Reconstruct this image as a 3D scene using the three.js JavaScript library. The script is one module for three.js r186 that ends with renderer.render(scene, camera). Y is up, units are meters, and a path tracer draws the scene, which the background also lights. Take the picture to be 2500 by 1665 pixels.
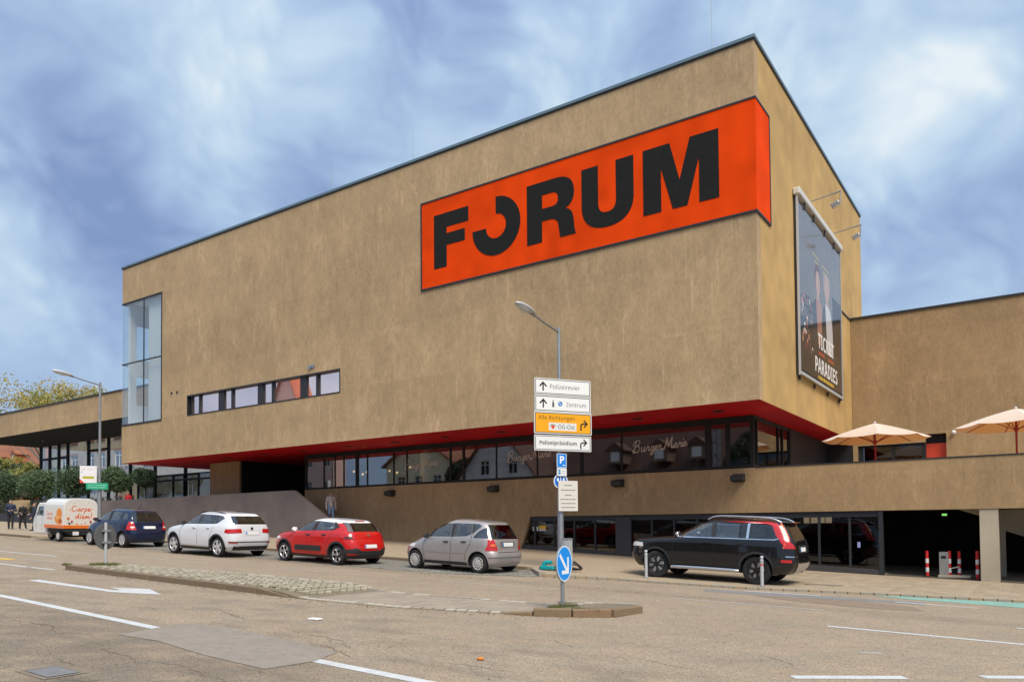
import * as THREE from 'three';
import { mergeGeometries, mergeVertices } from 'three/addons/utils/BufferGeometryUtils.js';
import { RoundedBoxGeometry } from 'three/addons/geometries/RoundedBoxGeometry.js';
import { MarchingCubes } from 'three/addons/objects/MarchingCubes.js';
import { Brush, Evaluator, SUBTRACTION, INTERSECTION } from 'three-bvh-csg';
import { createNoise3D } from 'simplex-noise';

// ------------------------------------------------------------------ camera, sky, sun, exposure
const scene = new THREE.Scene();
const FOCAL = 1881.974, SHIFT_Y = 1236.011;
const camera = new THREE.PerspectiveCamera(2 * Math.atan(SHIFT_Y / FOCAL) * 180 / Math.PI, 2500 / (2 * SHIFT_Y), 0.1, 3000);
camera.setViewOffset(2500, 2 * SHIFT_Y, 0, 0, 2500, 1665);
camera.matrixAutoUpdate = true;
{
  const m = new THREE.Matrix4().makeBasis(new THREE.Vector3(0.82374, -0.008187, -0.566909), new THREE.Vector3(0.022703, 0.99957, 0.018554), new THREE.Vector3(0.566513, -0.028154, 0.823572));
  camera.quaternion.setFromRotationMatrix(m);
  camera.position.set(0, 1.83, 0);
  camera.updateProjectionMatrix(); camera.updateMatrixWorld(true);
}
const renderer = new THREE.WebGLRenderer({ antialias: true });
renderer.setSize(1024, 681);
renderer.toneMapping = THREE.LinearToneMapping;
const EXPOSURE = 2.7;
renderer.toneMappingExposure = EXPOSURE;
renderer.shadowMap.enabled = true;

function mulberry(a) { return () => { a |= 0; a = a + 0x6D2B79F5 | 0; let t = Math.imul(a ^ a >>> 15, 1 | a); t = t + Math.imul(t ^ t >>> 7, 61 | t) ^ t; return ((t ^ t >>> 14) >>> 0) / 4294967296; }; }
const rnd = mulberry(20240611);
const noise3 = createNoise3D(mulberry(77));
const smooth = (a, b, x) => { const t = Math.min(1, Math.max(0, (x - a) / (b - a))); return t * t * (3 - 2 * t); };
const mix = (a, b, t) => a + (b - a) * t;

{ // overcast evening sky: layered cloud decks, drifting in one direction
  const W = 2048, H = 1024, data = new Float32Array(W * H * 4);
  const fbm = (x, y, z, o) => { let s = 0, a = 0.5, f = 1; for (let i = 0; i < o; i++) { s += a * noise3(x * f, y * f, z * f); a *= 0.5; f *= 2.07; } return s; };
  const deg = Math.PI / 180;
  const spots = [ // thicker and thinner places of the deck: azimuth, elevation, size, amount
    [-95.5, 25.2, 5.0, 0.75], [-105, 31, 6, 0.3], [-120, 30, 6, 0.4], [-135, 28.5, 6.5, 0.45], [-128, 24.5, 5, 0.4], [-143, 26.3, 5, 0.3], [-147, 31, 6, 0.35], [-157, 16.5, 5, 0.45],
    [-140.5, 26.5, 3.2, -0.3], [-137, 23.5, 5, -0.5], [-129, 33, 6, -0.6], [-93, 20.5, 5, -0.45], [-155, 22, 5, -0.5], [-151, 18.8, 5, -0.55], [-113, 32, 5, -0.35], [-125, 29, 3, -0.2], [-94, 16.5, 4, 0.15], [-98, 19, 4, -0.2],
  ].map(([az, el, s, v]) => [Math.cos(el * deg) * Math.cos(az * deg), Math.sin(el * deg), Math.cos(el * deg) * Math.sin(az * deg), s * deg, v]);
  const cz = -125 * deg, ce0 = 22 * deg, E3 = [Math.cos(ce0) * Math.cos(cz), Math.sin(ce0), Math.cos(ce0) * Math.sin(cz)], E1 = [-Math.sin(cz), 0, Math.cos(cz)], E2 = [-Math.sin(ce0) * Math.cos(cz), Math.cos(ce0), -Math.sin(ce0) * Math.sin(cz)];
  const cols = [[0.225, 0.33, 0.565], [0.32, 0.44, 0.68], [0.43, 0.58, 0.79], [0.58, 0.73, 0.87], [0.8, 0.88, 0.935]];
  for (let j = 0; j < H; j++) for (let i = 0; i < W; i++) {
    const th = ((i + 0.5) / W - 0.5) * 2 * Math.PI, ph = ((j + 0.5) / H - 0.5) * Math.PI;
    const x = Math.cos(ph) * Math.cos(th), y = Math.sin(ph), z = Math.cos(ph) * Math.sin(th);
    let v = 0.47;
    if (y > -0.02) { // long drifting banks of cloud
      const pr = x * E1[0] + y * E1[1] + z * E1[2], qu = x * E2[0] + y * E2[1] + z * E2[2], ce = x * E3[0] + y * E3[1] + z * E3[2];
      const w = 0.035 * noise3(pr * 5 + 7, qu * 5, ce * 5), a = pr * 0.86 - qu * 0.5 + w, b = pr * 0.5 + qu * 0.86 + w;
      const big = fbm(a * 3.4, b * 5.6, ce * 3, 6), lump = Math.abs(fbm(a * 6.5 + 4, b * 8.5, ce * 7, 6));
      v += -0.03 + 0.25 * big + 0.34 * (lump - 0.2) + 0.13 * fbm(a * 21 + 9, b * 25, ce * 17, 4) * (0.35 + smooth(0.3, 0.8, v + 0.4 * big));
      for (const s of spots) { const d = Math.acos(Math.min(1, x * s[0] + y * s[1] + z * s[2])) / s[3]; if (d < 3) v += s[4] * 0.74 * Math.exp(-d * d); }
      v = mix(0.5, v, smooth(-0.02, 0.1, y));
    }
    v = Math.min(0.999, Math.max(0, v)) * 4;
    const c0 = cols[Math.floor(v)], c1 = cols[Math.min(4, Math.floor(v) + 1)], t = v - Math.floor(v);
    const up = (1 + 0.75 * smooth(0.5, 1, y)) * (y < 0 ? 0.6 : 1);
    const o = (j * W + i) * 4;
    for (let c = 0; c < 3; c++) data[o + c] = mix(c0[c], c1[c], t) * up / EXPOSURE;
    data[o + 3] = 1;
  }
  const tex = new THREE.DataTexture(data, W, H, THREE.RGBAFormat, THREE.FloatType);
  tex.mapping = THREE.EquirectangularReflectionMapping; tex.magFilter = THREE.LinearFilter; tex.minFilter = THREE.LinearFilter; tex.needsUpdate = true;
  scene.background = tex; scene.environment = tex;
}
const sun = new THREE.DirectionalLight(new THREE.Color(1, 0.9, 0.76), 1.5);
sun.position.set(27, 44, 19); sun.target.position.set(-18, 2, -18);
sun.position.add(sun.target.position);
sun.castShadow = true; sun.shadow.radius = 55; sun.shadow.mapSize.set(2048, 2048);
Object.assign(sun.shadow.camera, { left: -75, right: 45, top: 50, bottom: -40, near: 1, far: 220 });
scene.add(sun, sun.target);

// ------------------------------------------------------------------ helpers
const used = new Map();
function numbered(name) { const n = used.get(name) || 0; used.set(name, n + 1); return n ? `${name}_${String(n).padStart(3, '0')}` : name; }
function tag(o, label, category, group, kind) {
  if (label) o.userData.label = label;
  if (category) o.userData.category = category;
  if (group) o.userData.group = group;
  if (kind) o.userData.kind = kind;
  return o;
}
function thing(name, label, category, pos = [0, 0, 0], turn = 0, group) {
  const o = new THREE.Group(); o.name = numbered(name); scene.add(o);
  o.position.set(...pos); o.rotation.y = turn;
  return tag(o, label, category, group);
}
function put(name, geo, mat, parent = scene) {
  const m = new THREE.Mesh(Array.isArray(geo) ? mergeGeometries(geo.map(plain)) : geo, mat);
  m.name = parent === scene ? numbered(name) : name;
  m.castShadow = true; m.receiveShadow = true; parent.add(m); return m;
}
function struct(name, geo, mat) { return tag(put(name, geo, mat), null, null, null, 'structure'); }
function plain(g) { const r = g.index ? g.toNonIndexed() : g; for (const k of Object.keys(r.attributes)) if (!['position', 'normal', 'uv'].includes(k)) r.deleteAttribute(k); if (!r.attributes.uv) r.setAttribute('uv', new THREE.BufferAttribute(new Float32Array(r.attributes.position.count * 2), 2)); return r; }
const at = (g, x, y, z) => g.translate(x, y, z);
// a box from corner to corner, with uv in metres on every side
function box(x0, y0, z0, x1, y1, z1) {
  const g = new THREE.BoxGeometry(x1 - x0, y1 - y0, z1 - z0); g.translate((x0 + x1) / 2, (y0 + y1) / 2, (z0 + z1) / 2); return metreUV(g);
}
function rbox(x0, y0, z0, x1, y1, z1, r = 0.02, s = 2) {
  const g = new RoundedBoxGeometry(x1 - x0, y1 - y0, z1 - z0, s, r); g.translate((x0 + x1) / 2, (y0 + y1) / 2, (z0 + z1) / 2); return g;
}
function metreUV(g) {
  const p = g.attributes.position, n = g.attributes.normal, uv = new Float32Array(p.count * 2);
  for (let i = 0; i < p.count; i++) {
    const ax = Math.abs(n.getX(i)), ay = Math.abs(n.getY(i)), az = Math.abs(n.getZ(i));
    if (ay >= ax && ay >= az) { uv[2 * i] = p.getX(i); uv[2 * i + 1] = p.getZ(i); }
    else if (ax > az) { uv[2 * i] = p.getZ(i); uv[2 * i + 1] = p.getY(i); }
    else { uv[2 * i] = p.getX(i); uv[2 * i + 1] = p.getY(i); }
  }
  g.setAttribute('uv', new THREE.BufferAttribute(uv, 2)); return g;
}
const each = (name, geos, mat, parent) => geos.map((g) => put(name, g, mat, parent));
function tube(pts, r, seg = 24, rad = 10) { return new THREE.TubeGeometry(new THREE.CatmullRomCurve3(pts.map((p) => new THREE.Vector3(...p))), seg, r, rad, false); }
function rod(a, b, r0, r1 = r0, n = 10) {
  const A = new THREE.Vector3(...a), B = new THREE.Vector3(...b), d = B.clone().sub(A), g = new THREE.CylinderGeometry(r1, r0, d.length(), n);
  g.applyQuaternion(new THREE.Quaternion().setFromUnitVectors(new THREE.Vector3(0, 1, 0), d.normalize())); g.translate((A.x + B.x) / 2, (A.y + B.y) / 2, (A.z + B.z) / 2); return g;
}
function shapeOf(pts, holes = []) { const s = new THREE.Shape(pts.map((p) => new THREE.Vector2(...p))); for (const h of holes) s.holes.push(new THREE.Path(h.map((p) => new THREE.Vector2(...p)))); return s; }
// a wall drawn in (x, y), its outer face at z, going back by depth
function wallXY(pts, holes, z, depth) { const g = new THREE.ExtrudeGeometry(shapeOf(pts, holes), { depth, bevelEnabled: false }); g.translate(0, 0, z - depth); return metreUV(g); }
// a wall drawn in (z, y), its outer face at x, going to smaller x by depth
function wallZY(pts, holes, x, depth) { const g = new THREE.ExtrudeGeometry(shapeOf(pts.map(([z, y]) => [-z, y]), holes.map((h) => h.map(([z, y]) => [-z, y]))), { depth, bevelEnabled: false }); g.rotateY(Math.PI / 2); g.translate(x - depth, 0, 0); return metreUV(g); }

// ------------------------------------------------------------------ textures
function tileNoise(N, cell, seed) { // value noise that tiles
  const r = mulberry(seed), n = Math.max(1, Math.round(N / cell)), g = new Float32Array(n * n).map(() => r()), out = new Float32Array(N * N);
  for (let y = 0; y < N; y++) for (let x = 0; x < N; x++) {
    const fx = x / N * n, fy = y / N * n, x0 = Math.floor(fx), y0 = Math.floor(fy), tx = fx - x0, ty = fy - y0, sx = tx * tx * (3 - 2 * tx), sy = ty * ty * (3 - 2 * ty);
    const a = g[(y0 % n) * n + x0 % n], b = g[(y0 % n) * n + (x0 + 1) % n], c = g[((y0 + 1) % n) * n + x0 % n], d = g[((y0 + 1) % n) * n + (x0 + 1) % n];
    out[y * N + x] = mix(mix(a, b, sx), mix(c, d, sx), sy);
  }
  return out;
}
function dataTex(N, M, f, srgb = true, repeatMetres) {
  const d = new Uint8Array(N * M * 4);
  for (let y = 0; y < M; y++) for (let x = 0; x < N; x++) { const c = f(x, y), o = (y * N + x) * 4; for (let k = 0; k < 3; k++) d[o + k] = Math.max(0, Math.min(255, (c.length ? c[k] : c) * 255)); d[o + 3] = 255; }
  const t = new THREE.DataTexture(d, N, M); t.wrapS = t.wrapT = THREE.RepeatWrapping; t.magFilter = THREE.LinearFilter; t.minFilter = THREE.LinearMipmapLinearFilter; t.generateMipmaps = true;
  if (srgb) t.colorSpace = THREE.SRGBColorSpace; if (repeatMetres) t.repeat.set(1 / repeatMetres[0], 1 / repeatMetres[1]); t.needsUpdate = true; return t;
}
const lin2s = (v) => (v <= 0.0031308 ? v * 12.92 : 1.055 * Math.pow(v, 1 / 2.4) - 0.055);
const tint = (rgb, k) => rgb.map((c) => lin2s(Math.max(0, c * k)));
function canvasTex(w, h, draw) { const c = document.createElement('canvas'); c.width = w; c.height = h; const g = c.getContext('2d'); draw(g, w, h); const t = new THREE.CanvasTexture(c); t.colorSpace = THREE.SRGBColorSpace; t.magFilter = THREE.LinearFilter; t.anisotropy = 8; return t; }
const std = (color, roughness = 0.7, metalness = 0, extra = {}) => new THREE.MeshStandardMaterial({ color: Array.isArray(color) ? new THREE.Color().setRGB(...color) : color, roughness, metalness, ...extra });
const phys = (color, o = {}) => new THREE.MeshPhysicalMaterial({ color: Array.isArray(color) ? new THREE.Color().setRGB(...color) : color, ...o });

const nA = tileNoise(1024, 3, 1), nB = tileNoise(1024, 12, 2), nC = tileNoise(1024, 64, 3), nD = tileNoise(1024, 200, 4), nE = tileNoise(1024, 1.5, 5);
const px = (n, x, y) => n[(y & 1023) * 1024 + (x & 1023)];
// weathered concrete facade: ochre-grey, fine vertical wash marks and pale flecks
const WALL_TAN = [0.468, 0.322, 0.174];
function concreteTex(base, seed) {
  const r = mulberry(seed), W = 2048, H = 1024, a = new Float32Array(W * H).fill(0);
  for (let i = 0; i < 6200; i++) { // vertical drips
    const x = Math.floor(r() * W), y = Math.floor(r() * H), l = 12 + Math.floor(Math.pow(r(), 3) * 95), s = (r() < 0.78 ? 1 : -0.8) * (0.05 + 0.42 * r() * r() * r()), w = 1 + Math.floor(r() * 3);
    for (let k = 0; k < l; k++) for (let q = 0; q < w; q++) { const f = Math.sin(Math.PI * (k + 0.5) / l); a[((y + k) % H) * W + (x + q) % W] += s * f * (0.4 + 0.6 * px(nA, x * 3, y + k)); }
  }
  for (let i = 0; i < 420; i++) { // pale worn patches
    const x = r() * W, y = r() * H, rx = 8 + r() * 26, ry = 14 + r() * 60, s = 0.04 + 0.07 * r();
    for (let v = -ry; v < ry; v++) for (let u = -rx; u < rx; u++) { const d = u * u / rx / rx + v * v / ry / ry; if (d < 1) { const X = (Math.floor(x + u) + W) % W, Y = (Math.floor(y + v) + H) % H; a[Y * W + X] += s * (1 - d) * (px(nB, X * 2, Y) > 0.45 ? 1 : 0.15); } }
  }
  for (let l = 0; l < 8; l++) { const y0 = Math.floor((l + 0.5) * H / 8); for (let x = 0; x < W; x++) { const on = px(nC, x, l * 90) * 1.4 + px(nB, x, l * 37) - 1.35; if (on > 0) for (let q = -3; q <= 3; q++) { const y = y0 + Math.floor(5 * px(nD, x, l * 120)) + q; a[((y % H) + H) % H * W + x] += 0.22 * Math.min(0.6, on) * (1 - Math.abs(q) / 4) * px(nA, x * 2, y * 3) * 2; } } } // pale lines at the pour joints
  return dataTex(W, H, (x, y) => {
    const k = 0.85 + 0.035 * (((y * 8 / H + 0.5) | 0) * 37 % 5 - 2) * 0.5 + 0.1 * px(nD, x, y) + 0.14 * (px(nC, x, y) - 0.5) + 0.16 * (px(nA, x, (y >> 1)) - 0.5) + 0.12 * (px(nB, x, y >> 1) - 0.5) + 0.1 * (px(nE, x, y >> 1) - 0.5) + a[y * W + x], w = Math.max(0, a[y * W + x]);
    return tint([base[0], base[1] * (1 + 0.05 * w), base[2] * (1 + 0.3 * w)], k);
  }, true, [37, 18.5]);
}
const T_wall = concreteTex(WALL_TAN, 11);
const T_wallBump = dataTex(1024, 1024, (x, y) => 0.5 + 0.5 * (px(nA, x, y >> 1) - 0.5) + 0.4 * (px(nE, x, y >> 2) - 0.5), false, [9, 9]);
const T_asphalt = dataTex(1024, 1024, (x, y) => { const g = px(nE, x, y), f = px(nA, x, y); const k = 0.74 + 0.75 * (g - 0.5) + 0.34 * (f - 0.5) + 0.1 * (px(nB, x, y) - 0.5) + (g > 0.93 ? 0.25 : 0) - (g < 0.07 ? 0.22 : 0); return tint([1, 0.985, 0.96], k * 0.98); }, true, [5, 5]);
const T_asphaltBump = dataTex(1024, 1024, (x, y) => 0.5 * px(nE, x, y) + 0.5 * px(nA, x, y), false, [5, 5]);
const T_grain = dataTex(512, 512, (x, y) => { const k = 0.86 + 0.2 * (px(nE, x * 2, y * 2) - 0.5) + 0.16 * (px(nB, x * 2, y * 2) - 0.5) + 0.14 * (px(nC, x * 2, y * 2) - 0.5); return tint([1, 1, 1], k); }, true, [2, 2]);
const T_big = dataTex(512, 512, (x, y) => { const k = 0.84 + 0.14 * (px(nE, x * 2, y * 2) - 0.5) + 0.2 * (px(nC, x * 2, y * 2) - 0.5) + 0.2 * (px(nD, x * 2, y * 2) - 0.5); return tint([1, 1, 1], k); }, true, [8, 8]);

const M = {
  wall: std([1, 1, 1], 0.9, 0, { map: T_wall, bumpMap: T_wallBump, bumpScale: 0.003 }),
  wallPlain: std([0.57, 0.362, 0.132], 0.9, 0, { map: T_big }),
  wallLow: std([0.8, 0.77, 0.72], 0.92, 0, { map: T_wall, bumpMap: T_wallBump, bumpScale: 0.003 }),  // same concrete, darker: browner stained plinth, and weaker light low down put into colour
  coping: std([0.19, 0.25, 0.27], 0.42, 0.6), darkTrim: std([0.03, 0.03, 0.032], 0.5, 0.2),
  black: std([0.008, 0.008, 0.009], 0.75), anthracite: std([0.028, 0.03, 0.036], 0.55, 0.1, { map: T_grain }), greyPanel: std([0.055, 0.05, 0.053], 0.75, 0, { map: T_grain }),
  soffitRed: phys([0.52, 0.004, 0.01], { roughness: 0.6, specularIntensity: 0.3, map: T_big }), soffitBlack: std([0.012, 0.012, 0.013], 0.8),
  orange: phys([0.92, 0.07, 0.004], { roughness: 0.9, specularIntensity: 0.15, map: T_big }), letterBlack: phys([0.02, 0.02, 0.019], { roughness: 0.9, specularIntensity: 0.3, map: T_grain }),
  glass: phys([0.93, 0.96, 0.96], { roughness: 0.02, transmission: 1, thickness: 0, ior: 1.75 }), glassDark: phys([0.5, 0.53, 0.55], { roughness: 0.02, transmission: 1, thickness: 0, ior: 1.55 }),
  glassCoat: phys([0.55, 0.58, 0.6], { roughness: 0.02, transmission: 1, thickness: 0, ior: 2.5 }),
  glassSun: phys([1, 0.76, 0.7], { roughness: 0.02, metalness: 0.95 }),
  zinc: std([0.42, 0.44, 0.46], 0.45, 0.7, { map: T_grain }), zincPale: std([0.52, 0.54, 0.55], 0.5, 0.35), steel: std([0.6, 0.6, 0.6], 0.3, 0.9), white: std([0.74, 0.74, 0.72], 0.5), offWhite: std([0.62, 0.6, 0.56], 0.6),
  purple: std([0.178, 0.146, 0.135], 0.85, 0, { map: T_big }), concreteGrey: std([0.47, 0.40, 0.30], 0.9, 0, { map: T_big }), kerb: std([0.21, 0.155, 0.098], 0.9, 0, { map: T_grain }), kerbPale: std([0.36, 0.31, 0.24], 0.9, 0, { map: T_grain }),
  paint: std([0.62, 0.62, 0.6], 0.7, 0, { map: T_grain }), paintWorn: std([0.46, 0.43, 0.38], 0.8, 0, { map: T_grain }), yellow: std([0.72, 0.45, 0.03], 0.6), red: std([0.62, 0.02, 0.015], 0.5), blue: std([0.0, 0.16, 0.62], 0.45), teal: std([0.01, 0.36, 0.26], 0.55),
  soil: std([0.09, 0.07, 0.05], 1), moss: std([0.13, 0.13, 0.03], 1), rubber: std([0.012, 0.012, 0.013], 0.8), plastic: std([0.022, 0.022, 0.024], 0.6), chrome: std([0.75, 0.75, 0.76], 0.15, 1), alu: std([0.55, 0.55, 0.56], 0.3, 0.85),
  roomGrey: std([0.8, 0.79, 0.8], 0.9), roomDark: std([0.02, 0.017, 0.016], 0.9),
};
const gnd = (x) => -0.038 * Math.max(-66, Math.min(14, x));
// ------------------------------------------------------------------ ground, road, pavement, island
function sheet(x0, x1, z0, z1, nx, nz, yOf, colOf) {
  const p = [], uv = [], col = [], idx = [];
  for (let j = 0; j <= nz; j++) for (let i = 0; i <= nx; i++) { const x = mix(x0, x1, i / nx), z = mix(z0, z1, j / nz); p.push(x, yOf(x, z), z); uv.push(x, z); if (colOf) col.push(...colOf(x, z)); }
  for (let j = 0; j < nz; j++) for (let i = 0; i < nx; i++) { const a = j * (nx + 1) + i, b = a + 1, c = a + nx + 1, d = c + 1; idx.push(a, c, b, b, c, d); }
  const g = new THREE.BufferGeometry(); g.setAttribute('position', new THREE.Float32BufferAttribute(p, 3)); g.setAttribute('uv', new THREE.Float32BufferAttribute(uv, 2)); if (colOf) g.setAttribute('color', new THREE.Float32BufferAttribute(col, 3)); g.setIndex(idx); g.computeVertexNormals(); return g;
}
// a flat patch of ground paint or paving: outline in (x, z), lying h above the slope
function groundPoly(pts, h, yOf = gnd) {
  const g = new THREE.ShapeGeometry(shapeOf(pts.map(([x, z]) => [x, -z]))); g.rotateX(-Math.PI / 2);
  const p = g.attributes.position; for (let i = 0; i < p.count; i++) p.setY(i, yOf(p.getX(i), p.getZ(i)) + h); g.computeVertexNormals(); return metreUV(g);
}
function groundStrip(a, b, w, h, yOf) { const dx = b[0] - a[0], dz = b[1] - a[1], l = Math.hypot(dx, dz), nx = -dz / l * w / 2, nz = dx / l * w / 2; return groundPoly([[a[0] + nx, a[1] + nz], [b[0] + nx, b[1] + nz], [b[0] - nx, b[1] - nz], [a[0] - nx, a[1] - nz]], h, yOf); }
struct('ground', sheet(-420, 260, -420, 200, 170, 60, (x, z) => gnd(x) - 0.12), std([0.12, 0.11, 0.08], 1, 0, { map: T_big }));

const ASPH = [0.41, 0.322, 0.226];
const road = struct('road', sheet(-70, 24, -21.9, 13, 376, 140, (x, z) => gnd(x), (x, z) => {
  const n = noise3(x * 0.35, 1, z * 0.7), m = noise3(x * 1.3, 5, z * 1.7), q = noise3(x * 3.2, 9, z * 3.6);
  let k = 1 + 0.05 * n + 0.05 * m + 0.05 * q;
  const old = smooth(-6.75, -6.1, z + 0.15 * m) ; // the near lane: older, coarser, darker asphalt
  k *= mix(1, 0.7 + 0.16 * smooth(-0.1, 0.5, m) , old * smooth(-5.6, -7.4, x + 0.4 * n));
  k *= 1 - 0.2 * smooth(0.25, 0.7, noise3(x * 0.6 + 9, 3, z * 1.6)) * smooth(-11, -9, z) ;
  const gut = smooth(-17.1, -16.75, z) * smooth(-15.9, -16.35, z); k *= 1 - 0.12 * gut; // the gutter strip
  const warm = 1 + 0.04 * m;
  return [ASPH[0] * k * warm, ASPH[1] * k, ASPH[2] * k * (2 - warm)];
}), std([1, 1, 1], 0.9, 0, { map: T_asphalt, bumpMap: T_asphaltBump, bumpScale: 0.008, vertexColors: true }));
{
  const mark = (a, b, w, m = M.paint, h = 0.004) => put('lane_marking', groundStrip(a, b, w, h), m, road);
  mark([-24, -6.78], [-16.2, -6.58], 0.15); mark([-16.2, -6.58], [-10.72, -6.36], 0.17); mark([-7.29, -6.26], [-4.2, -6.2], 0.17);
  mark([-3.05, -13.88], [0.6, -14.0], 0.13); mark([-6.75, -16.03], [-3.6, -16.2], 0.1, M.paintWorn); mark([-0.4, -16.06], [1.5, -16.1], 0.1); mark([-12.6, -15.28], [-9.5, -15.65], 0.09, M.paintWorn);
  mark([-18.5, -14.75], [-15.4, -15.02], 0.09, M.paintWorn); mark([-24.3, -14.15], [-21.1, -14.36], 0.09, M.paintWorn); mark([-29.9, -13.71], [-26.8, -13.9], 0.1, M.paintWorn); mark([-36, -13.3], [-32.6, -13.5], 0.1, M.paintWorn);
  mark([-30.5, -12.2], [-26.8, -12.43], 0.12); mark([-26.2, -11.03], [-23.2, -11.57], 0.1, M.paintWorn); mark([-27.5, -9.75], [-22.85, -9.85], 0.14); mark([-22.7, -9.87], [-21.55, -9.95], 0.13);
  mark([-2.4, -9.14], [-1.35, -10.02], 0.17); mark([-0.62, -10.68], [0.4, -11.5], 0.17); mark([-2.1, -11.46], [-1.85, -11.6], 0.1, M.paintWorn); mark([-2.75, -19.1], [-1.15, -19.12], 0.1);
  mark([-6.1, -18.92], [-4.35, -19.17], 0.11);
  put('arrow_marking', [groundPoly([[-19.05, -8.22], [-15.6, -8.3], [-14.55, -8.74], [-15.66, -9.14], [-16.45, -8.72], [-15.8, -8.62], [-15.9, -8.5], [-19.1, -8.47]], 0.004)], M.paint, road);
  put('yellow_marking', groundStrip([-30, -10.4], [-25.95, -10.75], 0.3, 0.004), M.yellow, road);
  put('asphalt_patch', groundPoly([[-10.53, -5.7], [-10.72, -6.35], [-10.8, -6.9], [-10.1, -7.05], [-8.9, -7.0], [-7.35, -6.78], [-7.12, -6.2], [-7.2, -5.55], [-8.4, -5.6], [-9.7, -5.78]], 0.006), std([0.30, 0.25, 0.2], 0.88, 0, { map: T_grain }), road);
  put('asphalt_patch', groundPoly([[-5.6, -18.0], [-4.9, -18.3], [-3.4, -18.55], [-2.3, -18.3], [-2.0, -17.6], [-2.9, -17.3], [-4.4, -17.4]], 0.004), std([0.265, 0.195, 0.135], 0.95, 0, { map: T_grain }), road);
  put('asphalt_patch', groundPoly([[-7.0, -18.6], [-5.9, -18.8], [-4.2, -19.1], [-2.2, -19.5], [-2.1, -18.9], [-3.6, -18.62], [-5.6, -18.12], [-6.8, -18.1]], 0.003), std([0.235, 0.222, 0.215], 0.9, 0, { map: T_grain }), road);
  put('cycle_marking', groundPoly([[-3.4, -20.35], [-2.6, -19.95], [4, -19.98], [4, -21.45], [0, -21.3], [-1.6, -20.85], [-2.9, -20.55]], 0.005), std([0.24, 0.42, 0.34], 0.8, 0, { map: T_grain }), road);
  const lid = put('manhole_cover', groundPoly([[-8.98, -3.86], [-8.5, -3.86], [-8.5, -4.18], [-8.98, -4.18]], 0.008), std([0.3, 0.28, 0.27], 0.6, 0.5, { map: T_grain }), road);
  put('cover_rim', [groundStrip([-9.06, -3.82], [-8.42, -3.82], 0.06, 0.005), groundStrip([-9.06, -4.22], [-8.42, -4.22], 0.06, 0.005), groundStrip([-9.03, -3.85], [-9.03, -4.19], 0.06, 0.006), groundStrip([-8.45, -3.85], [-8.45, -4.19], 0.06, 0.006)], std([0.2, 0.16, 0.115], 1), lid);
  // cracks: thin, wandering, open joints filled with dirt
  const r = mulberry(5), parts = [];
  const crack = (x, z, dir, len, w) => { let a = dir, X = x, Z = z; const L = [], R = []; const n = Math.round(len / 0.09); for (let i = 0; i <= n; i++) { const ww = 0.62 * w * (0.35 + 0.9 * r()) * Math.sin(Math.PI * (i + 0.6) / (n + 1.2)); L.push([X - Math.sin(a) * ww / 2, Z + Math.cos(a) * ww / 2]); R.push([X + Math.sin(a) * ww / 2, Z - Math.cos(a) * ww / 2]); a = dir + (r() - 0.5) * 1.5; X += Math.cos(a) * 0.09; Z += Math.sin(a) * 0.09; } parts.push(groundPoly([...L, ...R.reverse()], 0.003)); };
  for (const [x, z, d, l, w] of [[-13.2, -5.5, 0.15, 2.6, 0.03], [-11.6, -5.2, -0.5, 1.2, 0.02], [-9.4, -7.6, 0.25, 1.9, 0.03], [-8.3, -7.4, 0.4, 1.3, 0.022], [-6.4, -7.2, 0.1, 1.6, 0.02], [-12.0, -8.2, 0.3, 1.7, 0.025], [-11.4, -8.0, 0.3, 1.1, 0.03], [-10.0, -5.1, 0.25, 1.9, 0.03], [-8.6, -5.0, 0.2, 1.4, 0.025], [-9.4, -4.35, 0.05, 0.6, 0.05], [-8.4, -3.9, -0.5, 0.5, 0.04], [-7.4, -5.1, 0.5, 1.2, 0.02], [-6.6, -9.3, 0.0, 1.8, 0.02], [-4.6, -9.0, 0.05, 1.5, 0.018], [-3.2, -10.4, 0.6, 0.9, 0.02], [-1.4, -8.9, 0.4, 0.9, 0.015], [-15, -8.0, -0.1, 2.4, 0.018], [-7.3, -7.9, 1.1, 0.7, 0.02], [-4.4, -12.2, 0.2, 0.9, 0.02], [-12.6, -4.9, 0.7, 0.7, 0.02], [-11.8, -4.4, 0.2, 1.4, 0.02], [-10.9, -4.1, 1.3, 0.6, 0.02], [-8.1, -6.95, 0.15, 1.4, 0.04]]) crack(x, z, d, l, w);
  tag(put('crack', parts, std([0.15, 0.115, 0.08], 1), road), null, null, null, 'stuff');
}
tag(put('paper_scrap', at(rbox(-0.11, 0, -0.07, 0.11, 0.03, 0.07, 0.012), -9.72, 0.372, -8.48), M.white), 'crumpled white paper scrap lying on the asphalt before the traffic island', 'litter');
{ const g = new THREE.SphereGeometry(0.05, 10, 6); g.scale(1, 0.45, 0.8); tag(put('fallen_leaf', at(g, -5.7, 0.235, -7.58), std([0.62, 0.2, 0.03], 0.8)), 'small orange autumn leaf lying alone on the near asphalt', 'leaf'); }

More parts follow.
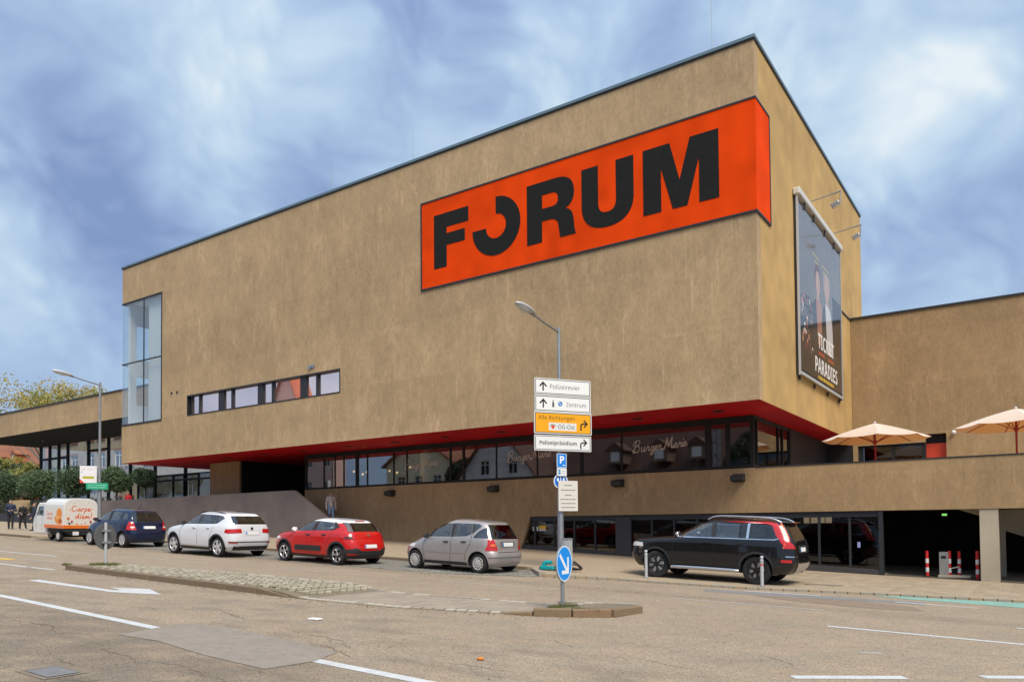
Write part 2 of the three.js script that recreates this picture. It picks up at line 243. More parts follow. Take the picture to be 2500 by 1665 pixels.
// pavement: front edge runs along the lay-by, then bulges towards the road
const EDGE = [[-72, -17.55], [-39.8, -17.6], [-39.0, -18.4], [-38.4, -20.1], [-13.1, -20.2], [-12.3, -19.3], [-11.6, -18.35], [-9.7, -19.05], [-6.3, -19.45], [-2.95, -20.65], [0, -21.45], [16, -21.7]];
const edgeZ = (x) => { for (let i = 1; i < EDGE.length; i++) if (x <= EDGE[i][0]) { const [a, b] = [EDGE[i - 1], EDGE[i]]; return mix(a[1], b[1], (x - a[0]) / (b[0] - a[0])); } return -21.7; };
const lip = (x) => mix(0.1, 0.045, smooth(-12.5, -8.5, x));
const pav = (x, z) => gnd(x) + lip(x) + Math.max(0, -20.2 - z) / 6.8 * mix(0.015, 0.2, smooth(-4, -24, x));
const M_pave = std([0.40, 0.31, 0.205], 0.92, 0, { map: T_grain });
const pavement = (() => {
  const xs = []; for (let x = -72; x <= 16; x += 0.5) xs.push(x); for (const e of EDGE) xs.push(e[0]); xs.sort((a, b) => a - b);
  const p = [], idx = [], nz = 12;
  xs.forEach((x) => { const z0 = edgeZ(x); p.push(x, gnd(x) - 0.1, z0); for (let j = 0; j <= nz; j++) { const z = mix(z0, -33, Math.pow(j / nz, 1.3)); p.push(x, pav(x, z), z); } });
  const n = nz + 2; for (let i = 0; i < xs.length - 1; i++) for (let j = 0; j < n - 1; j++) { const a = i * n + j, b = a + 1, c = a + n, d = c + 1; idx.push(a, c, b, b, c, d); }
  let g = new THREE.BufferGeometry(); g.setAttribute('position', new THREE.Float32BufferAttribute(p, 3)); g.setIndex(idx); g = g.toNonIndexed(); g.computeVertexNormals(); return struct('pavement', metreUV(g), M_pave);
})();
{ // kerb stones along the lay-by and the left bulge
  const r = mulberry(8), g = rbox(-0.485, -0.16, -0.07, 0.485, 0.012, 0.07, 0.012, 1);
  const stone = (x, z, turn = 0) => { const k = put('kerb_stone', g, M.kerb, pavement); k.position.set(x, pav(x, z - 0.1) + 0.001, z); k.rotation.set(0, turn, Math.atan(-0.038)); return k; };
  for (let x = -37.8; x < -13.4; x += 1) stone(x, -20.1 + (r() - 0.5) * 0.01);
  for (let x = -62; x < -40; x += 1) stone(x, -17.52);
  const e = put('edging_stone', rbox(-1.15, -0.14, -0.09, 1.15, 0.02, 0.09, 0.012, 1), M.kerbPale, pavement); e.position.set(-12.36, gnd(-12.36) + 0.1, -19.28); e.rotation.y = -Math.atan2(1.85, 1.5);
  const setts = []; for (let x = -11.4; x < 6; x += 0.28) { const z = edgeZ(x); const b = rbox(-0.134, -0.1, -0.07, 0.134, 0.012 + 0.006 * r(), 0.07, 0.01, 1); b.rotateY(-Math.atan2(edgeZ(x + 0.1) - edgeZ(x - 0.1), 0.2)); setts.push(at(b, x, pav(x, z) , z + 0.02)); }
  setts.forEach((s, i) => put('edging_sett', s, i % 3 ? M.kerbPale : M_pave, pavement));
}
{ // pavers in front of the garage: each its own stone where they can be told apart
  const r = mulberry(21), shades = [0, 1, 2, 3].map((i) => std([0.41 - 0.024 * i, 0.318 - 0.018 * i, 0.21 - 0.012 * i], 0.92, 0, { map: T_grain })), w = 0.25, l = 0.5, g = rbox(-w / 2 + 0.006, -0.05, -l / 2 + 0.006, w / 2 - 0.006, 0.006, l / 2 - 0.006, 0.006, 1);
  let n = 0; const rest = [];
  for (let j = 0; j < 12; j++) for (let x = 0.9; x > -9.6; x -= w) {
    const z = -21.55 - j * l - ((Math.round(x / w) & 1) ? l / 2 : 0); if (z > edgeZ(x) - 0.4 || z < -26.75) continue;
    if (x > -7.2 && n < 300) { const m = put('paver', g, shades[Math.floor(r() * 4)], pavement); m.position.set(x, pav(x, z), z); m.rotation.z = -0.038; n++; }
    else { const b = new THREE.BoxGeometry(w - 0.012, 0.05, l - 0.012); b.rotateZ(-0.038); rest.push(at(b, x, pav(x, z) - 0.02 + r() * 0.002, z)); }
  }
  if (rest.length) tag(put('paver_field', rest.map(metreUV), shades[1], pavement), null, null, null, 'stuff');
  const gr = put('drain_grate', groundStrip([-5.3, -21.6], [-4.4, -21.9], 0.22, 0.012, pav), std([0.2, 0.17, 0.14], 0.7, 0.2), pavement);
}
// lay-by paved with small setts
const M_sett = std([0.26, 0.245, 0.21], 0.92, 0, { map: T_grain });
const layby = struct('parking_bay', groundPoly([[-38.4, -16.95], [-14.2, -16.95], [-11.7, -18.3], [-13.05, -20.05], [-38.4, -20.03]], 0.004), M_sett);
{
  const r = mulberry(31), list = [], g = [];
  for (let x = -38; x < -11.8; x += 0.2) for (let z = -20; z < -17.05; z += 0.14) { if (x > -14.2 && z > -16.95 - (x + 14.2) * 0.54) continue; if (x > -13 + (z + 20.05) * 0.77) continue; list.push([x + ((Math.round(z / 0.14) & 1) ? 0.1 : 0), z]); }
  const dist = ([x, z]) => Math.hypot(x, z); list.sort((a, b) => dist(a) - dist(b));
  const sg = new THREE.BoxGeometry(0.18, 0.06, 0.12), mats = [M_sett, std([0.3, 0.285, 0.24], 0.92, 0, { map: T_grain }), std([0.215, 0.2, 0.17], 0.92, 0, { map: T_grain })];
  list.forEach(([x, z], i) => { const y = gnd(x) - 0.016 + r() * 0.008; if (i < 300) { const s = put('sett', sg, mats[i % 3], layby); s.position.set(x, y, z); s.rotation.set((r() - 0.5) * 0.04, (r() - 0.5) * 0.1, -0.038); } else { const b = new THREE.BoxGeometry(0.18, 0.06, 0.12); b.rotateZ(-0.038 + (r() - 0.5) * 0.03); g.push(at(b, x, y, z)); } });
  tag(put('sett_field', g, M_sett, layby), null, null, null, 'stuff');
}
// traffic island
const backZ = (x) => { const t = [[-21.5, -11.4], [-20.8, -11.5], [-15.9, -12.25], [-12.5, -12.42], [-11.5, -12.4], [-8.0, -13.0], [-6.3, -13.25]]; for (let i = 1; i < t.length; i++) if (x <= t[i][0]) return mix(t[i - 1][1], t[i][1], (x - t[i - 1][0]) / (t[i][0] - t[i - 1][0])); return -13.25; };
const frontZ = (x) => { const t = [[-21.5, -10.22], [-12.0, -10.2], [-9.84, -10.5], [-7.7, -11.3], [-6.9, -11.75], [-6.3, -12.3]]; for (let i = 1; i < t.length; i++) if (x <= t[i][0]) return mix(t[i - 1][1], t[i][1], (x - t[i - 1][0]) / (t[i][0] - t[i - 1][0])); return -12.3; };
const rise = (x) => mix(0.02, 0.115, x < -10 ? smooth(-11.9, -12.9, x) : smooth(-7.9, -7.0, x));
const isl = (x) => gnd(x) + rise(x);
const island = (() => {
  const p = [], idx = []; let i = 0; for (let x = -21.5; x <= -6.29; x += 0.2, i++) { const f = frontZ(x), b = backZ(x); p.push(x, gnd(x) - 0.05, f, x, isl(x) - 0.012, f, x, isl(x) - 0.012, b, x, gnd(x) - 0.05, b); }
  for (let k = 0; k < i - 1; k++) for (let j = 0; j < 3; j++) { const a = k * 4 + j; idx.push(a, a + 4, a + 1, a + 1, a + 4, a + 5); } idx.push(0, 1, 2, 0, 2, 3); const e = (i - 1) * 4; idx.push(e, e + 2, e + 1, e, e + 3, e + 2);
  let g = new THREE.BufferGeometry(); g.setAttribute('position', new THREE.Float32BufferAttribute(p, 3)); g.setIndex(idx); g = g.toNonIndexed(); g.computeVertexNormals(); return struct('traffic_island', metreUV(g), std([0.22, 0.175, 0.115], 0.95, 0, { map: T_grain }));
})();
{
  const r = mulberry(41), kg = rbox(-0.49, -0.18, -0.08, 0.49, 0.012, 0.08, 0.02, 2);
  for (let x = -20.95; x < -12.2; x += 1) { const k = put('kerb_stone', kg, M.kerb, island); k.position.set(x, isl(x) + 0.004 + (r() - 0.5) * 0.006, -10.24); k.rotation.z = x > -13.2 ? -0.14 : -0.038; if (x > -13.2) k.position.y -= 0.045; }
  // big kerb stones round the near tip
  const tip = [[-7.95, -11.28], [-7.42, -11.42], [-6.85, -11.78], [-6.32, -12.25], [-6.22, -13.2]];
  for (let i = 1; i < tip.length; i++) { const [a, b] = [tip[i - 1], tip[i]], l = Math.hypot(b[0] - a[0], b[1] - a[1]), mx = (a[0] + b[0]) / 2, mz = (a[1] + b[1]) / 2, h = i === 1 ? 0.055 : 0.14; const k = put('kerb_stone', rbox(-l / 2 + 0.006, -0.16, -0.09, l / 2 - 0.006, 0, 0.09, 0.025, 2), std([0.225 + 0.03 * r(), 0.155 + 0.02 * r(), 0.092], 0.9, 0, { map: T_grain }), island); k.position.set(mx, gnd(mx) + h, mz); k.rotation.set(0, -Math.atan2(b[1] - a[1], b[0] - a[0]), i === 1 ? 0.05 : -0.02); }
  const kb = put('kerb_stone', rbox(-0.8, -0.14, -0.06, 0.8, 0, 0.06, 0.02, 2), M.kerbPale, island); kb.position.set(-7.1, isl(-7.1) + 0.01, -13.2); kb.rotation.y = 0.16;
  // herringbone setts, paler, on the raised part
  const mats = [std([0.36, 0.315, 0.225], 0.92, 0, { map: T_grain }), std([0.41, 0.36, 0.265], 0.92, 0, { map: T_grain }), std([0.3, 0.262, 0.18], 0.92, 0, { map: T_grain })], list = [], u = 0.145;
  for (let a = -120; a < 120; a++) for (let b = -40; b < 40; b++) for (const t of [0, 1]) { // pairs set at right angles, turned 45 degrees
    const k = ((a - b) % 4 + 4) % 4; let cx, cz, o; if (t === 0 && k === 0) { cx = (a + 1) * u; cz = (b + 0.5) * u; o = 0; } else if (t === 1 && k === 2) { cx = (a + 0.5) * u; cz = (b - 0.0) * u; o = 1; } else continue;
    const X = -16.5 + (cx - cz) * 0.7071, Z = -11.3 + (cx + cz) * 0.7071; if (X < -20.9 || X > -12.15 - Math.abs(Z + 11.4) * 0.25 || Z > frontZ(X) - 0.26 || Z < backZ(X) + 0.14) continue; list.push([X, Z, o]);
  }
  list.sort((p, q) => Math.hypot(p[0], p[1]) - Math.hypot(q[0], q[1]));
  const sg = rbox(-u + 0.009, -0.04, -u / 2 + 0.009, u - 0.009, 0.012, u / 2 - 0.009, 0.012, 1), rest = [];
  list.forEach(([x, z, o], i) => { const rot = -Math.PI / 4 + o * Math.PI / 2, y = isl(x) - 0.006 + r() * 0.012; if (i < 300) { const s = put('sett', sg, mats[Math.floor(r() * 3)], island); s.position.set(x, y, z); s.rotation.set((r() - 0.5) * 0.05, rot, -0.038); } else { const b = sg.clone(); b.rotateY(rot); b.rotateZ(-0.038 + (r() - 0.5) * 0.04); rest.push(at(b, x, y, z)); } });
  if (rest.length) tag(put('sett_field', rest, mats[0], island), null, null, null, 'stuff');
  // crossing: rows of slabs
  const sm = [0, 1, 2].map((i) => std([0.37 - 0.025 * i, 0.3 - 0.02 * i, 0.222 - 0.013 * i], 0.92, 0, { map: T_grain })), w = 0.2;
  for (let x = -11.85; x < -7.5; x += w) { const f = frontZ(x) - 0.2, b = backZ(x) + 0.2, n = Math.max(1, Math.round((f - b) / 0.5)), l = (f - b) / n; for (let j = 0; j < n; j++) { const s = put('paving_slab', rbox(-w / 2 + 0.005, -0.04, -l / 2 + 0.005, w / 2 - 0.005, 0.006, l / 2 - 0.005, 0.006, 1), sm[Math.floor(r() * 3)], island); s.position.set(x, isl(x) - 0.004 + r() * 0.003, b + l * (j + 0.5)); s.rotation.z = -0.038; } }
  const eg = rbox(-0.09, -0.08, -0.07, 0.09, 0.008, 0.07, 0.012, 1), em = [std([0.5, 0.45, 0.36], 0.9, 0, { map: T_grain }), M.kerbPale];
  for (let x = -12.1; x < -8.0; x += 0.2) { const s = put('edging_sett', eg, em[Math.floor(r() * 2)], island); s.position.set(x, isl(x) + r() * 0.006, frontZ(x) - 0.08); s.rotation.y = -Math.atan2(frontZ(x + 0.1) - frontZ(x - 0.1), 0.2); }
  for (let x = -20.6; x < -6.9; x += 0.2) { const s = put('edging_sett', eg, em[Math.floor(r() * 2)], island); s.position.set(x, isl(x) + r() * 0.006, backZ(x) + 0.08); s.rotation.y = -Math.atan2(backZ(x + 0.1) - backZ(x - 0.1), 0.2); }
  // moss and grass tufts in the joints
  const gl = []; const blade = (x, z, h, y) => { const a = r() * 6.28, g = new THREE.BufferGeometry(), c = Math.cos(a) * 0.006, s = Math.sin(a) * 0.006, lx = (r() - 0.5) * h, lz = (r() - 0.5) * h; g.setAttribute('position', new THREE.Float32BufferAttribute([x - c, y, z - s, x + c, y, z + s, x + lx, y + h, z + lz], 3)); g.computeVertexNormals(); gl.push(plain(g)); };
  for (const [cx, cz, rx, rz, n, h] of [[-21.0, -11.0, 0.5, 0.35, 700, 0.06], [-7.35, -12.3, 0.3, 0.3, 500, 0.05], [-21.45, -10.2, 0.18, 0.1, 160, 0.07], [-6.7, -12.0, 0.3, 0.07, 120, 0.05], [-13.0, -10.5, 0.9, 0.08, 260, 0.03]]) for (let i = 0; i < n; i++) { const a = r() * 6.28, q = Math.sqrt(r()), x = cx + Math.cos(a) * rx * q, z = cz + Math.sin(a) * rz * q; blade(x, z, h * (0.4 + r()), isl(x)); }
  tag(put('grass', gl, std([0.1, 0.105, 0.022], 1, 0, { side: THREE.DoubleSide })), 'short mossy grass growing round the island sign posts', 'grass', null, 'stuff');
}

{ // dry leaves and crumbs blown along the kerbs and the gutter
  const r = mulberry(88), g = []; const leaf = (x, y, z, s) => { const a = r() * 6.28, c = Math.cos(a) * s, d = Math.sin(a) * s, q = new THREE.BufferGeometry(), h = 0.004 + r() * 0.012; q.setAttribute('position', new THREE.Float32BufferAttribute([x - c, y + 0.003, z - d, x - d * 0.5, y + h, z + c * 0.5, x + c, y + 0.004, z + d, x - c, y + 0.003, z - d, x + c, y + 0.004, z + d, x + d * 0.5, y + h * 0.6, z - c * 0.5], 3)); q.computeVertexNormals(); g.push(plain(q)); };
  for (let i = 0; i < 420; i++) { const x = -36 + r() * 30; leaf(x, gnd(x), -16.55 + (r() + r() - 1) * 0.35, 0.012 + r() * 0.022); }
  for (let i = 0; i < 380; i++) { const x = -21 + r() * 14.6; leaf(x, gnd(x), frontZ(x) + 0.09 + r() * r() * 0.5, 0.01 + r() * 0.02); }
  for (let i = 0; i < 200; i++) { const x = -26 + r() * 13; leaf(x, gnd(x) + 0.02, -19.95 + r() * r() * 0.5, 0.015 + r() * 0.025); }
  for (let i = 0; i < 160; i++) { const x = -14 + r() * 14; leaf(x, gnd(x), -3.5 - r() * 12, 0.008 + r() * 0.012); }
  tag(put('leaf_litter', g, std([0.2, 0.12, 0.05], 0.95, 0, { side: THREE.DoubleSide })), 'small dry leaves and crumbs along the gutter and island kerb', 'leaves', null, 'stuff');
}
// ------------------------------------------------------------------ the cinema building
const FZ = -23.92, SX = -7.11, PZ = -27, WZ = -38.12;
const cinema = thing('cinema_building', 'large ochre concrete cinema block with orange FORUM panel and red soffit', 'building', [0, 0, 0]);
{
  const b = cinema, P = (n, g, m, o = b) => put(n, g, m, o);
  const LX = -43.96, TOP = 17.13, BOT = 5.75;
  const front = P('front_wall', wallXY([[LX, BOT], [SX, BOT], [SX, TOP], [LX, TOP], [LX, 15.06], [-39.85, 15.06], [-39.85, 7.9], [LX, 7.9]], [[[-37.45, 7.94], [-25.73, 7.94], [-25.73, 9.03], [-37.45, 9.03]]], FZ, 0.4), M.wall);
  P('side_wall', wallZY([[FZ - 0.4, BOT], [-41.04, BOT], [-41.04, TOP], [FZ - 0.4, TOP]], [], SX, 0.4), M.wallPlain);
  P('side_wall', wallZY([[FZ - 0.4, BOT], [-41.04, BOT], [-41.04, TOP], [FZ - 0.4, TOP], [FZ - 0.4, 15.06], [-27.4, 15.06], [-27.4, 7.9], [FZ - 0.4, 7.9]], [], LX + 0.4, 0.4), M.wall);
  P('rear_wall', box(LX + 0.4, BOT, -41.04, SX - 0.4, TOP, -40.64), M.wall);
  P('roof', box(LX + 0.4, 16.6, -40.64, SX - 0.4, 16.95, FZ - 0.4), M.concreteGrey);
  P('roof_coping', [box(LX - 0.05, TOP, FZ - 0.42, SX + 0.05, TOP + 0.1, FZ + 0.06), box(SX - 0.42, TOP, -41.08, SX + 0.05, TOP + 0.1, FZ - 0.42), box(LX - 0.05, TOP, -41.08, LX + 0.42, TOP + 0.1, FZ - 0.42), box(LX + 0.42, TOP, -41.08, SX - 0.42, TOP + 0.1, -40.6)], M.coping);
  P('coping_edge', [box(LX - 0.03, TOP - 0.05, FZ, SX + 0.03, TOP, FZ + 0.035), box(SX, TOP - 0.05, -41.04, SX + 0.035, TOP, FZ)], M.darkTrim);
  for (const [x, h] of [[-8.55, 2.6], [-21.6, 1.6], [-26.6, 1.6]]) P('lightning_rod', rod([x, TOP + 0.1, FZ - 0.3], [x, TOP + h, FZ - 0.3], 0.012, 0.006, 6), M.zinc);
  const soffit = P('soffit', box(LX + 0.01, BOT - 0.02, -41, SX - 0.01, BOT - 0.002, FZ - 0.01), M.soffitRed);
  const dl = (() => { const g = new THREE.CylinderGeometry(0.19, 0.19, 0.02, 20); return g; })();
  for (const x of [-42.13, -39, -36, -33, -29.98, -26.83, -23.85, -20.92, -18, -15, -11.94, -8.95]) { const d = P('downlight', dl, M.black, soffit); d.position.set(x, BOT - 0.028, -25.42); }
  // FORUM panel with its return on the side wall
  const panel = P('sign_panel', [box(-20.84, 11.68, FZ, SX + 0.03, 15.2, FZ + 0.03), box(SX, 11.68, -25.33, SX + 0.03, 15.2, FZ)], M.orange);
  P('sign_frame', [box(-20.9, 15.2, FZ, SX + 0.05, 15.26, FZ + 0.05), box(-20.9, 11.61, FZ, SX + 0.05, 11.68, FZ + 0.05), box(-20.9, 11.68, FZ, -20.84, 15.2, FZ + 0.05), box(SX, 15.2, -25.39, SX + 0.05, 15.26, FZ), box(SX, 11.61, -25.39, SX + 0.05, 11.68, FZ), box(SX, 11.68, -25.39, SX + 0.05, 15.2, -25.33)], M.darkTrim, panel);
  const X = (x) => x * 1.08, Y = (y) => 1.83 + (y - 1.83) * 1.08, v = (s, f, ...a) => { const q = []; for (let i = 0; i < a.length; i += 2) q.push(X(a[i]), Y(a[i + 1])); s[f](...q); };
  const poly = (pts) => shapeOf(pts.map(([x, y]) => [X(x), Y(y)]));
  const F = poly([[-18.69, 11.6], [-18.08, 11.6], [-18.08, 12.41], [-17.22, 12.41], [-17.22, 12.85], [-18.08, 12.85], [-18.08, 13.09], [-17.05, 13.09], [-17.05, 13.63], [-18.69, 13.63]]);
  const O = new THREE.Shape(), cx = -15.81, cy = 12.6, ro = 1.05, ri = 0.44; { const pt = (r, a) => [cx + Math.cos(a) * r, cy + Math.sin(a) * r]; const pts = []; for (let i = 0; i <= 40; i++) pts.push(pt(ro, Math.PI / 2 - i / 40 * Math.PI * 1.5)); for (let i = 40; i >= 0; i--) pts.push(pt(ri, Math.PI / 2 - i / 40 * Math.PI * 1.5)); O.setFromPoints(pts.map(([x, y]) => new THREE.Vector2(X(x), Y(y)))); }
  const R = new THREE.Shape(); v(R, 'moveTo', -14.48, 11.58); v(R, 'lineTo', -13.87, 11.58); v(R, 'lineTo', -13.87, 12.3); v(R, 'lineTo', -13.6, 12.3); v(R, 'bezierCurveTo', -13.3, 12.3, -13.22, 12.18, -13.2, 11.95); v(R, 'lineTo', -13.15, 11.6); v(R, 'lineTo', -12.54, 11.6); v(R, 'bezierCurveTo', -12.6, 11.75, -12.6, 11.9, -12.62, 12.05); v(R, 'bezierCurveTo', -12.64, 12.35, -12.72, 12.48, -12.95, 12.54); v(R, 'bezierCurveTo', -12.7, 12.62, -12.6, 12.82, -12.6, 13.04); v(R, 'bezierCurveTo', -12.6, 13.48, -12.85, 13.66, -13.35, 13.66); v(R, 'lineTo', -14.48, 13.66);
  { const h = new THREE.Path(); v(h, 'moveTo', -13.86, 13.2); v(h, 'lineTo', -13.5, 13.2); v(h, 'bezierCurveTo', -13.3, 13.2, -13.22, 13.12, -13.22, 12.97); v(h, 'bezierCurveTo', -13.22, 12.8, -13.3, 12.73, -13.5, 12.73); v(h, 'lineTo', -13.86, 12.73); R.holes.push(h); }
  const U = new THREE.Shape(); v(U, 'moveTo', -12.31, 13.64); v(U, 'lineTo', -12.31, 12.4); v(U, 'bezierCurveTo', -12.31, 11.82, -11.95, 11.55, -11.37, 11.55); v(U, 'bezierCurveTo', -10.8, 11.55, -10.43, 11.82, -10.43, 12.4); v(U, 'lineTo', -10.43, 13.64); v(U, 'lineTo', -11.05, 13.64); v(U, 'lineTo', -11.05, 12.42); v(U, 'bezierCurveTo', -11.05, 12.15, -11.15, 12.04, -11.37, 12.04); v(U, 'bezierCurveTo', -11.6, 12.04, -11.7, 12.15, -11.7, 12.42); v(U, 'lineTo', -11.7, 13.64);
  const Mm = poly([[-10.1, 11.58], [-9.5, 11.58], [-9.5, 12.95], [-9.12, 11.58], [-8.65, 11.58], [-8.27, 12.95], [-8.27, 11.58], [-7.66, 11.58], [-7.66, 13.65], [-8.55, 13.65], [-8.89, 12.43], [-9.21, 13.65], [-10.1, 13.65]]);
  for (const s of [F, O, R, U, Mm]) { const g = new THREE.ExtrudeGeometry(s, { depth: 0.012, bevelEnabled: false, curveSegments: 16 }); g.translate(0, 0, FZ + 0.03); P('sign_letter', metreUV(g), M.letterBlack, panel); }
  // corner window, glass to glass, with a pale room behind
  const cw = P('corner_window', [box(LX + 0.42, 7.9, -30.2, -36.8, 7.98, FZ - 0.42), box(-36.9, 7.98, -30.2, -36.8, 15.06, FZ - 0.42), box(LX + 0.42, 7.98, -30.3, -36.8, 15.06, -30.2), box(LX + 0.42, 15.06, -30.2, -36.8, 15.14, FZ - 0.42), box(-39.84, 7.98, FZ - 0.62, -36.9, 15.06, FZ - 0.42)], M.roomGrey);
  P('window_frame', [box(LX, 14.98, FZ - 0.06, -39.85, 15.06, FZ + 0.03), box(LX, 7.9, FZ - 0.06, -39.85, 7.99, FZ + 0.03), box(-39.91, 7.99, FZ - 0.06, -39.85, 14.98, FZ + 0.03), box(-41.72, 7.99, FZ - 0.05, -41.68, 14.98, FZ + 0.01), box(LX, 11.46, FZ - 0.05, -41.72, 11.52, FZ + 0.02), box(-41.68, 11.46, FZ - 0.05, -39.91, 11.52, FZ + 0.02), box(LX, 7.9, -27.4, LX + 0.06, 7.99, FZ - 0.06), box(LX, 14.98, -27.4, LX + 0.06, 15.06, FZ - 0.06), box(LX, 11.46, -27.4, LX + 0.06, 11.52, FZ - 0.06)], M.anthracite, cw);
  P('window_pillar', [box(LX + 0.1, 7.99, -24.62, LX + 0.3, 15.05, -24.24), box(LX + 0.1, 7.99, -27.4, LX + 0.3, 15.05, -25.55), box(LX + 0.1, 13.9, -25.55, LX + 0.3, 15.05, -24.62), box(LX + 0.1, 10.9, -25.55, LX + 0.3, 11.9, -24.62), box(LX + 0.1, 7.99, -25.55, LX + 0.3, 9.2, -24.62)], M.roomGrey, cw);
  P('brightening_panel', [box(-41.66, 7.99, FZ - 0.3, -39.91, 15.0, FZ - 0.28)], M.white, cw);  // white panel added behind the right panes to make them look paler
  for (const [x0, x1] of [[LX + 0.01, -41.72], [-41.68, -39.91]]) for (const [y0, y1] of [[7.99, 11.46], [11.52, 14.98]]) P('pane', box(x0, y0, FZ - 0.02, x1, y1, FZ - 0.008), M.glass, cw);
  for (const [y0, y1] of [[7.99, 11.46], [11.52, 14.98]]) P('pane', box(LX + 0.012, y0, -27.3, LX + 0.024, y1, FZ - 0.03), M.glass, cw);
  // ribbon window
  const st = P('ribbon_window', [box(-37.45, 7.94, FZ - 0.42, -25.73, 9.03, FZ - 0.36), box(-37.45, 8.96, FZ - 0.36, -25.73, 9.03, FZ + 0.02), box(-37.45, 7.94, FZ - 0.36, -25.73, 7.99, FZ + 0.02), box(-37.45, 7.99, FZ - 0.36, -37.4, 8.96, FZ + 0.02), box(-25.78, 7.99, FZ - 0.36, -25.73, 8.96, FZ + 0.02)], M.darkTrim);
  for (const g of [[-37.17, -37.12], [-36.5, -36.38], [-34.79, -34.34], [-33.73, -33.6], [-31.62, -31.2], [-30.56, -30.42], [-28.49, -28.06], [-27.4, -27.25]].map(([a, c]) => box(a, 7.99, FZ - 0.22, c, 8.96, FZ - 0.06))) P('mullion', g, M.anthracite, st);
  for (const [a, c] of [[-37.12, -36.5], [-36.38, -34.79], [-34.34, -33.73], [-33.6, -31.62], [-31.2, -30.56], [-30.42, -28.49], [-28.06, -27.4], [-27.25, -25.78]]) P('pane', box(a, 7.99, FZ - 0.16, c, 8.96, FZ - 0.14), M.glassSun, st);
  P('vent', [at(new THREE.CylinderGeometry(0.1, 0.1, 0.06, 14).rotateX(Math.PI / 2), -27.72, 9.33, FZ + 0.03), at(new THREE.CylinderGeometry(0.09, 0.09, 0.06, 14).rotateX(Math.PI / 2), -27.5, 9.36, FZ + 0.03)], M.zinc);
  for (const x of [-38.88, -38.36]) P('vent', at(new THREE.CylinderGeometry(0.06, 0.06, 0.05, 12).rotateX(Math.PI / 2), x, 9.31, FZ + 0.025), M.darkTrim);
  P('ledge', box(SX, 11.27, WZ, SX + 0.04, 11.33, -35.6), M.darkTrim);

  // plinth with the long parapet of the terrace
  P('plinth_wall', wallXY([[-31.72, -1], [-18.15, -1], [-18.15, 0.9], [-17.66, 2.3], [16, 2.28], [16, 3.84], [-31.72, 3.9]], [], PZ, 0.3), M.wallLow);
  P('parapet_coping', [box(-8.2, 3.86, PZ - 0.32, 16, 3.9, PZ + 0.02)], M.darkTrim);
  // restaurant glazing
  const rest = P('restaurant_frame', [box(-31.72, 3.9, PZ - 0.12, -8.25, 3.99, PZ + 0.01), box(-31.72, 5.5, PZ - 0.12, -8.25, BOT - 0.025, PZ), box(-8.39, 3.99, PZ - 0.1, -8.25, 5.5, PZ - 0.001), box(-31.72, 3.99, PZ - 0.1, -31.6, 5.5, PZ - 0.001), box(-8.37, 3.9, -31.75, -8.25, 3.97, PZ - 0.12), box(-8.37, 5.6, -31.75, -8.25, BOT - 0.025, PZ - 0.12), box(-8.37, 3.97, -31.85, -8.25, 5.6, -31.7)], M.black);
  const mull = [-30.29, -29.48, -28.84, -27.9, -27.19, -25.43, -24.59, -21.95, -21.2, -19.4, -17.3, -15.18, -13.4, -9.93, -9.2], wide = { '-27.9': 0.2, '-21.95': 0.1, '-21.2': 0.12, '-15.18': 0.14, '-9.93': 0.22, '-9.2': 0.16 };
  let px0 = -31.6;
  for (const x of [...mull, -8.39]) { const w = (wide[x] || 0.06) / 2; P('pane', box(px0, 3.99, PZ - 0.06, x - (x === -8.39 ? 0 : w), 5.5, PZ - 0.048), M.glassCoat, rest); if (x !== -8.39) { P('mullion', box(x - w, 3.99, PZ - 0.1, x + w, 5.5, PZ - 0.02), M.black, rest); px0 = x + w; } }
  let pz0 = PZ - 0.12; for (const z of [-27.45, -30.16, -30.74, -31.7]) { P('pane', box(-8.32, 3.97, z + 0.03, -8.31, 5.6, pz0), M.glassCoat, rest); if (z > -31.6) P('mullion', box(-8.36, 3.97, z - 0.03, -8.26, 5.6, z + 0.03), M.black, rest); pz0 = z - 0.03; }
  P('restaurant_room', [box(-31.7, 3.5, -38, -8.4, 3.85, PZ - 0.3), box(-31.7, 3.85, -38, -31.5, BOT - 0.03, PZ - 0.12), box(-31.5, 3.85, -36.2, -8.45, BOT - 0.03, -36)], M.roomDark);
  P('side_screen', box(-8.45, 2.5, -38.6, SX - 0.02, BOT - 0.025, -38.1), M.black);
  P('side_screen', box(-8.45, 3, -38.1, -8.25, BOT - 0.025, -31.86), M.anthracite);
  P('restaurant_column', [box(-25.1, 3.86, -29.2, -24.75, BOT - 0.03, -28.85), box(-26.2, 3.86, -30.2, -25.8, BOT - 0.03, -29.8)], M.offWhite);
  P('counter', [box(-24, 3.86, -34, -13, 4.95, -33.3)], std([0.08, 0.05, 0.03], 0.6));
  // lettering on the panes
  const script = canvasTex(1024, 360, (g, w, h) => {
    g.fillStyle = '#000'; g.fillRect(0, 0, w, h); g.strokeStyle = '#fff'; g.lineCap = 'round'; g.lineJoin = 'round';
    const s = (wd, d) => { g.lineWidth = wd; g.stroke(new Path2D(d)); };
    g.setTransform(1, -0.06, 0, 1, 10, 60);
    s(17, 'M95 55 C80 120 65 180 50 235'); s(13, 'M40 120 C45 40 150 10 165 60 C172 100 130 125 90 130 C150 125 175 170 140 210 C115 238 70 240 50 228 C30 215 25 195 45 190');
    s(14, 'M195 160 C188 195 182 235 205 232 C228 230 240 190 248 158 C240 195 236 230 252 232 C266 232 276 215 286 190'); s(14, 'M286 190 C296 172 300 160 302 150 C310 168 326 160 332 168 C322 195 312 228 328 232 C342 232 352 215 360 200');
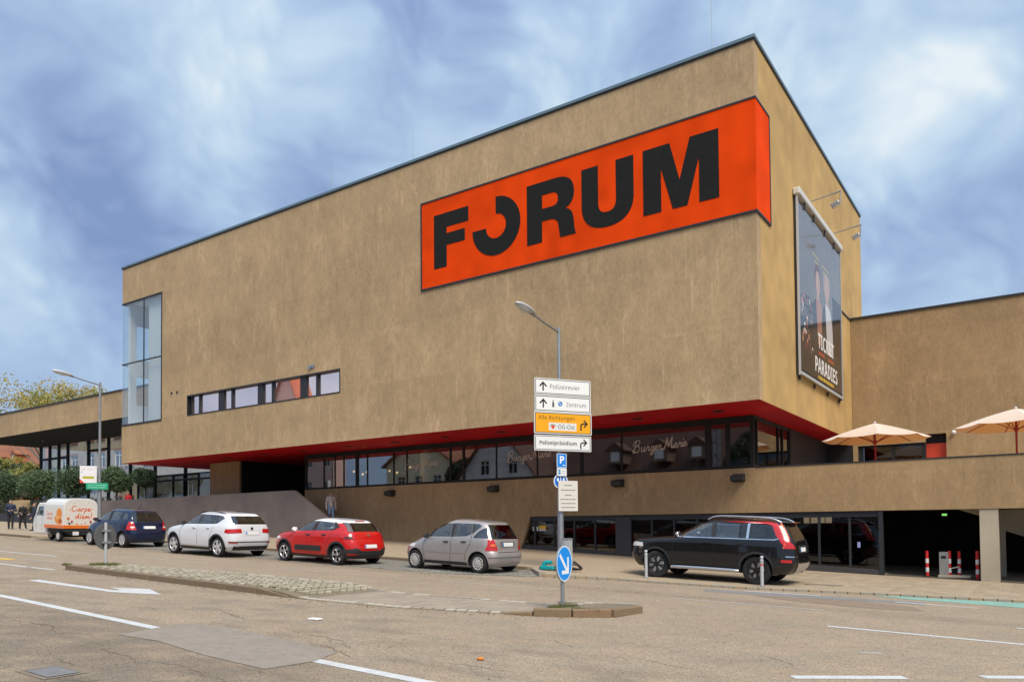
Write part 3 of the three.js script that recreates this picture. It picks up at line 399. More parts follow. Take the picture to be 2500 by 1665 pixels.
    s(14, 'M420 168 C395 150 360 180 360 212 C360 240 395 238 414 170 C408 230 400 290 372 302 C345 308 345 275 385 258 C410 246 430 225 442 205'); s(14, 'M442 205 C470 195 482 165 464 158 C444 155 434 200 446 225 C458 242 485 225 496 200'); s(14, 'M496 200 C506 182 508 165 510 152 C518 170 534 160 540 168 C530 195 522 228 536 232 C546 232 552 226 556 218');
    s(17, 'M650 60 C640 120 625 190 590 235 C575 248 555 235 565 218'); s(14, 'M650 60 C655 120 662 170 668 205 C690 150 715 95 740 55'); s(17, 'M740 55 C730 120 715 195 728 228 C738 240 755 220 762 205');
    s(14, 'M820 168 C795 150 762 185 762 212 C765 245 800 230 816 170 C808 205 808 232 822 232 C836 230 846 212 852 196'); s(14, 'M852 196 C862 178 864 165 866 152 C874 170 888 160 894 168 C886 195 878 228 892 232 C904 230 912 212 918 190'); s(14, 'M922 162 C915 190 908 230 922 232 C934 230 942 215 948 202'); s(14, 'M948 202 C972 195 984 165 966 158 C946 155 938 200 950 225 C962 242 985 225 996 200'); s(16, 'M930 118 L934 112');
  });
  const mScript = new THREE.MeshStandardMaterial({ color: new THREE.Color().setRGB(0.6, 0.52, 0.42), roughness: 0.7, alphaMap: script, transparent: true });
  for (const [x, y, w] of [[-23.75, 4.85, 2.15], [-17.75, 4.9, 2.35], [-11.85, 4.93, 2.35]]) { const g = new THREE.PlaneGeometry(w, w * 0.352); g.translate(x, y, PZ - 0.044); P('lettering', g, mScript, rest); }

  // garage front
  const garage = P('garage_frame', [box(-17.72, 2.1, PZ - 0.22, -4.26, 2.29, PZ - 0.08), box(-4.32, -0.5, PZ - 0.25, -4.2, 2.28, PZ - 0.02), ...[-17.5, -16.55, -15.6, -14.65, -12.21, -11.31, -10.41, -9.3, -8.2, -7.1, -6.16, -5.2].map((x) => box(x - 0.035, pav(x, PZ) + 0.1, PZ - 0.2, x + 0.035, 2.1, PZ - 0.1))], M.anthracite);
  { const e = [-18.15, -17.5, -16.55, -15.6, -14.65, -13.7, -13.06, -12.21, -11.31, -10.41, -9.3, -8.2, -7.1, -6.16, -5.2, -4.3]; for (let i = 1; i < e.length; i++) { if (e[i] === -13.06) continue; const a = e[i - 1], c = e[i]; P('pane', wallXY([[a, pav(a, PZ) + 0.16], [c - 0.03, pav(c, PZ) + 0.16], [c - 0.03, 2.1], [a === -18.15 ? -17.72 : a, 2.1]], [], PZ - 0.14, 0.012), M.glassDark, garage); } }
  P('plinth_strip', wallXY([[-18.15, -0.5], [-4.21, -0.5], [-4.21, pav(-4.2, PZ) + 0.17], [-18.15, pav(-18.15, PZ) + 0.17]], [], PZ - 0.04, 0.2), M.greyPanel);
  P('infill_panel', wallXY([[-13.7, 0], [-13.06, 0], [-13.06, 2.2], [-13.7, 2.2]], [], PZ - 0.02, 0.2), M.greyPanel);
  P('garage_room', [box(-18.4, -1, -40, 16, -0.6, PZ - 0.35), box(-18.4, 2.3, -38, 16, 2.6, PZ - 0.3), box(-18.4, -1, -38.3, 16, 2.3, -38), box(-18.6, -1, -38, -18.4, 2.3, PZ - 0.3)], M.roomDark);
  P('garage_column', box(-1.54, -0.5, -27.6, -1.06, 2.28, PZ - 0.03), M.concreteGrey);
  P('ramp_wall', wallXY([[-1.15, -0.5], [-0.99, -0.5], [-0.99, 1.6], [4, -0.2], [4, 2.3], [-1.15, 2.3]], [], -30, 0.3), M.concreteGrey);
  P('ramp_beam', wallXY([[-2.2, 2.3], [-1.2, 1.95], [-1.2, 2.3]], [], -28.2, 1.2), M.concreteGrey);
  P('garage_ramp', sheet(-4.2, 8, -38, -27.05, 6, 12, (x, z) => pav(Math.min(x, 4), PZ) + 0.004 - Math.max(0, -29.5 - z) * 0.1), std([0.1, 0.085, 0.065], 0.95, 0, { map: T_grain }));
  const st2 = (x, y, w, h, m) => P('sticker', box(x, y, PZ - 0.136, x + w, y + h, PZ - 0.132), m, garage);
  st2(-17.62, 1.7, 0.1, 0.18, M.offWhite); st2(-17.42, 1.7, 0.08, 0.18, M.offWhite); st2(-17.3, 1.78, 0.34, 0.14, M.yellow); st2(-17.3, 1.7, 0.34, 0.07, M.offWhite); st2(-4.98, 1.1, 0.09, 0.18, std([0.3, 0.32, 0.6], 0.5));
  // ceiling tubes that are switched on in the garage
  for (const [x, w] of [[-16.2, 1.25], [-14.75, 0.75]]) { const m = P('ceiling_tube', box(x, 2.12, -29.04, x + w, 2.2, -28.96), std([0.5, 0.3, 0.14], 0.5, 0, { emissive: new THREE.Color().setRGB(1, 0.62, 0.32), emissiveIntensity: 0.45 })); }
  for (const x of [-15.5]) { const l = new THREE.PointLight(new THREE.Color(1, 0.7, 0.4), 0.8, 12); l.position.set(x, 2.02, -29); l.castShadow = true; scene.add(l); }
  for (const [x, w] of [[-9.95, 0.12], [-9.75, 0.12], [-9.52, 0.55], [-8.9, 0.12], [-7.6, 0.2], [-7.34, 0.5], [-6.8, 0.22]]) P('window_reflection', box(x, 1.92, -31.04, x + w, 2.2, -31), std([0.4, 0.3, 0.2], 0.6, 0, { emissive: new THREE.Color().setRGB(0.9, 0.62, 0.36), emissiveIntensity: 0.3 }));  // glowing boxes standing in for house windows reflected in the garage glass

  // entrance terrace, brown wall pier, recess and glazed entrance
  P('entrance_floor', [box(-56, 1, -31.4, -31.75, 2.85, -25.3), box(-31.75, 1, PZ + 0.01, -29.7, 2.85, -25.3)], M.concreteGrey);
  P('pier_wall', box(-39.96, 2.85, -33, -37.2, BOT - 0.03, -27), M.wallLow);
  P('shaded_recess_wall', [box(-37.198, 2.86, -33, -37.1, BOT - 0.03, -27.1), box(-37.2, 2.85, -33.2, -31.75, BOT - 0.03, -33), box(-31.95, 2.85, -33, -31.73, BOT - 0.03, PZ - 0.4)], M.black);  // shade of the recess put into black colour, also over the pier side
  const ent = P('entrance_screen', [box(-55, 5.3, -31.1, -40, 5.42, -30.95), ...[-54.7, -52.5, -50.2, -48.9, -47.2, -45.4, -43.5, -40.1].map((x) => box(x - 0.05, 2.85, -31.08, x + 0.05, BOT - 0.03, -30.96))], M.black);
  { const e = [-54.7, -52.5, -50.2, -48.9, -47.2, -45.4, -43.5, -40.1]; for (let i = 1; i < e.length; i++) { P('pane', box(e[i - 1] + 0.05, 2.87, -31.02, e[i] - 0.05, 5.3, -31.008), M.glassDark, ent); P('pane', box(e[i - 1] + 0.05, 5.42, -31.02, e[i] - 0.05, BOT - 0.03, -31.008), M.glassDark, ent); } for (const x of [-53.55, -53.25, -48.05, -47.6]) P('door_handle', rod([x, 3.2, -30.85], [x, 5.0, -30.85], 0.04), M.steel, ent); }
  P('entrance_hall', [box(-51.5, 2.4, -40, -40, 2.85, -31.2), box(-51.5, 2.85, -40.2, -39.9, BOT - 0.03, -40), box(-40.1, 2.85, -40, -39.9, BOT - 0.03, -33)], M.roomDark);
}
{ // stairs down beside the plinth and the plum-grey wing wall in front of them
  const s = thing('entrance_wall', 'long plum grey rendered wall with sloping end in front of the entrance terrace', 'wall', [0, 0, 0]);
  put('wall', wallXY([[-49, 0.5], [-26.0, 0.5], [-26.0, 1.2], [-30.3, 3.76], [-49, 3.72]], [], -25, 0.3), M.purple, s);
  for (let i = 0; i < 9; i++) { const y = 2.68 - i * 0.172, x = -29.7 + i * 0.3; put('step', box(x, 0.6, PZ + 0.01, x + 0.3, y, -25.3), M.concreteGrey, s); }
}
{ // right wing behind the terrace
  const w = thing('side_wing', 'low ochre concrete wing behind the terrace with dark door niche', 'building', [0, 0, 0]);
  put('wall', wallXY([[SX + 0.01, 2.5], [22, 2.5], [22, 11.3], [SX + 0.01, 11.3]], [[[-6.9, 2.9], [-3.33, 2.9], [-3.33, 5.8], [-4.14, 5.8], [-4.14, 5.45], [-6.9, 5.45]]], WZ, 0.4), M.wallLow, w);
  put('roof_coping', box(SX + 0.01, 11.3, WZ - 0.5, 22, 11.4, WZ + 0.05), M.darkTrim, w);
  put('roof', box(SX + 0.01, 11, -48, 22, 11.28, WZ - 0.4), M.concreteGrey, w);
  put('terrace_floor', box(-8.2, 2.6, WZ, 22, 3.1, PZ - 0.3), M.concreteGrey, w);
  const fr = put('window_frame', [box(-6.9, 2.9, WZ - 0.3, -6.7, 5.45, WZ - 0.1), box(-5.52, 2.9, WZ - 0.3, -5.38, 5.45, WZ - 0.1), box(-4.3, 2.9, WZ - 0.3, -4.14, 5.45, WZ - 0.1), box(-6.7, 5.36, WZ - 0.3, -5.52, 5.45, WZ - 0.1), box(-5.38, 5.36, WZ - 0.3, -4.3, 5.45, WZ - 0.1)], M.black, w);
  for (const [a, b] of [[-6.7, -5.52], [-5.38, -4.3]]) put('pane', box(a, 2.9, WZ - 0.2, b, 5.36, WZ - 0.19), M.glassDark, fr);
  put('door', box(-4.14, 2.9, WZ - 0.34, -3.33, 5.4, WZ - 0.3), std([0.66, 0.06, 0.02], 0.5), w);
  put('niche', [box(-7, 2.9, -40.5, -3.2, 6, -40.3), box(-4.16, 5.41, WZ - 0.38, -3.3, 5.9, WZ - 0.36)], M.black, w);
}
{
  const s = thing('wall_lamp', 'round white wall lamp beside the dark door niche of the wing', 'wall lamp', [-3.04, 5.79, WZ]);
  put('lamp_globe', at(new THREE.SphereGeometry(0.09, 14, 10), 0, 0, 0.1), M.white, s); put('bracket', rod([0, 0, 0], [0, 0, 0.06], 0.05), M.zinc, s);
}
{ // glazed link with its deep roof, left of the block
  const c = thing('link_roof', 'long flat ochre concrete roof with black underside left of the block', 'canopy', [0, 0, 0]);
  put('fascia', box(-75, 9.5, -28.1, -44.0, 11.33, -27.8), M.wall, c); put('fascia', box(-75.3, 9.5, -33.2, -75, 11.33, -27.8), M.wall, c);
  put('roof', box(-75, 11.0, -33.2, -44.0, 11.25, -28.1), M.concreteGrey, c); put('roof_coping', box(-75.3, 11.33, -33.4, -44.0, 11.42, -27.74), M.darkTrim, c);
  put('soffit', box(-75, 9.46, -33.2, -44.0, 9.5, -27.82), M.soffitBlack, c);
  put('downlight', at(new THREE.CylinderGeometry(0.1, 0.1, 0.1, 12), -68.6, 9.42, -30.66), M.zinc, c);
  const e = [-74.4, -72.75, -71.1, -69.5, -66, -62.8, -59.5, -56, -52, -48, -44.5];
  const f = each('mullion', e.map((x) => box(x - 0.09, 3.6, -33.2, x + 0.09, 9.46, -33)), M.black, c)[0];
  put('transom', [box(-74.4, 8.2, -33.18, -69.5, 8.38, -33.02), box(-66, 8.5, -33.18, -62.8, 8.68, -33.02), box(-62.8, 5.9, -33.18, -44.5, 6.05, -33.02)], M.black, f);
  for (let i = 1; i < e.length; i++) put('pane', box(e[i - 1] + 0.09, 3.6, -33.11, e[i] - 0.09, 9.46, -33.1), M.glass, f);
}
// dark angled spotlights on the plinth
{
  const g = new THREE.ExtrudeGeometry(shapeOf([[0, -0.14], [0.3, -0.1], [0.34, 0.06], [0, 0.14]]), { depth: 0.42, bevelEnabled: true, bevelSize: 0.01, bevelThickness: 0.01, bevelSegments: 1 }); g.rotateY(-Math.PI / 2); g.translate(0.21, 0, 0);
  const names = ['nearest the entrance stairs', 'above the red hatchback and silver car gap', 'beside the direction signs', 'above the black estate car']; let first;
  [-25.53, -19.46, -13.5, -8.8].forEach((x, i) => {
    let t; if (!first) { t = first = thing('spotlight', '', 'wall lamp', [x, 3.53, PZ]); put('housing', g, M.plastic, t); put('lens', at(box(-0.17, -0.11, 0, 0.17, -0.105, 0.24), 0, -0.03, 0.03), std([0.02, 0.02, 0.022], 0.1), t); } else { t = first.clone(); t.name = numbered('spotlight'); scene.add(t); t.position.set(x, 3.53, PZ); }
    tag(t, `black wedge spotlight on the plinth, ${names[i]}`, 'wall lamp', 'spotlights along the plinth');
  });
}
// ------------------------------------------------------------------ billboard, sunshades, things on the terrace and in the windows
{
  const b = thing('billboard', 'tall framed film poster board on the side wall with white top casing', 'billboard', [SX, 7.2, -31.85]);
  const poster = canvasTex(680, 640, (g, w, h) => {
    g.fillStyle = '#6d6b69'; g.fillRect(0, 0, w, h);
    const r = mulberry(3); for (let i = 0; i < 260; i++) { g.fillStyle = `rgba(${120 + 100 * r()},${110 + 90 * r()},${110 + 90 * r()},0.16)`; g.fillRect(r() * w, r() * h * 0.7, 4 + r() * 60, 2 + r() * 5); }
    g.fillStyle = '#252424'; g.fillRect(0, 430, w, 210); for (let i = 0; i < 300; i++) { g.fillStyle = 'rgba(30,29,30,0.35)'; g.fillRect(r() * w, 330 + r() * 110, 10 + r() * 60, 3 + r() * 16); }
    for (const [x, y, s, top, hair] of [[275, 300, 1, '#a5745f', '#5b3d2c'], [425, 290, 1.12, '#c9c6c4', '#8f8b88']]) { // two plain figures
      g.fillStyle = hair; g.beginPath(); g.ellipse(x, y - 78 * s, 50 * s, 62 * s, 0, 0, 7); g.fill(); g.fillStyle = '#b5937f'; g.beginPath(); g.ellipse(x + 4, y - 62 * s, 36 * s, 50 * s, 0, 0, 7); g.fill(); g.fillRect(x - 16 * s, y - 24 * s, 36 * s, 40 * s);
      g.fillStyle = top; g.beginPath(); g.moveTo(x - 84 * s, y + 190 * s); g.quadraticCurveTo(x - 96 * s, y + 24, x - 22, y + 6); g.lineTo(x + 24, y + 6); g.quadraticCurveTo(x + 96 * s, y + 24, x + 82 * s, y + 190 * s); g.fill(); g.fillStyle = '#2c2b2d'; g.beginPath(); g.moveTo(x - 84 * s, y + 190 * s); g.quadraticCurveTo(x - 96 * s, y + 24, x - 30, y + 10); g.lineTo(x - 6, y + 190 * s); g.fill();
    }
    g.fillStyle = '#1a1a1c'; g.fillRect(520, 230, 160, 260); for (let i = 0; i < 46; i++) { g.fillStyle = ['#a34a3c', '#c98b73', '#d8c9bd', '#7d2a22'][i % 4]; g.fillRect(20 + r() * 150, 330 + r() * 250, 3 + r() * 16, 3 + r() * 22); }
    g.textAlign = 'center';
    g.fillStyle = '#6d6b69'; g.fillRect(180, 115, 310, 50); g.strokeStyle = '#b7a24b'; g.lineWidth = 9; for (const [x, y, l] of [[200, 135, 110], [350, 142, 120], [230, 158, 60], [370, 165, 70]]) { g.setLineDash([14, 5, 8, 6]); g.beginPath(); g.moveTo(x, y); g.lineTo(x + l, y); g.stroke(); } g.setLineDash([]);
    g.fillStyle = '#f3f1ef'; g.font = 'bold 86px sans-serif'; g.save(); g.translate(400, 505); g.scale(0.95, 1); g.fillText('TICKET', 0, 0); g.fillText('PARADIES', 0, 104); g.restore(); g.fillStyle = '#b03a20'; g.fillRect(270, 519, 100, 12); g.fillRect(430, 519, 100, 12);
    g.strokeStyle = '#e0b72a'; g.lineWidth = 13; g.setLineDash([18, 6, 30, 6]); g.beginPath(); g.moveTo(260, 627); g.lineTo(520, 627); g.stroke();
  });
  put('poster', at(new THREE.BoxGeometry(0.04, 6.1, 7.0), 0.12, 3.25, 0), M.plastic, b);
  const pg = new THREE.PlaneGeometry(6.95, 6.05); pg.rotateY(Math.PI / 2); put('poster_sheet', at(pg, 0.148, 3.25, 0), phys([1, 1, 1], { map: poster, roughness: 0.5, specularIntensity: 0.3, clearcoat: 0.8, clearcoatRoughness: 0.08 }), b.children[0]);
  put('frame', [box(0.1, 0, 3.5, 0.17, 6.5, 3.56), box(0.1, 0, -3.56, 0.17, 6.5, -3.5), box(0.1, 0.05, -3.5, 0.17, 0.15, 3.5)], M.zincPale, b); put('side_panel', [box(0.02, 0, 3.47, 0.1, 6.5, 3.54), box(0.02, 0, -3.54, 0.1, 6.5, -3.47)], M.plastic, b);
  put('top_casing', rbox(0.01, 6.48, -3.62, 0.26, 6.74, 3.62, 0.05), M.offWhite, b);
  each('bracket', [-3.3, -1.1, 1.1, 3.3].map((z) => box(0.03, -0.14, z - 0.03, 0.1, 0.02, z + 0.03)), M.darkTrim, b);
  each('clip', [-2.3, -0.6, 1.2, 2.6].map((z) => box(0.16, 6.24, z - 0.06, 0.2, 6.5, z + 0.06)), M.darkTrim, b);
}
{ let first; for (const [z, where] of [[-30.2, 'nearer to the building corner'], [-34.1, 'nearer to the low wing']]) {
  let t; if (!first) { t = first = thing('floodlight', '', 'floodlight', [SX, 14.05, z]); put('arm', [rod([0, 0, 0], [1.25, 0.16, 0], 0.022), rod([1.0, 0.12, 0], [1.25, 0.16, 0], 0.03), rod([1.24, 0.16, 0], [1.22, -0.25, 0], 0.02), rod([0, 0, 0], [0.03, 0, 0], 0.08)], M.zinc, t); const h = put('lamp_head', rbox(-0.15, -0.07, -0.13, 0.15, 0.07, 0.13, 0.03), M.zinc, t); h.position.set(1.05, -0.3, 0); h.rotation.z = 0.45; const l = put('lens', rbox(-0.12, -0.012, -0.1, 0.12, 0.012, 0.1, 0.01), std([0.8, 0.8, 0.78], 0.2), h); l.position.set(0, -0.07, 0); } else { t = first.clone(); t.name = numbered('floodlight'); scene.add(t); t.position.set(SX, 14.05, z); }
  tag(t, `small grey floodlight on a thin arm above the poster board, ${where}`, 'floodlight', 'floodlights over the poster'); } }
{ // two sunshades
  const underglow = new THREE.MeshPhysicalMaterial({ color: new THREE.Color().setRGB(0.85, 0.47, 0.17), roughness: 1, transmission: 0.45, thickness: 0, side: THREE.DoubleSide });  // orange underlayer added: daylight through the cloth put into its colour
  const cloth = new THREE.MeshPhysicalMaterial({ color: new THREE.Color().setRGB(0.8, 0.68, 0.55), roughness: 1, transmission: 0.45, thickness: 0, side: THREE.DoubleSide }), wood = std([0.34, 0.02, 0.02], 0.5);
  const make = (pos, label) => {
    const t = thing('sunshade', label, 'parasol', pos, 0.2, 'sunshades on the terrace'), R = 1.95, H = 2.73, dip = 0.62, p = [], uv = [], idx = [], n = 8, m = 8;
    for (let i = 0; i < n; i++) for (let j = 0; j <= m; j++) for (let k = 0; k <= 6; k++) { const a0 = i / n * 6.2832, a1 = (i + 1) / n * 6.2832, s = j / m, u = k / 6, A = [Math.cos(a0) * R, Math.sin(a0) * R], B = [Math.cos(a1) * R, Math.sin(a1) * R]; p.push(mix(A[0], B[0], u) * s, H - dip * (0.75 * s + 0.25 * s * s) - 0.05 * s * Math.sin(Math.PI * u), mix(A[1], B[1], u) * s); uv.push(u, s); }
    for (let i = 0; i < n; i++) for (let j = 0; j < m; j++) for (let k = 0; k < 6; k++) { const a = i * (m + 1) * 7 + j * 7 + k; idx.push(a, a + 1, a + 7, a + 1, a + 8, a + 7); }
    const g = new THREE.BufferGeometry(); g.setAttribute('position', new THREE.Float32BufferAttribute(p, 3)); g.setAttribute('uv', new THREE.Float32BufferAttribute(uv, 2)); g.setIndex(idx); g.computeVertexNormals(); put('canopy', g, cloth, t); const lg = g.clone(); lg.translate(0, -0.012, 0); put('underglow', lg, underglow, t);
    put('pole', rod([0, 0, 0], [0, H - 0.03, 0], 0.035), wood, t); put('hub', at(new THREE.CylinderGeometry(0.07, 0.07, 0.12, 12), 0, H - 0.75, 0), wood, t); put('finial', at(new THREE.SphereGeometry(0.05, 10, 8), 0, H + 0.02, 0), M.offWhite, t); put('base', at(new THREE.CylinderGeometry(0.32, 0.38, 0.08, 20), 0, 0.04, 0), M.concreteGrey, t);
    for (let i = 0; i < n; i++) { const a = i / n * 6.2832, c = Math.cos(a), s = Math.sin(a); put('rib', rod([c * 0.05, H - 0.05, s * 0.05], [c * R * 0.985, H - dip - 0.03, s * R * 0.985], 0.016, 0.014, 6), wood, t); put('strut', rod([c * 0.06, H - 0.75, s * 0.06], [c * R * 0.52, H - dip * 0.47 - 0.03, s * R * 0.52], 0.014, 0.014, 6), wood, t); }
    return t;
  };
  make([-5.33, 3.1, -33], 'cream sunshade with red frame beside the red soffit on the terrace'); make([-0.68, 3.24, -33], 'cream sunshade with red pole before the plain wing wall, cut by the frame');
}
{ // things standing on the inner window ledge of the restaurant (ledge top at 3.99)
  const ledge = 3.9; put('window_ledge', box(-31.5, 3.86, PZ - 0.3 - 0.35, -8.5, 3.9, PZ - 0.301), M.black, cinema);
  const z = PZ - 0.42;
  const pot = thing('flower_pot', 'red tapered pot with a bare twig on the restaurant window ledge', 'pot', [-12.98, ledge, z]); put('pot', at(new THREE.CylinderGeometry(0.11, 0.08, 0.4, 16), 0, 0.2, 0), M.red, pot); put('twig', [rod([0, 0.4, 0], [0.03, 0.9, 0], 0.008, 0.004, 5), rod([0, 0.42, 0], [-0.05, 0.75, 0.02], 0.006, 0.003, 5)], M.soil, pot);
  tag(put('bottle', at(new THREE.LatheGeometry([[0, 0], [0.05, 0], [0.055, 0.02], [0.055, 0.28], [0.02, 0.36], [0.02, 0.45], [0, 0.45]].map((p) => new THREE.Vector2(...p)), 14), -12.8, ledge, z), std([0.05, 0.07, 0.3], 0.25)), 'slim dark blue bottle beside the red pot on the restaurant ledge', 'bottle');
  const lamp = thing('desk_lamp', 'jointed beige desk lamp on the ledge behind the restaurant glass', 'lamp', [-12.5, ledge, z]); put('base', at(new THREE.CylinderGeometry(0.09, 0.1, 0.03, 16), 0, 0.015, 0), M.offWhite, lamp); put('arm', [rod([0, 0.03, 0], [-0.02, 0.36, 0], 0.018), rod([-0.02, 0.36, 0], [0.28, 0.52, 0], 0.018)], std([0.6, 0.45, 0.33], 0.5), lamp); const sh = new THREE.CylinderGeometry(0.035, 0.11, 0.16, 16, 1, true); sh.rotateZ(0.5); put('shade', at(sh, 0.33, 0.46, 0), std([0.75, 0.55, 0.2], 0.5, 0, { side: THREE.DoubleSide }), lamp);
  const jar = thing('storage_jar', 'pale green lidded jar on the restaurant window ledge', 'jar', [-10.48, ledge, z]); put('body', new THREE.LatheGeometry([[0, 0], [0.11, 0], [0.12, 0.03], [0.12, 0.26], [0.08, 0.31], [0.08, 0.34], [0, 0.34]].map((p) => new THREE.Vector2(...p)), 18), std([0.5, 0.55, 0.42], 0.35), jar); put('lid', at(new THREE.CylinderGeometry(0.09, 0.09, 0.06, 18), 0, 0.37, 0), M.offWhite, jar);
  tag(put('gift_box', rbox(-25.85, ledge, z - 0.1, -25.6, ledge + 0.26, z + 0.1, 0.01), std([0.68, 0.45, 0.08], 0.6)), 'yellow cardboard box on the ledge of the restaurant window near the stairs', 'box');
  tag(put('storage_tin', at(new THREE.CylinderGeometry(0.08, 0.08, 0.26, 16), -24.85, ledge + 0.13, z), M.red), 'red tin on the window ledge below the first script lettering', 'tin');
  const bk = thing('leaflet_stand', 'small stand of pale blue leaflets at the glazed restaurant corner', 'leaflet stand', [-8.95, ledge, z]); for (let i = 0; i < 4; i++) { const c = put('leaflet', rbox(-0.12, 0, -0.01, 0.12, 0.3 + 0.03 * i, 0.01, 0.004), std([0.35 + 0.1 * i, 0.5 + 0.04 * i, 0.58], 0.6), bk); c.position.set(-0.2 + 0.15 * i, 0, -0.03 * i); c.rotation.z = 0.12 * (i - 1.5); } put('base', rbox(-0.4, 0, -0.14, 0.35, 0.02, 0.06, 0.005), M.plastic, bk);
  tag(put('menu_board', rbox(-30.35, 3.9, z - 0.04, -29.95, 4.45, z, 0.01), M.offWhite), 'white upright menu board behind the glass next to the dark recess', 'menu board');
  // pendant bulbs that are lit
  const bulbs = [[-29.75, 4.86, -28.6], [-29.4, 4.72, -28.9], [-29.2, 4.58, -28.3], [-28.9, 4.8, -28.7], [-27.1, 4.76, -28.5], [-26.5, 4.64, -28.4], [-25.9, 4.9, -28.7]]; let first;
  bulbs.forEach(([x, y, zz], i) => {
    let t; if (!first) { t = first = thing('pendant_lamp', '', 'pendant lamp', [x, y, zz]); put('bulb', new THREE.SphereGeometry(0.06, 12, 10), std([0.8, 0.5, 0.25], 0.4, 0, { emissive: new THREE.Color().setRGB(1, 0.6, 0.25), emissiveIntensity: 0.9 }), t); put('cord', rod([0, 0.06, 0], [0, 0.8, 0], 0.006, 0.006, 5), M.black, t); put('socket', at(new THREE.CylinderGeometry(0.025, 0.025, 0.07, 8), 0, 0.085, 0), M.black, t); } else { t = first.clone(); t.name = numbered('pendant_lamp'); scene.add(t); t.position.set(x, y, zz); }
    tag(t, ['glowing bulb nearest the dark recess, in the cluster of four', 'second glowing bulb from the dark recess, in the cluster of four', 'lowest glowing bulb in the cluster of four near the recess', 'glowing bulb of the cluster of four farthest from the recess', 'glowing bulb hanging alone just before the first script lettering', 'low glowing bulb above the yellow box in the restaurant window', 'high glowing bulb beside the first script lettering on the glass'][i], 'pendant lamp', 'bulbs behind the restaurant panes');
    const l = new THREE.PointLight(new THREE.Color(1, 0.65, 0.35), 0.25, 8); l.position.set(x, y, zz); l.castShadow = true; scene.add(l);
  });
}
// ------------------------------------------------------------------ street furniture
const zPole = (x, y0, y1, z, r = 0.055) => rod([x, y0, z], [x, y1, z], r, r, 14);
function lampPost(x, z, y0, h, arm, label) { // tapered mast, bent arm over the road, flat head
  const t = thing('street_lamp', label, 'street lamp', [x, y0, z]);
  put('pole', [rod([0, 0, 0], [0, h * 0.3, 0], 0.1, 0.095, 16), rod([0, h * 0.3, 0], [0, h * 0.34, 0], 0.095, 0.065, 16), rod([0, h * 0.34, 0], [0, h, 0], 0.065, 0.05, 14)], M.zinc, t);
  put('arm', tube([[0, h - 0.14, 0], [0, h - 0.1, 0.25], [0, h - 0.02, arm * 0.55], [0, h + 0.1, arm]], 0.032, 16, 8), M.zinc, t);
  const hg = new THREE.SphereGeometry(1, 20, 12); hg.scale(0.17, 0.11, 0.5); const p = hg.attributes.position; for (let i = 0; i < p.count; i++) if (p.getY(i) < 0) p.setY(i, p.getY(i) * 0.35); hg.computeVertexNormals();
  const head = put('lamp_head', hg, M.zincPale, t); head.position.set(0, h + 0.17, arm + 0.42); head.rotation.x = -0.14;
  const lg = new THREE.SphereGeometry(1, 16, 8, 0, 6.2832, Math.PI / 2, Math.PI / 2); lg.scale(0.14, 0.09, 0.33); const lens = put('lens', lg, phys([0.9, 0.9, 0.88], { roughness: 0.15, transmission: 0.5, thickness: 0 }), head); lens.position.set(0, -0.02, 0.08);
  put('neck', rod([0, h + 0.08, arm - 0.08], [0, h + 0.13, arm + 0.12], 0.05, 0.06), M.zinc, t);
  return t;
}
const LP = [-12.22, -20.4], lpY = pav(-12.22, -20.4);
lampPost(LP[0], LP[1], lpY, 7.45, 1.45, 'grey street lamp whose mast carries the direction signs, before the plinth');
lampPost(-37.9, -19.54, pav(-37.9, -19.54), 7.58, 1.35, 'slim street lamp behind the blue hatchback carrying a green street sign');
{ const t = thing('switch_box', 'small pale grey switch box standing at the foot of the sign mast', 'switch box', [-11.95, pav(-11.95, -20.35), -20.35]); put('cabinet', rbox(-0.12, 0, -0.1, 0.12, 0.92, 0.1, 0.015), M.zincPale, t); put('cap', rbox(-0.13, 0.9, -0.11, 0.13, 0.95, 0.11, 0.01), M.zinc, t); }
// signs are flat boards with a printed face
function board(name, label, category, w, h, face, pos, turn, group, backM = M.zinc, round = 0.03) {
  const t = thing(name, label, category, pos, turn, group);
  const s = new THREE.Shape(), r = round; s.moveTo(-w / 2 + r, -h / 2); s.lineTo(w / 2 - r, -h / 2); s.quadraticCurveTo(w / 2, -h / 2, w / 2, -h / 2 + r); s.lineTo(w / 2, h / 2 - r); s.quadraticCurveTo(w / 2, h / 2, w / 2 - r, h / 2); s.lineTo(-w / 2 + r, h / 2); s.quadraticCurveTo(-w / 2, h / 2, -w / 2, h / 2 - r); s.lineTo(-w / 2, -h / 2 + r); s.quadraticCurveTo(-w / 2, -h / 2, -w / 2 + r, -h / 2);
  const g = new THREE.ExtrudeGeometry(s, { depth: 0.035, bevelEnabled: false }); g.translate(0, 0, -0.035); put('panel', g, backM, t);
  const f = new THREE.ShapeGeometry(s), p = f.attributes.position, uv = f.attributes.uv; for (let i = 0; i < p.count; i++) uv.setXY(i, p.getX(i) / w + 0.5, p.getY(i) / h + 0.5); f.translate(0, 0, 0.003); put('face', f, std([1, 1, 1], 0.45, 0, { map: face }), t);
  put('clamp', [box(-0.14, -0.03, -0.11, 0.14, 0.03, -0.035)], M.zinc, t);
  return t;
}
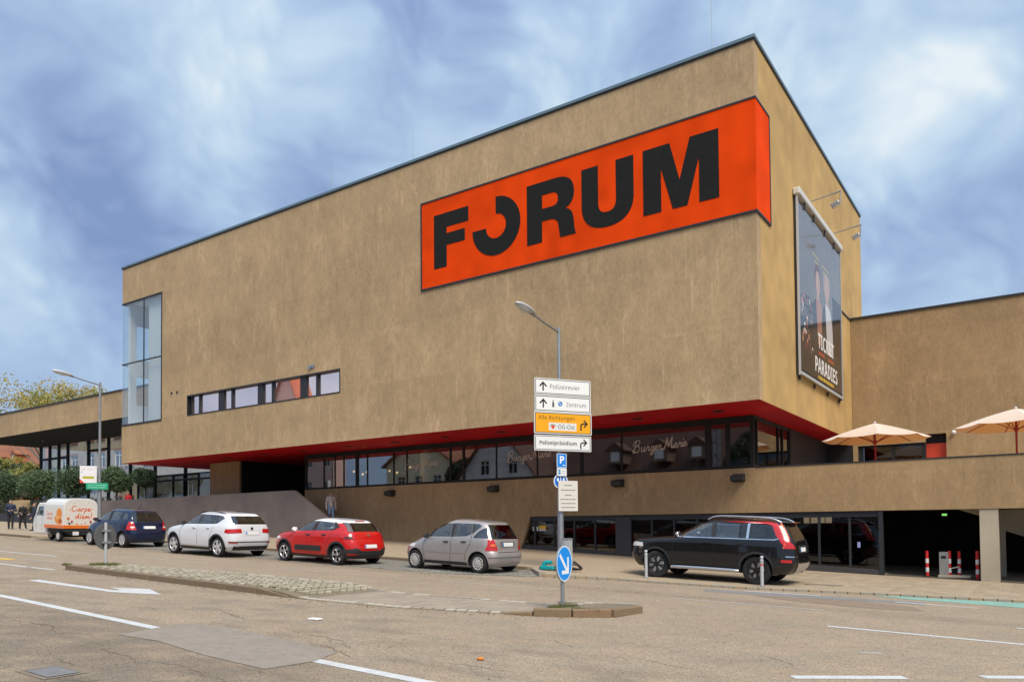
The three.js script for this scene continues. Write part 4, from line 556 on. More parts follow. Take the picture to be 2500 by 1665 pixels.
{
  const arrowUp = (g, x, y, s) => { g.lineWidth = s * 0.17; g.lineCap = 'butt'; g.lineJoin = 'miter'; g.beginPath(); g.moveTo(x, y + s * 0.5); g.lineTo(x, y - s * 0.4); g.stroke(); g.beginPath(); g.moveTo(x - s * 0.42, y + s * 0.02); g.lineTo(x, y - s * 0.42); g.lineTo(x + s * 0.42, y + s * 0.02); g.stroke(); };
  const arrowBend = (g, x, y, s) => { g.lineWidth = s * 0.17; g.lineCap = 'butt'; g.beginPath(); g.moveTo(x - s * 0.3, y + s * 0.6); g.lineTo(x - s * 0.3, y + s * 0.1); g.quadraticCurveTo(x - s * 0.3, y - s * 0.18, x + s * 0.02, y - s * 0.18); g.lineTo(x + s * 0.4, y - s * 0.18); g.stroke(); g.beginPath(); g.moveTo(x + s * 0.06, y - s * 0.58); g.lineTo(x + s * 0.46, y - s * 0.18); g.lineTo(x + s * 0.06, y + s * 0.22); g.stroke(); };
  const base = (g, w, h, bg, edge) => { g.fillStyle = '#d9d9d6'; g.fillRect(0, 0, w, h); g.fillStyle = edge; g.fillRect(12, 12, w - 24, h - 24); g.fillStyle = bg; g.fillRect(20, 20, w - 40, h - 40); };
  const W = 768, H = 200;
  const s1 = canvasTex(W, H, (g, w, h) => { base(g, w, h, '#e9e9e6', '#333'); g.strokeStyle = g.fillStyle = '#1c1c1c'; arrowUp(g, 115, 100, 110); g.fillStyle = '#555'; g.font = '76px sans-serif'; g.fillText('Polizeirevier', 200, 126, 440); });
  const s2 = canvasTex(W, H, (g, w, h) => { base(g, w, h, '#e9e9e6', '#333'); g.strokeStyle = g.fillStyle = '#1c1c1c'; arrowUp(g, 115, 100, 110); g.fillStyle = '#444'; g.fillRect(236, 80, 26, 62); g.fillRect(240, 58, 18, 14); g.fillStyle = '#2a78b8'; g.beginPath(); g.arc(345, 98, 30, 0, 7); g.fill(); g.strokeStyle = '#fff'; g.lineWidth = 7; g.beginPath(); g.moveTo(330, 84); g.lineTo(358, 112); g.stroke(); g.fillStyle = '#4a4a4a'; g.font = '72px sans-serif'; g.fillText('Zentrum', 425, 128, 290); });
  const s3 = canvasTex(W, 270, (g, w, h) => { base(g, w, h, '#f0a500', '#2a2410'); g.fillStyle = '#3d3216'; g.font = '70px sans-serif'; g.fillText('Alle Richtungen', 55, 96, 500); g.fillStyle = '#dcdcd8'; g.fillRect(190, 130, 370, 96); g.strokeStyle = '#333'; g.lineWidth = 9; g.beginPath(); g.arc(245, 200, 44, Math.PI * 1.2, Math.PI * 1.8); g.stroke(); g.fillStyle = '#e2451c'; g.beginPath(); g.arc(245, 186, 22, 0, 7); g.fill(); g.fillStyle = '#333'; g.font = '70px sans-serif'; g.fillText('OG-Ost', 310, 204, 240); g.strokeStyle = '#1c1808'; arrowBend(g, 655, 150, 110); });
  const s4 = canvasTex(W, H, (g, w, h) => { base(g, w, h, '#e4e4e1', '#333'); g.fillStyle = '#2c2c2c'; g.font = 'bold 70px sans-serif'; g.fillText('Polizeipräsidium', 62, 124, 510); g.strokeStyle = '#1c1c1c'; arrowBend(g, 655, 104, 105); });
  const turn = 57 * Math.PI / 180, n = [Math.sin(turn), Math.cos(turn)], off = 0.16, gx = LP[0] + n[0] * off, gz = LP[1] + n[1] * off, G = 'direction signs on the lamp mast';
  board('direction_sign', 'white direction sign reading Polizeirevier with upward arrow, topmost on the mast', 'direction sign', 1.92, 0.5, s1, [gx + 0.05, 6.13, gz], turn, G);
  board('direction_sign', 'white direction sign reading Zentrum with upward arrow and two small symbols', 'direction sign', 1.92, 0.5, s2, [gx + 0.05, 5.61, gz], turn, G);
  board('direction_sign', 'yellow direction sign reading Alle Richtungen with an arrow bending aside', 'direction sign', 1.96, 0.67, s3, [gx + 0.05, 5.02, gz], turn, G);
  board('direction_sign', 'white direction sign reading Polizeipräsidium, lowest of the boards on the mast', 'direction sign', 1.94, 0.48, s4, [gx + 0.04, 4.41, gz], turn, G);
  const sp = canvasTex(200, 260, (g, w, h) => { g.fillStyle = '#e6e6e6'; g.fillRect(0, 0, w, h); g.fillStyle = '#0b7fdc'; g.fillRect(10, 10, w - 20, h - 20); g.fillStyle = '#f2f2f2'; g.font = 'bold 190px sans-serif'; g.fillText('P', 45, 180); g.font = 'bold 40px sans-serif'; g.fillRect(120, 205, 50, 14); });
  board('parking_sign', 'small blue parking sign with white letter P under the direction signs', 'road sign', 0.33, 0.44, sp, [gx - 0.02, 3.88, gz], turn, null);
  const sd = canvasTex(200, 160, (g, w, h) => { g.fillStyle = '#dedede'; g.fillRect(0, 0, w, h); g.fillStyle = '#1b84c4'; g.beginPath(); g.arc(50, 50, 24, 0, 7); g.arc(50, 104, 26, 0, 7); g.fill(); g.fillStyle = '#999'; g.fillRect(95, 55, 80, 10); g.fillRect(95, 95, 80, 10); });
  board('plate_sign', 'white supplementary plate with blue symbols below the blue parking sign', 'road sign', 0.33, 0.24, sd, [gx - 0.02, 3.53, gz], turn, null);
  const st = canvasTex(256, 360, (g, w, h) => { g.fillStyle = '#d6d2c9'; g.fillRect(0, 0, w, h); g.strokeStyle = '#77726b'; const r = mulberry(9); g.lineWidth = 13; for (const [y, a, b] of [[55, 0.3, 0.7], [112, 0.12, 0.88], [172, 0.32, 0.68], [222, 0.1, 0.9], [270, 0.12, 0.88], [318, 0.14, 0.86]]) { let x = a * w; while (x < b * w) { const l = 6 + r() * 14; g.beginPath(); g.moveTo(x, y); g.lineTo(Math.min(b * w, x + l), y); g.stroke(); x += l + 4; } } });
  board('notice_board', 'pale grey notice board with lines of print on the lamp mast', 'notice board', 0.66, 0.93, st, [gx + 0.19 * Math.cos(turn), 2.8, gz - 0.19 * Math.sin(turn)], turn, null);
  const sc = canvasTex(256, 256, (g, w, h) => { g.fillStyle = '#e8e8e8'; g.fillRect(0, 0, w, h); g.fillStyle = '#0f6fcb'; g.beginPath(); g.arc(128, 128, 112, 0, 7); g.fill(); g.fillStyle = '#eee'; g.fillRect(120, 20, 14, 216); g.fillRect(60, 70, 30, 60); g.fillRect(170, 60, 26, 60); });
  { const d = thing('path_sign', 'round blue path sign half hidden behind the pale notice board', 'road sign', [gx - 0.05, 3.25, gz - 0.0], turn); const c = new THREE.CylinderGeometry(0.24, 0.24, 0.02, 32); c.rotateX(Math.PI / 2); put('disc', at(c, 0, 0, -0.03), M.zinc, d); const f = new THREE.CircleGeometry(0.24, 32); put('face', at(f, 0, 0, -0.018), std([1, 1, 1], 0.45, 0, { map: sc }), d); }
  // blue keep-side sign on the island
  const y0 = isl(-7.4); const k = thing('keep_side_sign', 'round blue sign with white slanting arrow on a grey post at the island tip', 'road sign', [-7.42, y0, -12.43], 0);
  put('post', rod([0, 0, 0], [0, 1.2, 0], 0.038, 0.038, 14), M.zinc, k); const sb = canvasTex(512, 512, (g, w, h) => { g.fillStyle = '#e9edf0'; g.fillRect(0, 0, w, h); g.fillStyle = '#0092ee'; g.beginPath(); g.arc(256, 256, 238, 0, 7); g.fill(); g.strokeStyle = '#f4f4f4'; g.lineWidth = 52; g.beginPath(); g.moveTo(105, 125); g.lineTo(350, 370); g.stroke(); g.beginPath(); g.moveTo(372, 165); g.lineTo(372, 380); g.lineTo(165, 380); g.stroke(); });
  const disc = new THREE.Group(); disc.name = 'disc'; k.add(disc); disc.position.set(0.05, 0.8, 0.0); disc.rotation.y = 95 * Math.PI / 180; const dg = new THREE.CylinderGeometry(0.335, 0.335, 0.025, 48); dg.rotateX(Math.PI / 2); put('plate', at(dg, 0, 0, -0.014), M.zinc, disc); put('face', at(new THREE.CircleGeometry(0.333, 48), 0, 0, 0.002), std([1, 1, 1], 0.4, 0, { map: sb }), disc); put('clamp', box(-0.06, 0.1, -0.08, 0.06, 0.16, -0.03), M.zinc, disc);
  // the same kind of sign at the far island tip, seen from behind
  const k2 = thing('keep_side_sign', 'grey rear side of a round sign on a post at the far island end', 'road sign', [-21.28, isl(-21.2), -11.15], 0); put('post', rod([0, 0, 0], [0, 1.15, 0], 0.04, 0.04, 14), M.zincPale, k2);
  const dg2 = new THREE.CylinderGeometry(0.36, 0.36, 0.02, 40); dg2.rotateX(Math.PI / 2); dg2.rotateY(Math.PI / 2 + 0.25); put('disc', at(dg2, -0.06, 0.76, -0.02), std([0.14, 0.145, 0.14], 0.6, 0.3), k2); put('clamp', [box(-0.06, 0.9, -0.12, 0.05, 0.95, 0.12), box(-0.06, 0.58, -0.12, 0.05, 0.63, 0.12)], M.zinc, k2);
  // on the left lamp
  const ad = canvasTex(300, 330, (g, w, h) => { g.fillStyle = '#e4e0e2'; g.fillRect(0, 0, w, h); g.fillStyle = '#c6c2c8'; g.fillRect(130, 60, 110, 14); g.fillStyle = '#d9b6b6'; g.fillRect(40, 60, 60, 14); g.fillStyle = '#6f9e96'; g.fillRect(22, 110, 26, 20); g.fillStyle = '#b0a818'; g.fillRect(50, 200, 200, 48); g.fillStyle = '#cf4a35'; g.beginPath(); g.moveTo(0, 250); g.lineTo(85, 330); g.lineTo(0, 330); g.fill(); });
  board('advert_board', 'white advert board with yellow bar hanging on the slim street lamp', 'notice board', 0.74, 0.84, ad, [-38.5, 4.62, -19.3], 1.0, null);
  const tealF = canvasTex(400, 120, (g, w, h) => { g.fillStyle = '#1f9c74'; g.fillRect(0, 0, w, h); g.strokeStyle = '#9ed3c0'; g.lineWidth = 14; const r = mulberry(13); for (const y of [42, 84]) { let x = 40; while (x < 360) { const l = 8 + r() * 26; g.beginPath(); g.moveTo(x, y); g.lineTo(Math.min(365, x + l), y); g.stroke(); x += l + 10; } } });
  board('street_name_sign', 'green street name sign on the slim lamp post above the blue hatchback', 'street sign', 0.95, 0.31, tealF, [-37.78, 4.02, -19.36], 1.0, null, M.teal);
}
// steel bollards in front of the black car
{ let first; for (const [x, z, lab, band] of [[-9.15, -19.9, 'steel bollard with round head before the front wheel of the black car', 0], [-5.95, -19.95, 'steel bollard with red band before the rear wheel of the black car', 1]]) {
  const t = thing('bollard', lab, 'bollard', [x, pav(x, z), z]); put('post', [rod([0, 0, 0], [0, 0.6, 0], 0.042, 0.042, 16), rod([0, 0.6, 0], [0, 0.63, 0], 0.042, 0.05, 16)], M.zincPale, t); put('head', new THREE.LatheGeometry([[0, 0.6], [0.03, 0.62], [0.048, 0.66], [0.03, 0.7], [0.03, 0.715], [0.046, 0.74], [0.044, 0.77], [0.02, 0.79], [0, 0.79]].map((p) => new THREE.Vector2(...p)), 18), M.zincPale, t); if (band) put('band', at(new THREE.CylinderGeometry(0.044, 0.044, 0.035, 16), 0, 0.56, 0), M.red, t); put('foot', at(new THREE.CylinderGeometry(0.06, 0.06, 0.02, 16), 0, 0.01, 0), M.zinc, t); } }
// red and white marker posts of the garage lane
{ const spots = [[-3.02, -27.55, 'nearest the glazed garage front', 0.82], [-2.42, -27.75, 'before the ticket cabinet', 0.84], [-2.17, -27.95, 'behind the ticket cabinet', 0.84], [-1.65, -27.5, 'against the concrete column', 0.88]]; let first;
  const ramp = (x) => pav(x, PZ) + 0.004;
  for (const [x, z, w, h] of spots) { let t; if (!first) { t = first = thing('marker_post', '', 'marker post', [x, ramp(x), z]); put('post', at(new THREE.CylinderGeometry(0.045, 0.05, 1, 14), 0, 0.5, 0), M.red, t); for (const y of [0.28, 0.62]) put('band', at(new THREE.CylinderGeometry(0.05, 0.0515, 0.17, 14), 0, y, 0), M.white, t); put('foot', at(new THREE.CylinderGeometry(0.09, 0.1, 0.03, 14), 0, 0.015, 0), M.rubber, t); } else { t = first.clone(); t.name = numbered('marker_post'); scene.add(t); t.position.set(x, ramp(x), z); } t.scale.y = h; tag(t, `red and white marker post in the garage entrance, ${w}`, 'marker post', 'marker posts in the garage entrance'); }
  const c = thing('ticket_cabinet', 'pale grey ticket cabinet on a low kerb inside the garage entrance', 'cabinet', [-2.58, ramp(-2.58), -27.8]); put('plinth', rbox(-0.15, 0, -0.4, 0.75, 0.08, 0.3, 0.02), M.concreteGrey, c); put('cabinet', rbox(-0.12, 0.08, -0.15, 0.14, 0.8, 0.15, 0.02), std([0.3, 0.29, 0.27], 0.6), c); put('slot', box(-0.06, 0.6, 0.15, 0.08, 0.68, 0.156), M.black, c); put('barrier_arm', rod([0.2, 0.28, -0.05], [0.42, 0.34, -0.05], 0.02), M.offWhite, c);
  const ex = thing('exit_sign', 'small green lit escape sign under the garage ceiling', 'exit sign', [-2.64, 2.15, -29]); put('housing', rbox(-0.08, -0.04, -0.02, 0.08, 0.04, 0.02, 0.005), M.white, ex); put('face', box(-0.07, -0.03, 0.02, 0.07, 0.03, 0.024), std([0.1, 0.3, 0.06], 0.5, 0, { emissive: new THREE.Color().setRGB(0.2, 0.6, 0.12), emissiveIntensity: 0.5 }), ex); }
{ // child-size scooter lying by the kerb and a bundle beside it
  const y = pav(-11.9, -19.75), t = thing('kick_scooter', 'small teal kick scooter lying at the foot of the sign mast', 'scooter', [-12.15, y, -19.5]);
  put('deck', rbox(-0.22, 0.03, -0.1, 0.25, 0.14, 0.1, 0.03), std([0.0, 0.3, 0.33], 0.4), t); put('fork', [rod([-0.16, 0.06, 0], [-0.1, 0.26, -0.02], 0.07), rod([-0.1, 0.25, -0.02], [0.12, 0.25, -0.05], 0.06)], std([0.0, 0.3, 0.33], 0.4), t); for (const x of [-0.22, 0.26]) put('wheel', at(new THREE.TorusGeometry(0.055, 0.02, 8, 16), x, 0.07, 0), M.rubber, t);
  const b = thing('bicycle_frame', 'dark folded bicycle frame lying on the pavement beside the blue sign', 'bicycle', [-11.45, pav(-11.4, -19.9), -19.75]); put('wheel', at(new THREE.TorusGeometry(0.17, 0.018, 8, 24).rotateX(Math.PI / 2 - 0.25), 0, 0.09, 0), M.rubber, b); put('wheel', at(new THREE.TorusGeometry(0.17, 0.018, 8, 24).rotateX(Math.PI / 2 - 0.5), 0.12, 0.13, -0.05), M.rubber, b); put('frame', [rod([-0.1, 0.05, 0.05], [0.28, 0.1, -0.02], 0.02), rod([0.28, 0.1, -0.02], [-0.02, 0.3, -0.08], 0.018), rod([-0.1, 0.05, 0.05], [0.02, 0.3, -0.1], 0.016), rod([0.02, 0.3, -0.1], [0.3, 0.16, 0]  , 0.018)], std([0.03, 0.025, 0.022], 0.5), b);
}
// ------------------------------------------------------------------ cars
// a smooth curve through (key, value) pairs that does not overshoot
function curve(tab) {
  const n = tab.length, x = tab.map((t) => t[0]), y = tab.map((t) => t[1]), d = [], m = [];
  for (let i = 0; i < n - 1; i++) d.push((y[i + 1] - y[i]) / (x[i + 1] - x[i]));
  for (let i = 0; i < n; i++) m.push(i === 0 ? d[0] : i === n - 1 ? d[n - 2] : d[i - 1] * d[i] <= 0 ? 0 : 2 * d[i - 1] * d[i] / (d[i - 1] + d[i]));
  return (v) => { if (v <= x[0]) return y[0]; if (v >= x[n - 1]) return y[n - 1]; let i = 0; while (v > x[i + 1]) i++; const h = x[i + 1] - x[i], t = (v - x[i]) / h, t2 = t * t, t3 = t2 * t; return (2 * t3 - 3 * t2 + 1) * y[i] + (t3 - 2 * t2 + t) * h * m[i] + (-2 * t3 + 3 * t2) * y[i + 1] + (t3 - t2) * h * m[i + 1]; };
}
function bodyShape(s) { // horizontal slices: front end, rear end and half width at every height
  const F = curve(s.front), R = curve(s.rear), Wd = curve(s.half), xm = s.peak, nf = s.nf || 5, nr = s.nr || 8;
  return {
    F, R, Wd, xm, y0: s.front[0][0], y1: s.front[s.front.length - 1][0], nf, nr,
    z(x, y) { const f = F(y), r = R(y), X = x < xm ? (xm - x) / (xm - f) : (x - xm) / (r - xm), n = x < xm ? nf : nr; return X >= 1 ? 0 : Wd(y) * Math.pow(1 - Math.pow(X, n), 1 / n); },
    xr(z, y) { const Z = Math.min(1, Math.abs(z) / Wd(y)); return xm + (R(y) - xm) * Math.pow(1 - Math.pow(Z, nr), 1 / nr); },
    xf(z, y) { const Z = Math.min(1, Math.abs(z) / Wd(y)); return xm - (xm - F(y)) * Math.pow(1 - Math.pow(Z, nf), 1 / nf); },
  };
}
function bodyGeo(b, layers = 90) {
  const quad = (n) => { const q = []; for (let i = 0; i <= 11; i++) { const X = 0.93 * i / 11; q.push([X, Math.pow(1 - Math.pow(X, n), 1 / n)]); } const Z0 = q[11][1]; for (let k = 1; k <= 9; k++) { const Z = Z0 * (1 - k / 9); q.push([Math.pow(1 - Math.pow(Z, n), 1 / n), Z]); } return q; };
  const qf = quad(b.nf), qr = quad(b.nr), ring = []; // counter-clockwise seen from above: +x rear, +z near side
  for (let i = 0; i < 20; i++) ring.push([qr[i][0], qr[i][1]]); for (let i = 20; i > 0; i--) ring.push([qr[i][0], -qr[i][1]]);
  for (let i = 0; i < 20; i++) ring.push([-qf[i][0], -qf[i][1]]); for (let i = 20; i > 0; i--) ring.push([-qf[i][0], qf[i][1]]);
  const N = ring.length, p = [], idx = [];
  for (let l = 0; l <= layers; l++) { const u = l / layers, y = b.y0 + (b.y1 - b.y0) * (0.55 * u + 0.45 * Math.sin(u * Math.PI / 2)), f = b.F(y), r = b.R(y), w = b.Wd(y); for (const [X, Z] of ring) p.push(X >= 0 ? b.xm + (r - b.xm) * X : b.xm + (b.xm - f) * X, y, w * Z); }
  for (let l = 0; l < layers; l++) for (let i = 0; i < N; i++) { const a = l * N + i, c = l * N + (i + 1) % N; idx.push(a, a + N, c, c, a + N, c + N); }
  const cb = p.length / 3; p.push(b.xm, b.y0, 0); const ct = cb + 1; p.push(b.xm, b.y1 + 0.004, 0);
  for (let i = 0; i < N; i++) { const j = (i + 1) % N; idx.push(cb, i, j); idx.push(ct, layers * N + j, layers * N + i); }
  const g = new THREE.BufferGeometry(); g.setAttribute('position', new THREE.Float32BufferAttribute(p, 3)); g.setIndex(idx.reverse()); g.computeVertexNormals(); return g;
}
const csg = new Evaluator(); csg.attributes = ['position', 'normal']; csg.useGroups = true;
const brush = (g, m) => { for (const k of Object.keys(g.attributes)) if (!['position', 'normal'].includes(k)) g.deleteAttribute(k); const b = new Brush(g, m); b.updateMatrixWorld(); return b; };
// a sheet that follows the body: outline in (a, b), mapped by f to the surface and set off along its normal
function skin(pts, f, off, div = 3) {
  const q = []; pts.forEach((p, i) => { const n = pts[(i + 1) % pts.length], k = Math.max(1, Math.round(Math.hypot(n[0] - p[0], n[1] - p[1]) / 0.16)); for (let j = 0; j < k; j++) q.push([mix(p[0], n[0], j / k), mix(p[1], n[1], j / k)]); });
  let tri = THREE.ShapeUtils.triangulateShape(q.map((p) => new THREE.Vector2(...p)), []).map((t) => t.map((i) => q[i]));
  for (let k = 0; k < div; k++) tri = tri.flatMap(([a, b, c]) => { const m = (u, v) => [(u[0] + v[0]) / 2, (u[1] + v[1]) / 2], ab = m(a, b), bc = m(b, c), ca = m(c, a); return [[a, ab, ca], [ab, b, bc], [ca, bc, c], [ab, bc, ca]]; });
  const p = [], nn = [], e = 0.004;
  for (const t of tri) for (const [a, b] of t) { const P = f(a, b), n = f(a + e, b).sub(f(a - e, b)).cross(f(a, b + e).sub(f(a, b - e))).normalize(); const out = f.out(P); if (n.dot(out) < 0) n.negate(); P.addScaledVector(n, off); p.push(P.x, P.y, P.z); nn.push(n.x, n.y, n.z); }
  for (let i = 0; i < p.length; i += 9) { // wind every face to agree with its normal
    const ux = p[i + 3] - p[i], uy = p[i + 4] - p[i + 1], uz = p[i + 5] - p[i + 2], vx = p[i + 6] - p[i], vy = p[i + 7] - p[i + 1], vz = p[i + 8] - p[i + 2];
    if ((uy * vz - uz * vy) * nn[i] + (uz * vx - ux * vz) * nn[i + 1] + (ux * vy - uy * vx) * nn[i + 2] < 0) for (const A of [p, nn]) for (let c = 0; c < 3; c++) { const t = A[i + 3 + c]; A[i + 3 + c] = A[i + 6 + c]; A[i + 6 + c] = t; }
  }
  const g = new THREE.BufferGeometry(); g.setAttribute('position', new THREE.Float32BufferAttribute(p, 3)); g.setAttribute('normal', new THREE.Float32BufferAttribute(nn, 3)); return mergeVertices(plain(g), 1e-4);
}
function sideMap(b, s) { const f = (x, y) => new THREE.Vector3(x, y, s * b.z(x, y)); f.out = (P) => new THREE.Vector3(0, 0, s); return f; }
function rearMap(b) { const f = (z, y) => new THREE.Vector3(b.xr(z, y), y, z); f.out = () => new THREE.Vector3(1, 0, 0); return f; }
function frontMap(b) { const f = (z, y) => new THREE.Vector3(b.xf(z, y), y, z); f.out = () => new THREE.Vector3(-1, 0.2, 0); return f; }
const grow = (pts, k) => { const c = pts.reduce((a, p) => [a[0] + p[0] / pts.length, a[1] + p[1] / pts.length], [0, 0]); return pts.map((p) => { const d = Math.hypot(p[0] - c[0], p[1] - c[1]); return [c[0] + (p[0] - c[0]) * (1 + k / d), c[1] + (p[1] - c[1]) * (1 + k / d)]; }); };
const line = (pts, w) => { const L = [], R = []; pts.forEach((p, i) => { const a = pts[Math.max(0, i - 1)], c = pts[Math.min(pts.length - 1, i + 1)], l = Math.hypot(c[0] - a[0], c[1] - a[1]), nx = -(c[1] - a[1]) / l * w / 2, ny = (c[0] - a[0]) / l * w / 2; L.push([p[0] + nx, p[1] + ny]); R.push([p[0] - nx, p[1] - ny]); }); return [...L, ...R.reverse()]; };
const mirrorZ = (g) => { const c = g.clone(); c.scale(1, 1, -1); if (c.index) { const a = c.index.array; for (let i = 0; i < a.length; i += 3) { const t = a[i]; a[i] = a[i + 2]; a[i + 2] = t; } } return c; };
const carGlass = phys([0.66, 0.72, 0.71], { roughness: 0.02, transmission: 1, thickness: 0, ior: 2.3 }), carGlassDark = phys([0.22, 0.24, 0.25], { roughness: 0.02, transmission: 1, thickness: 0, ior: 1.9 });
const seatM = std([0.05, 0.05, 0.055], 0.85), liningM = std([0.03, 0.03, 0.033], 0.85), lightRed = phys([0.5, 0.008, 0.006], { roughness: 0.2, clearcoat: 1, clearcoatRoughness: 0.05 }), lightAmber = phys([0.75, 0.16, 0.02], { roughness: 0.2, clearcoat: 1 }), lightClear = phys([0.72, 0.7, 0.68], { roughness: 0.15, clearcoat: 1 });

function wheel(parent, x, y, z, r, w, spec, steer = 0) {
  const t = new THREE.Group(); t.name = 'wheel'; parent.add(t); t.position.set(x, y, z); if (z < 0) t.rotation.y = Math.PI; if (steer) t.rotation.y += steer;
  const rr = r * spec.rim, tg = new THREE.LatheGeometry([[rr, -w / 2 + 0.01], [r - 0.03, -w / 2], [r - 0.005, -w / 2 + 0.03], [r, 0], [r - 0.005, w / 2 - 0.03], [r - 0.03, w / 2], [rr, w / 2 - 0.01], [rr - 0.012, w / 2 - 0.03], [rr - 0.012, -w / 2 + 0.03], [rr, -w / 2 + 0.01]].map((p) => new THREE.Vector2(...p)), 40); tg.rotateX(Math.PI / 2); put('tyre', tg, M.rubber, t);
  const g = []; const ring = new THREE.LatheGeometry([[rr - 0.03, w / 2 - 0.03], [rr - 0.02, w / 2 - 0.012], [rr - 0.002, w / 2 - 0.006], [rr, w / 2 - 0.03]].map((p) => new THREE.Vector2(...p)), 40); ring.rotateX(Math.PI / 2); g.push(ring);
  if (spec.cover) { // hub cap with round holes left dark between
    const cap = new THREE.LatheGeometry([[0, w / 2 + 0.012], [rr * 0.3, w / 2 + 0.008], [rr * 0.5, w / 2 - 0.002], [rr * 0.62, w / 2 - 0.006]].map((p) => new THREE.Vector2(...p)), 36); cap.rotateX(Math.PI / 2); g.push(cap);
    for (let i = 0; i < spec.n; i++) { const s = rbox(-rr * 0.105, rr * 0.55, w / 2 - 0.03, rr * 0.105, rr * 0.97, w / 2 - 0.008, 0.006, 1); s.rotateZ(i / spec.n * 6.2832); g.push(s); }
  } else {
    for (let i = 0; i < spec.n; i++) { const s = new THREE.ExtrudeGeometry(spec.fork ? shapeOf([[-rr * 0.1, rr * 0.1], [rr * 0.1, rr * 0.1], [rr * 0.07, rr * 0.5], [rr * 0.26, rr * 0.95], [rr * 0.14, rr * 0.95], [0, rr * 0.62], [-rr * 0.14, rr * 0.95], [-rr * 0.26, rr * 0.95], [-rr * 0.07, rr * 0.5]]) : shapeOf([[-rr * 0.15, rr * 0.1], [rr * 0.15, rr * 0.1], [rr * (spec.sw || 0.2), rr * 0.96], [-rr * (spec.sw || 0.2), rr * 0.96]]), { depth: 0.02, bevelEnabled: true, bevelSize: 0.006, bevelThickness: 0.008, bevelSegments: 1 }); s.translate(0, 0, w / 2 - 0.045); s.rotateZ(i / spec.n * 6.2832 + 0.2); g.push(s); }
    const hub = new THREE.CylinderGeometry(rr * 0.2, rr * 0.24, 0.03, 20); hub.rotateX(Math.PI / 2); g.push(at(hub, 0, 0, w / 2 - 0.02));
  }
  put('rim', g, spec.m, t);
  const dk = new THREE.CylinderGeometry(rr - 0.01, rr - 0.01, 0.02, 30); dk.rotateX(Math.PI / 2); put('brake', at(dk, 0, 0, w / 2 - 0.1), spec.back || M.plastic, t);
  return t;
}
function seats(t, list, w) {
  const mk = (n, x, z, wd, y, h) => { const q = [rbox(x - 0.25, y, z - wd / 2, x + 0.25, y + 0.16, z + wd / 2, 0.05), (() => { const g = rbox(-0.07, 0, -wd / 2, 0.07, h, wd / 2, 0.05); g.rotateZ(-0.22); return at(g, x + 0.24, y + 0.1, z); })()]; for (const zz of wd > 0.8 ? [z - 0.4, z + 0.4] : [z]) { const hr = rbox(-0.05, 0, -0.13, 0.05, 0.2, 0.13, 0.04); q.push(at(hr, x + 0.24 + h * 0.22, y + h + 0.13, zz)); } put(n, q, seatM, t); };
  for (const [x, y, h] of list.front) for (const s of [-1, 1]) mk('seat', x, s * 0.36, 0.5, y, h);
  mk('rear_seat', list.rear[0], 0, w, list.rear[1], list.rear[2]);
  const d = put('dashboard', rbox(list.dash[0] - 0.3, list.dash[1] - 0.22, -w / 2, list.dash[0] + 0.12, list.dash[1], w / 2, 0.06), liningM, t); const sw = new THREE.TorusGeometry(0.18, 0.018, 8, 24); sw.rotateY(Math.PI / 2); sw.rotateZ(-0.4); put('steering_wheel', at(sw, list.dash[0] + 0.32, list.dash[1], 0.36), M.plastic, t);
}
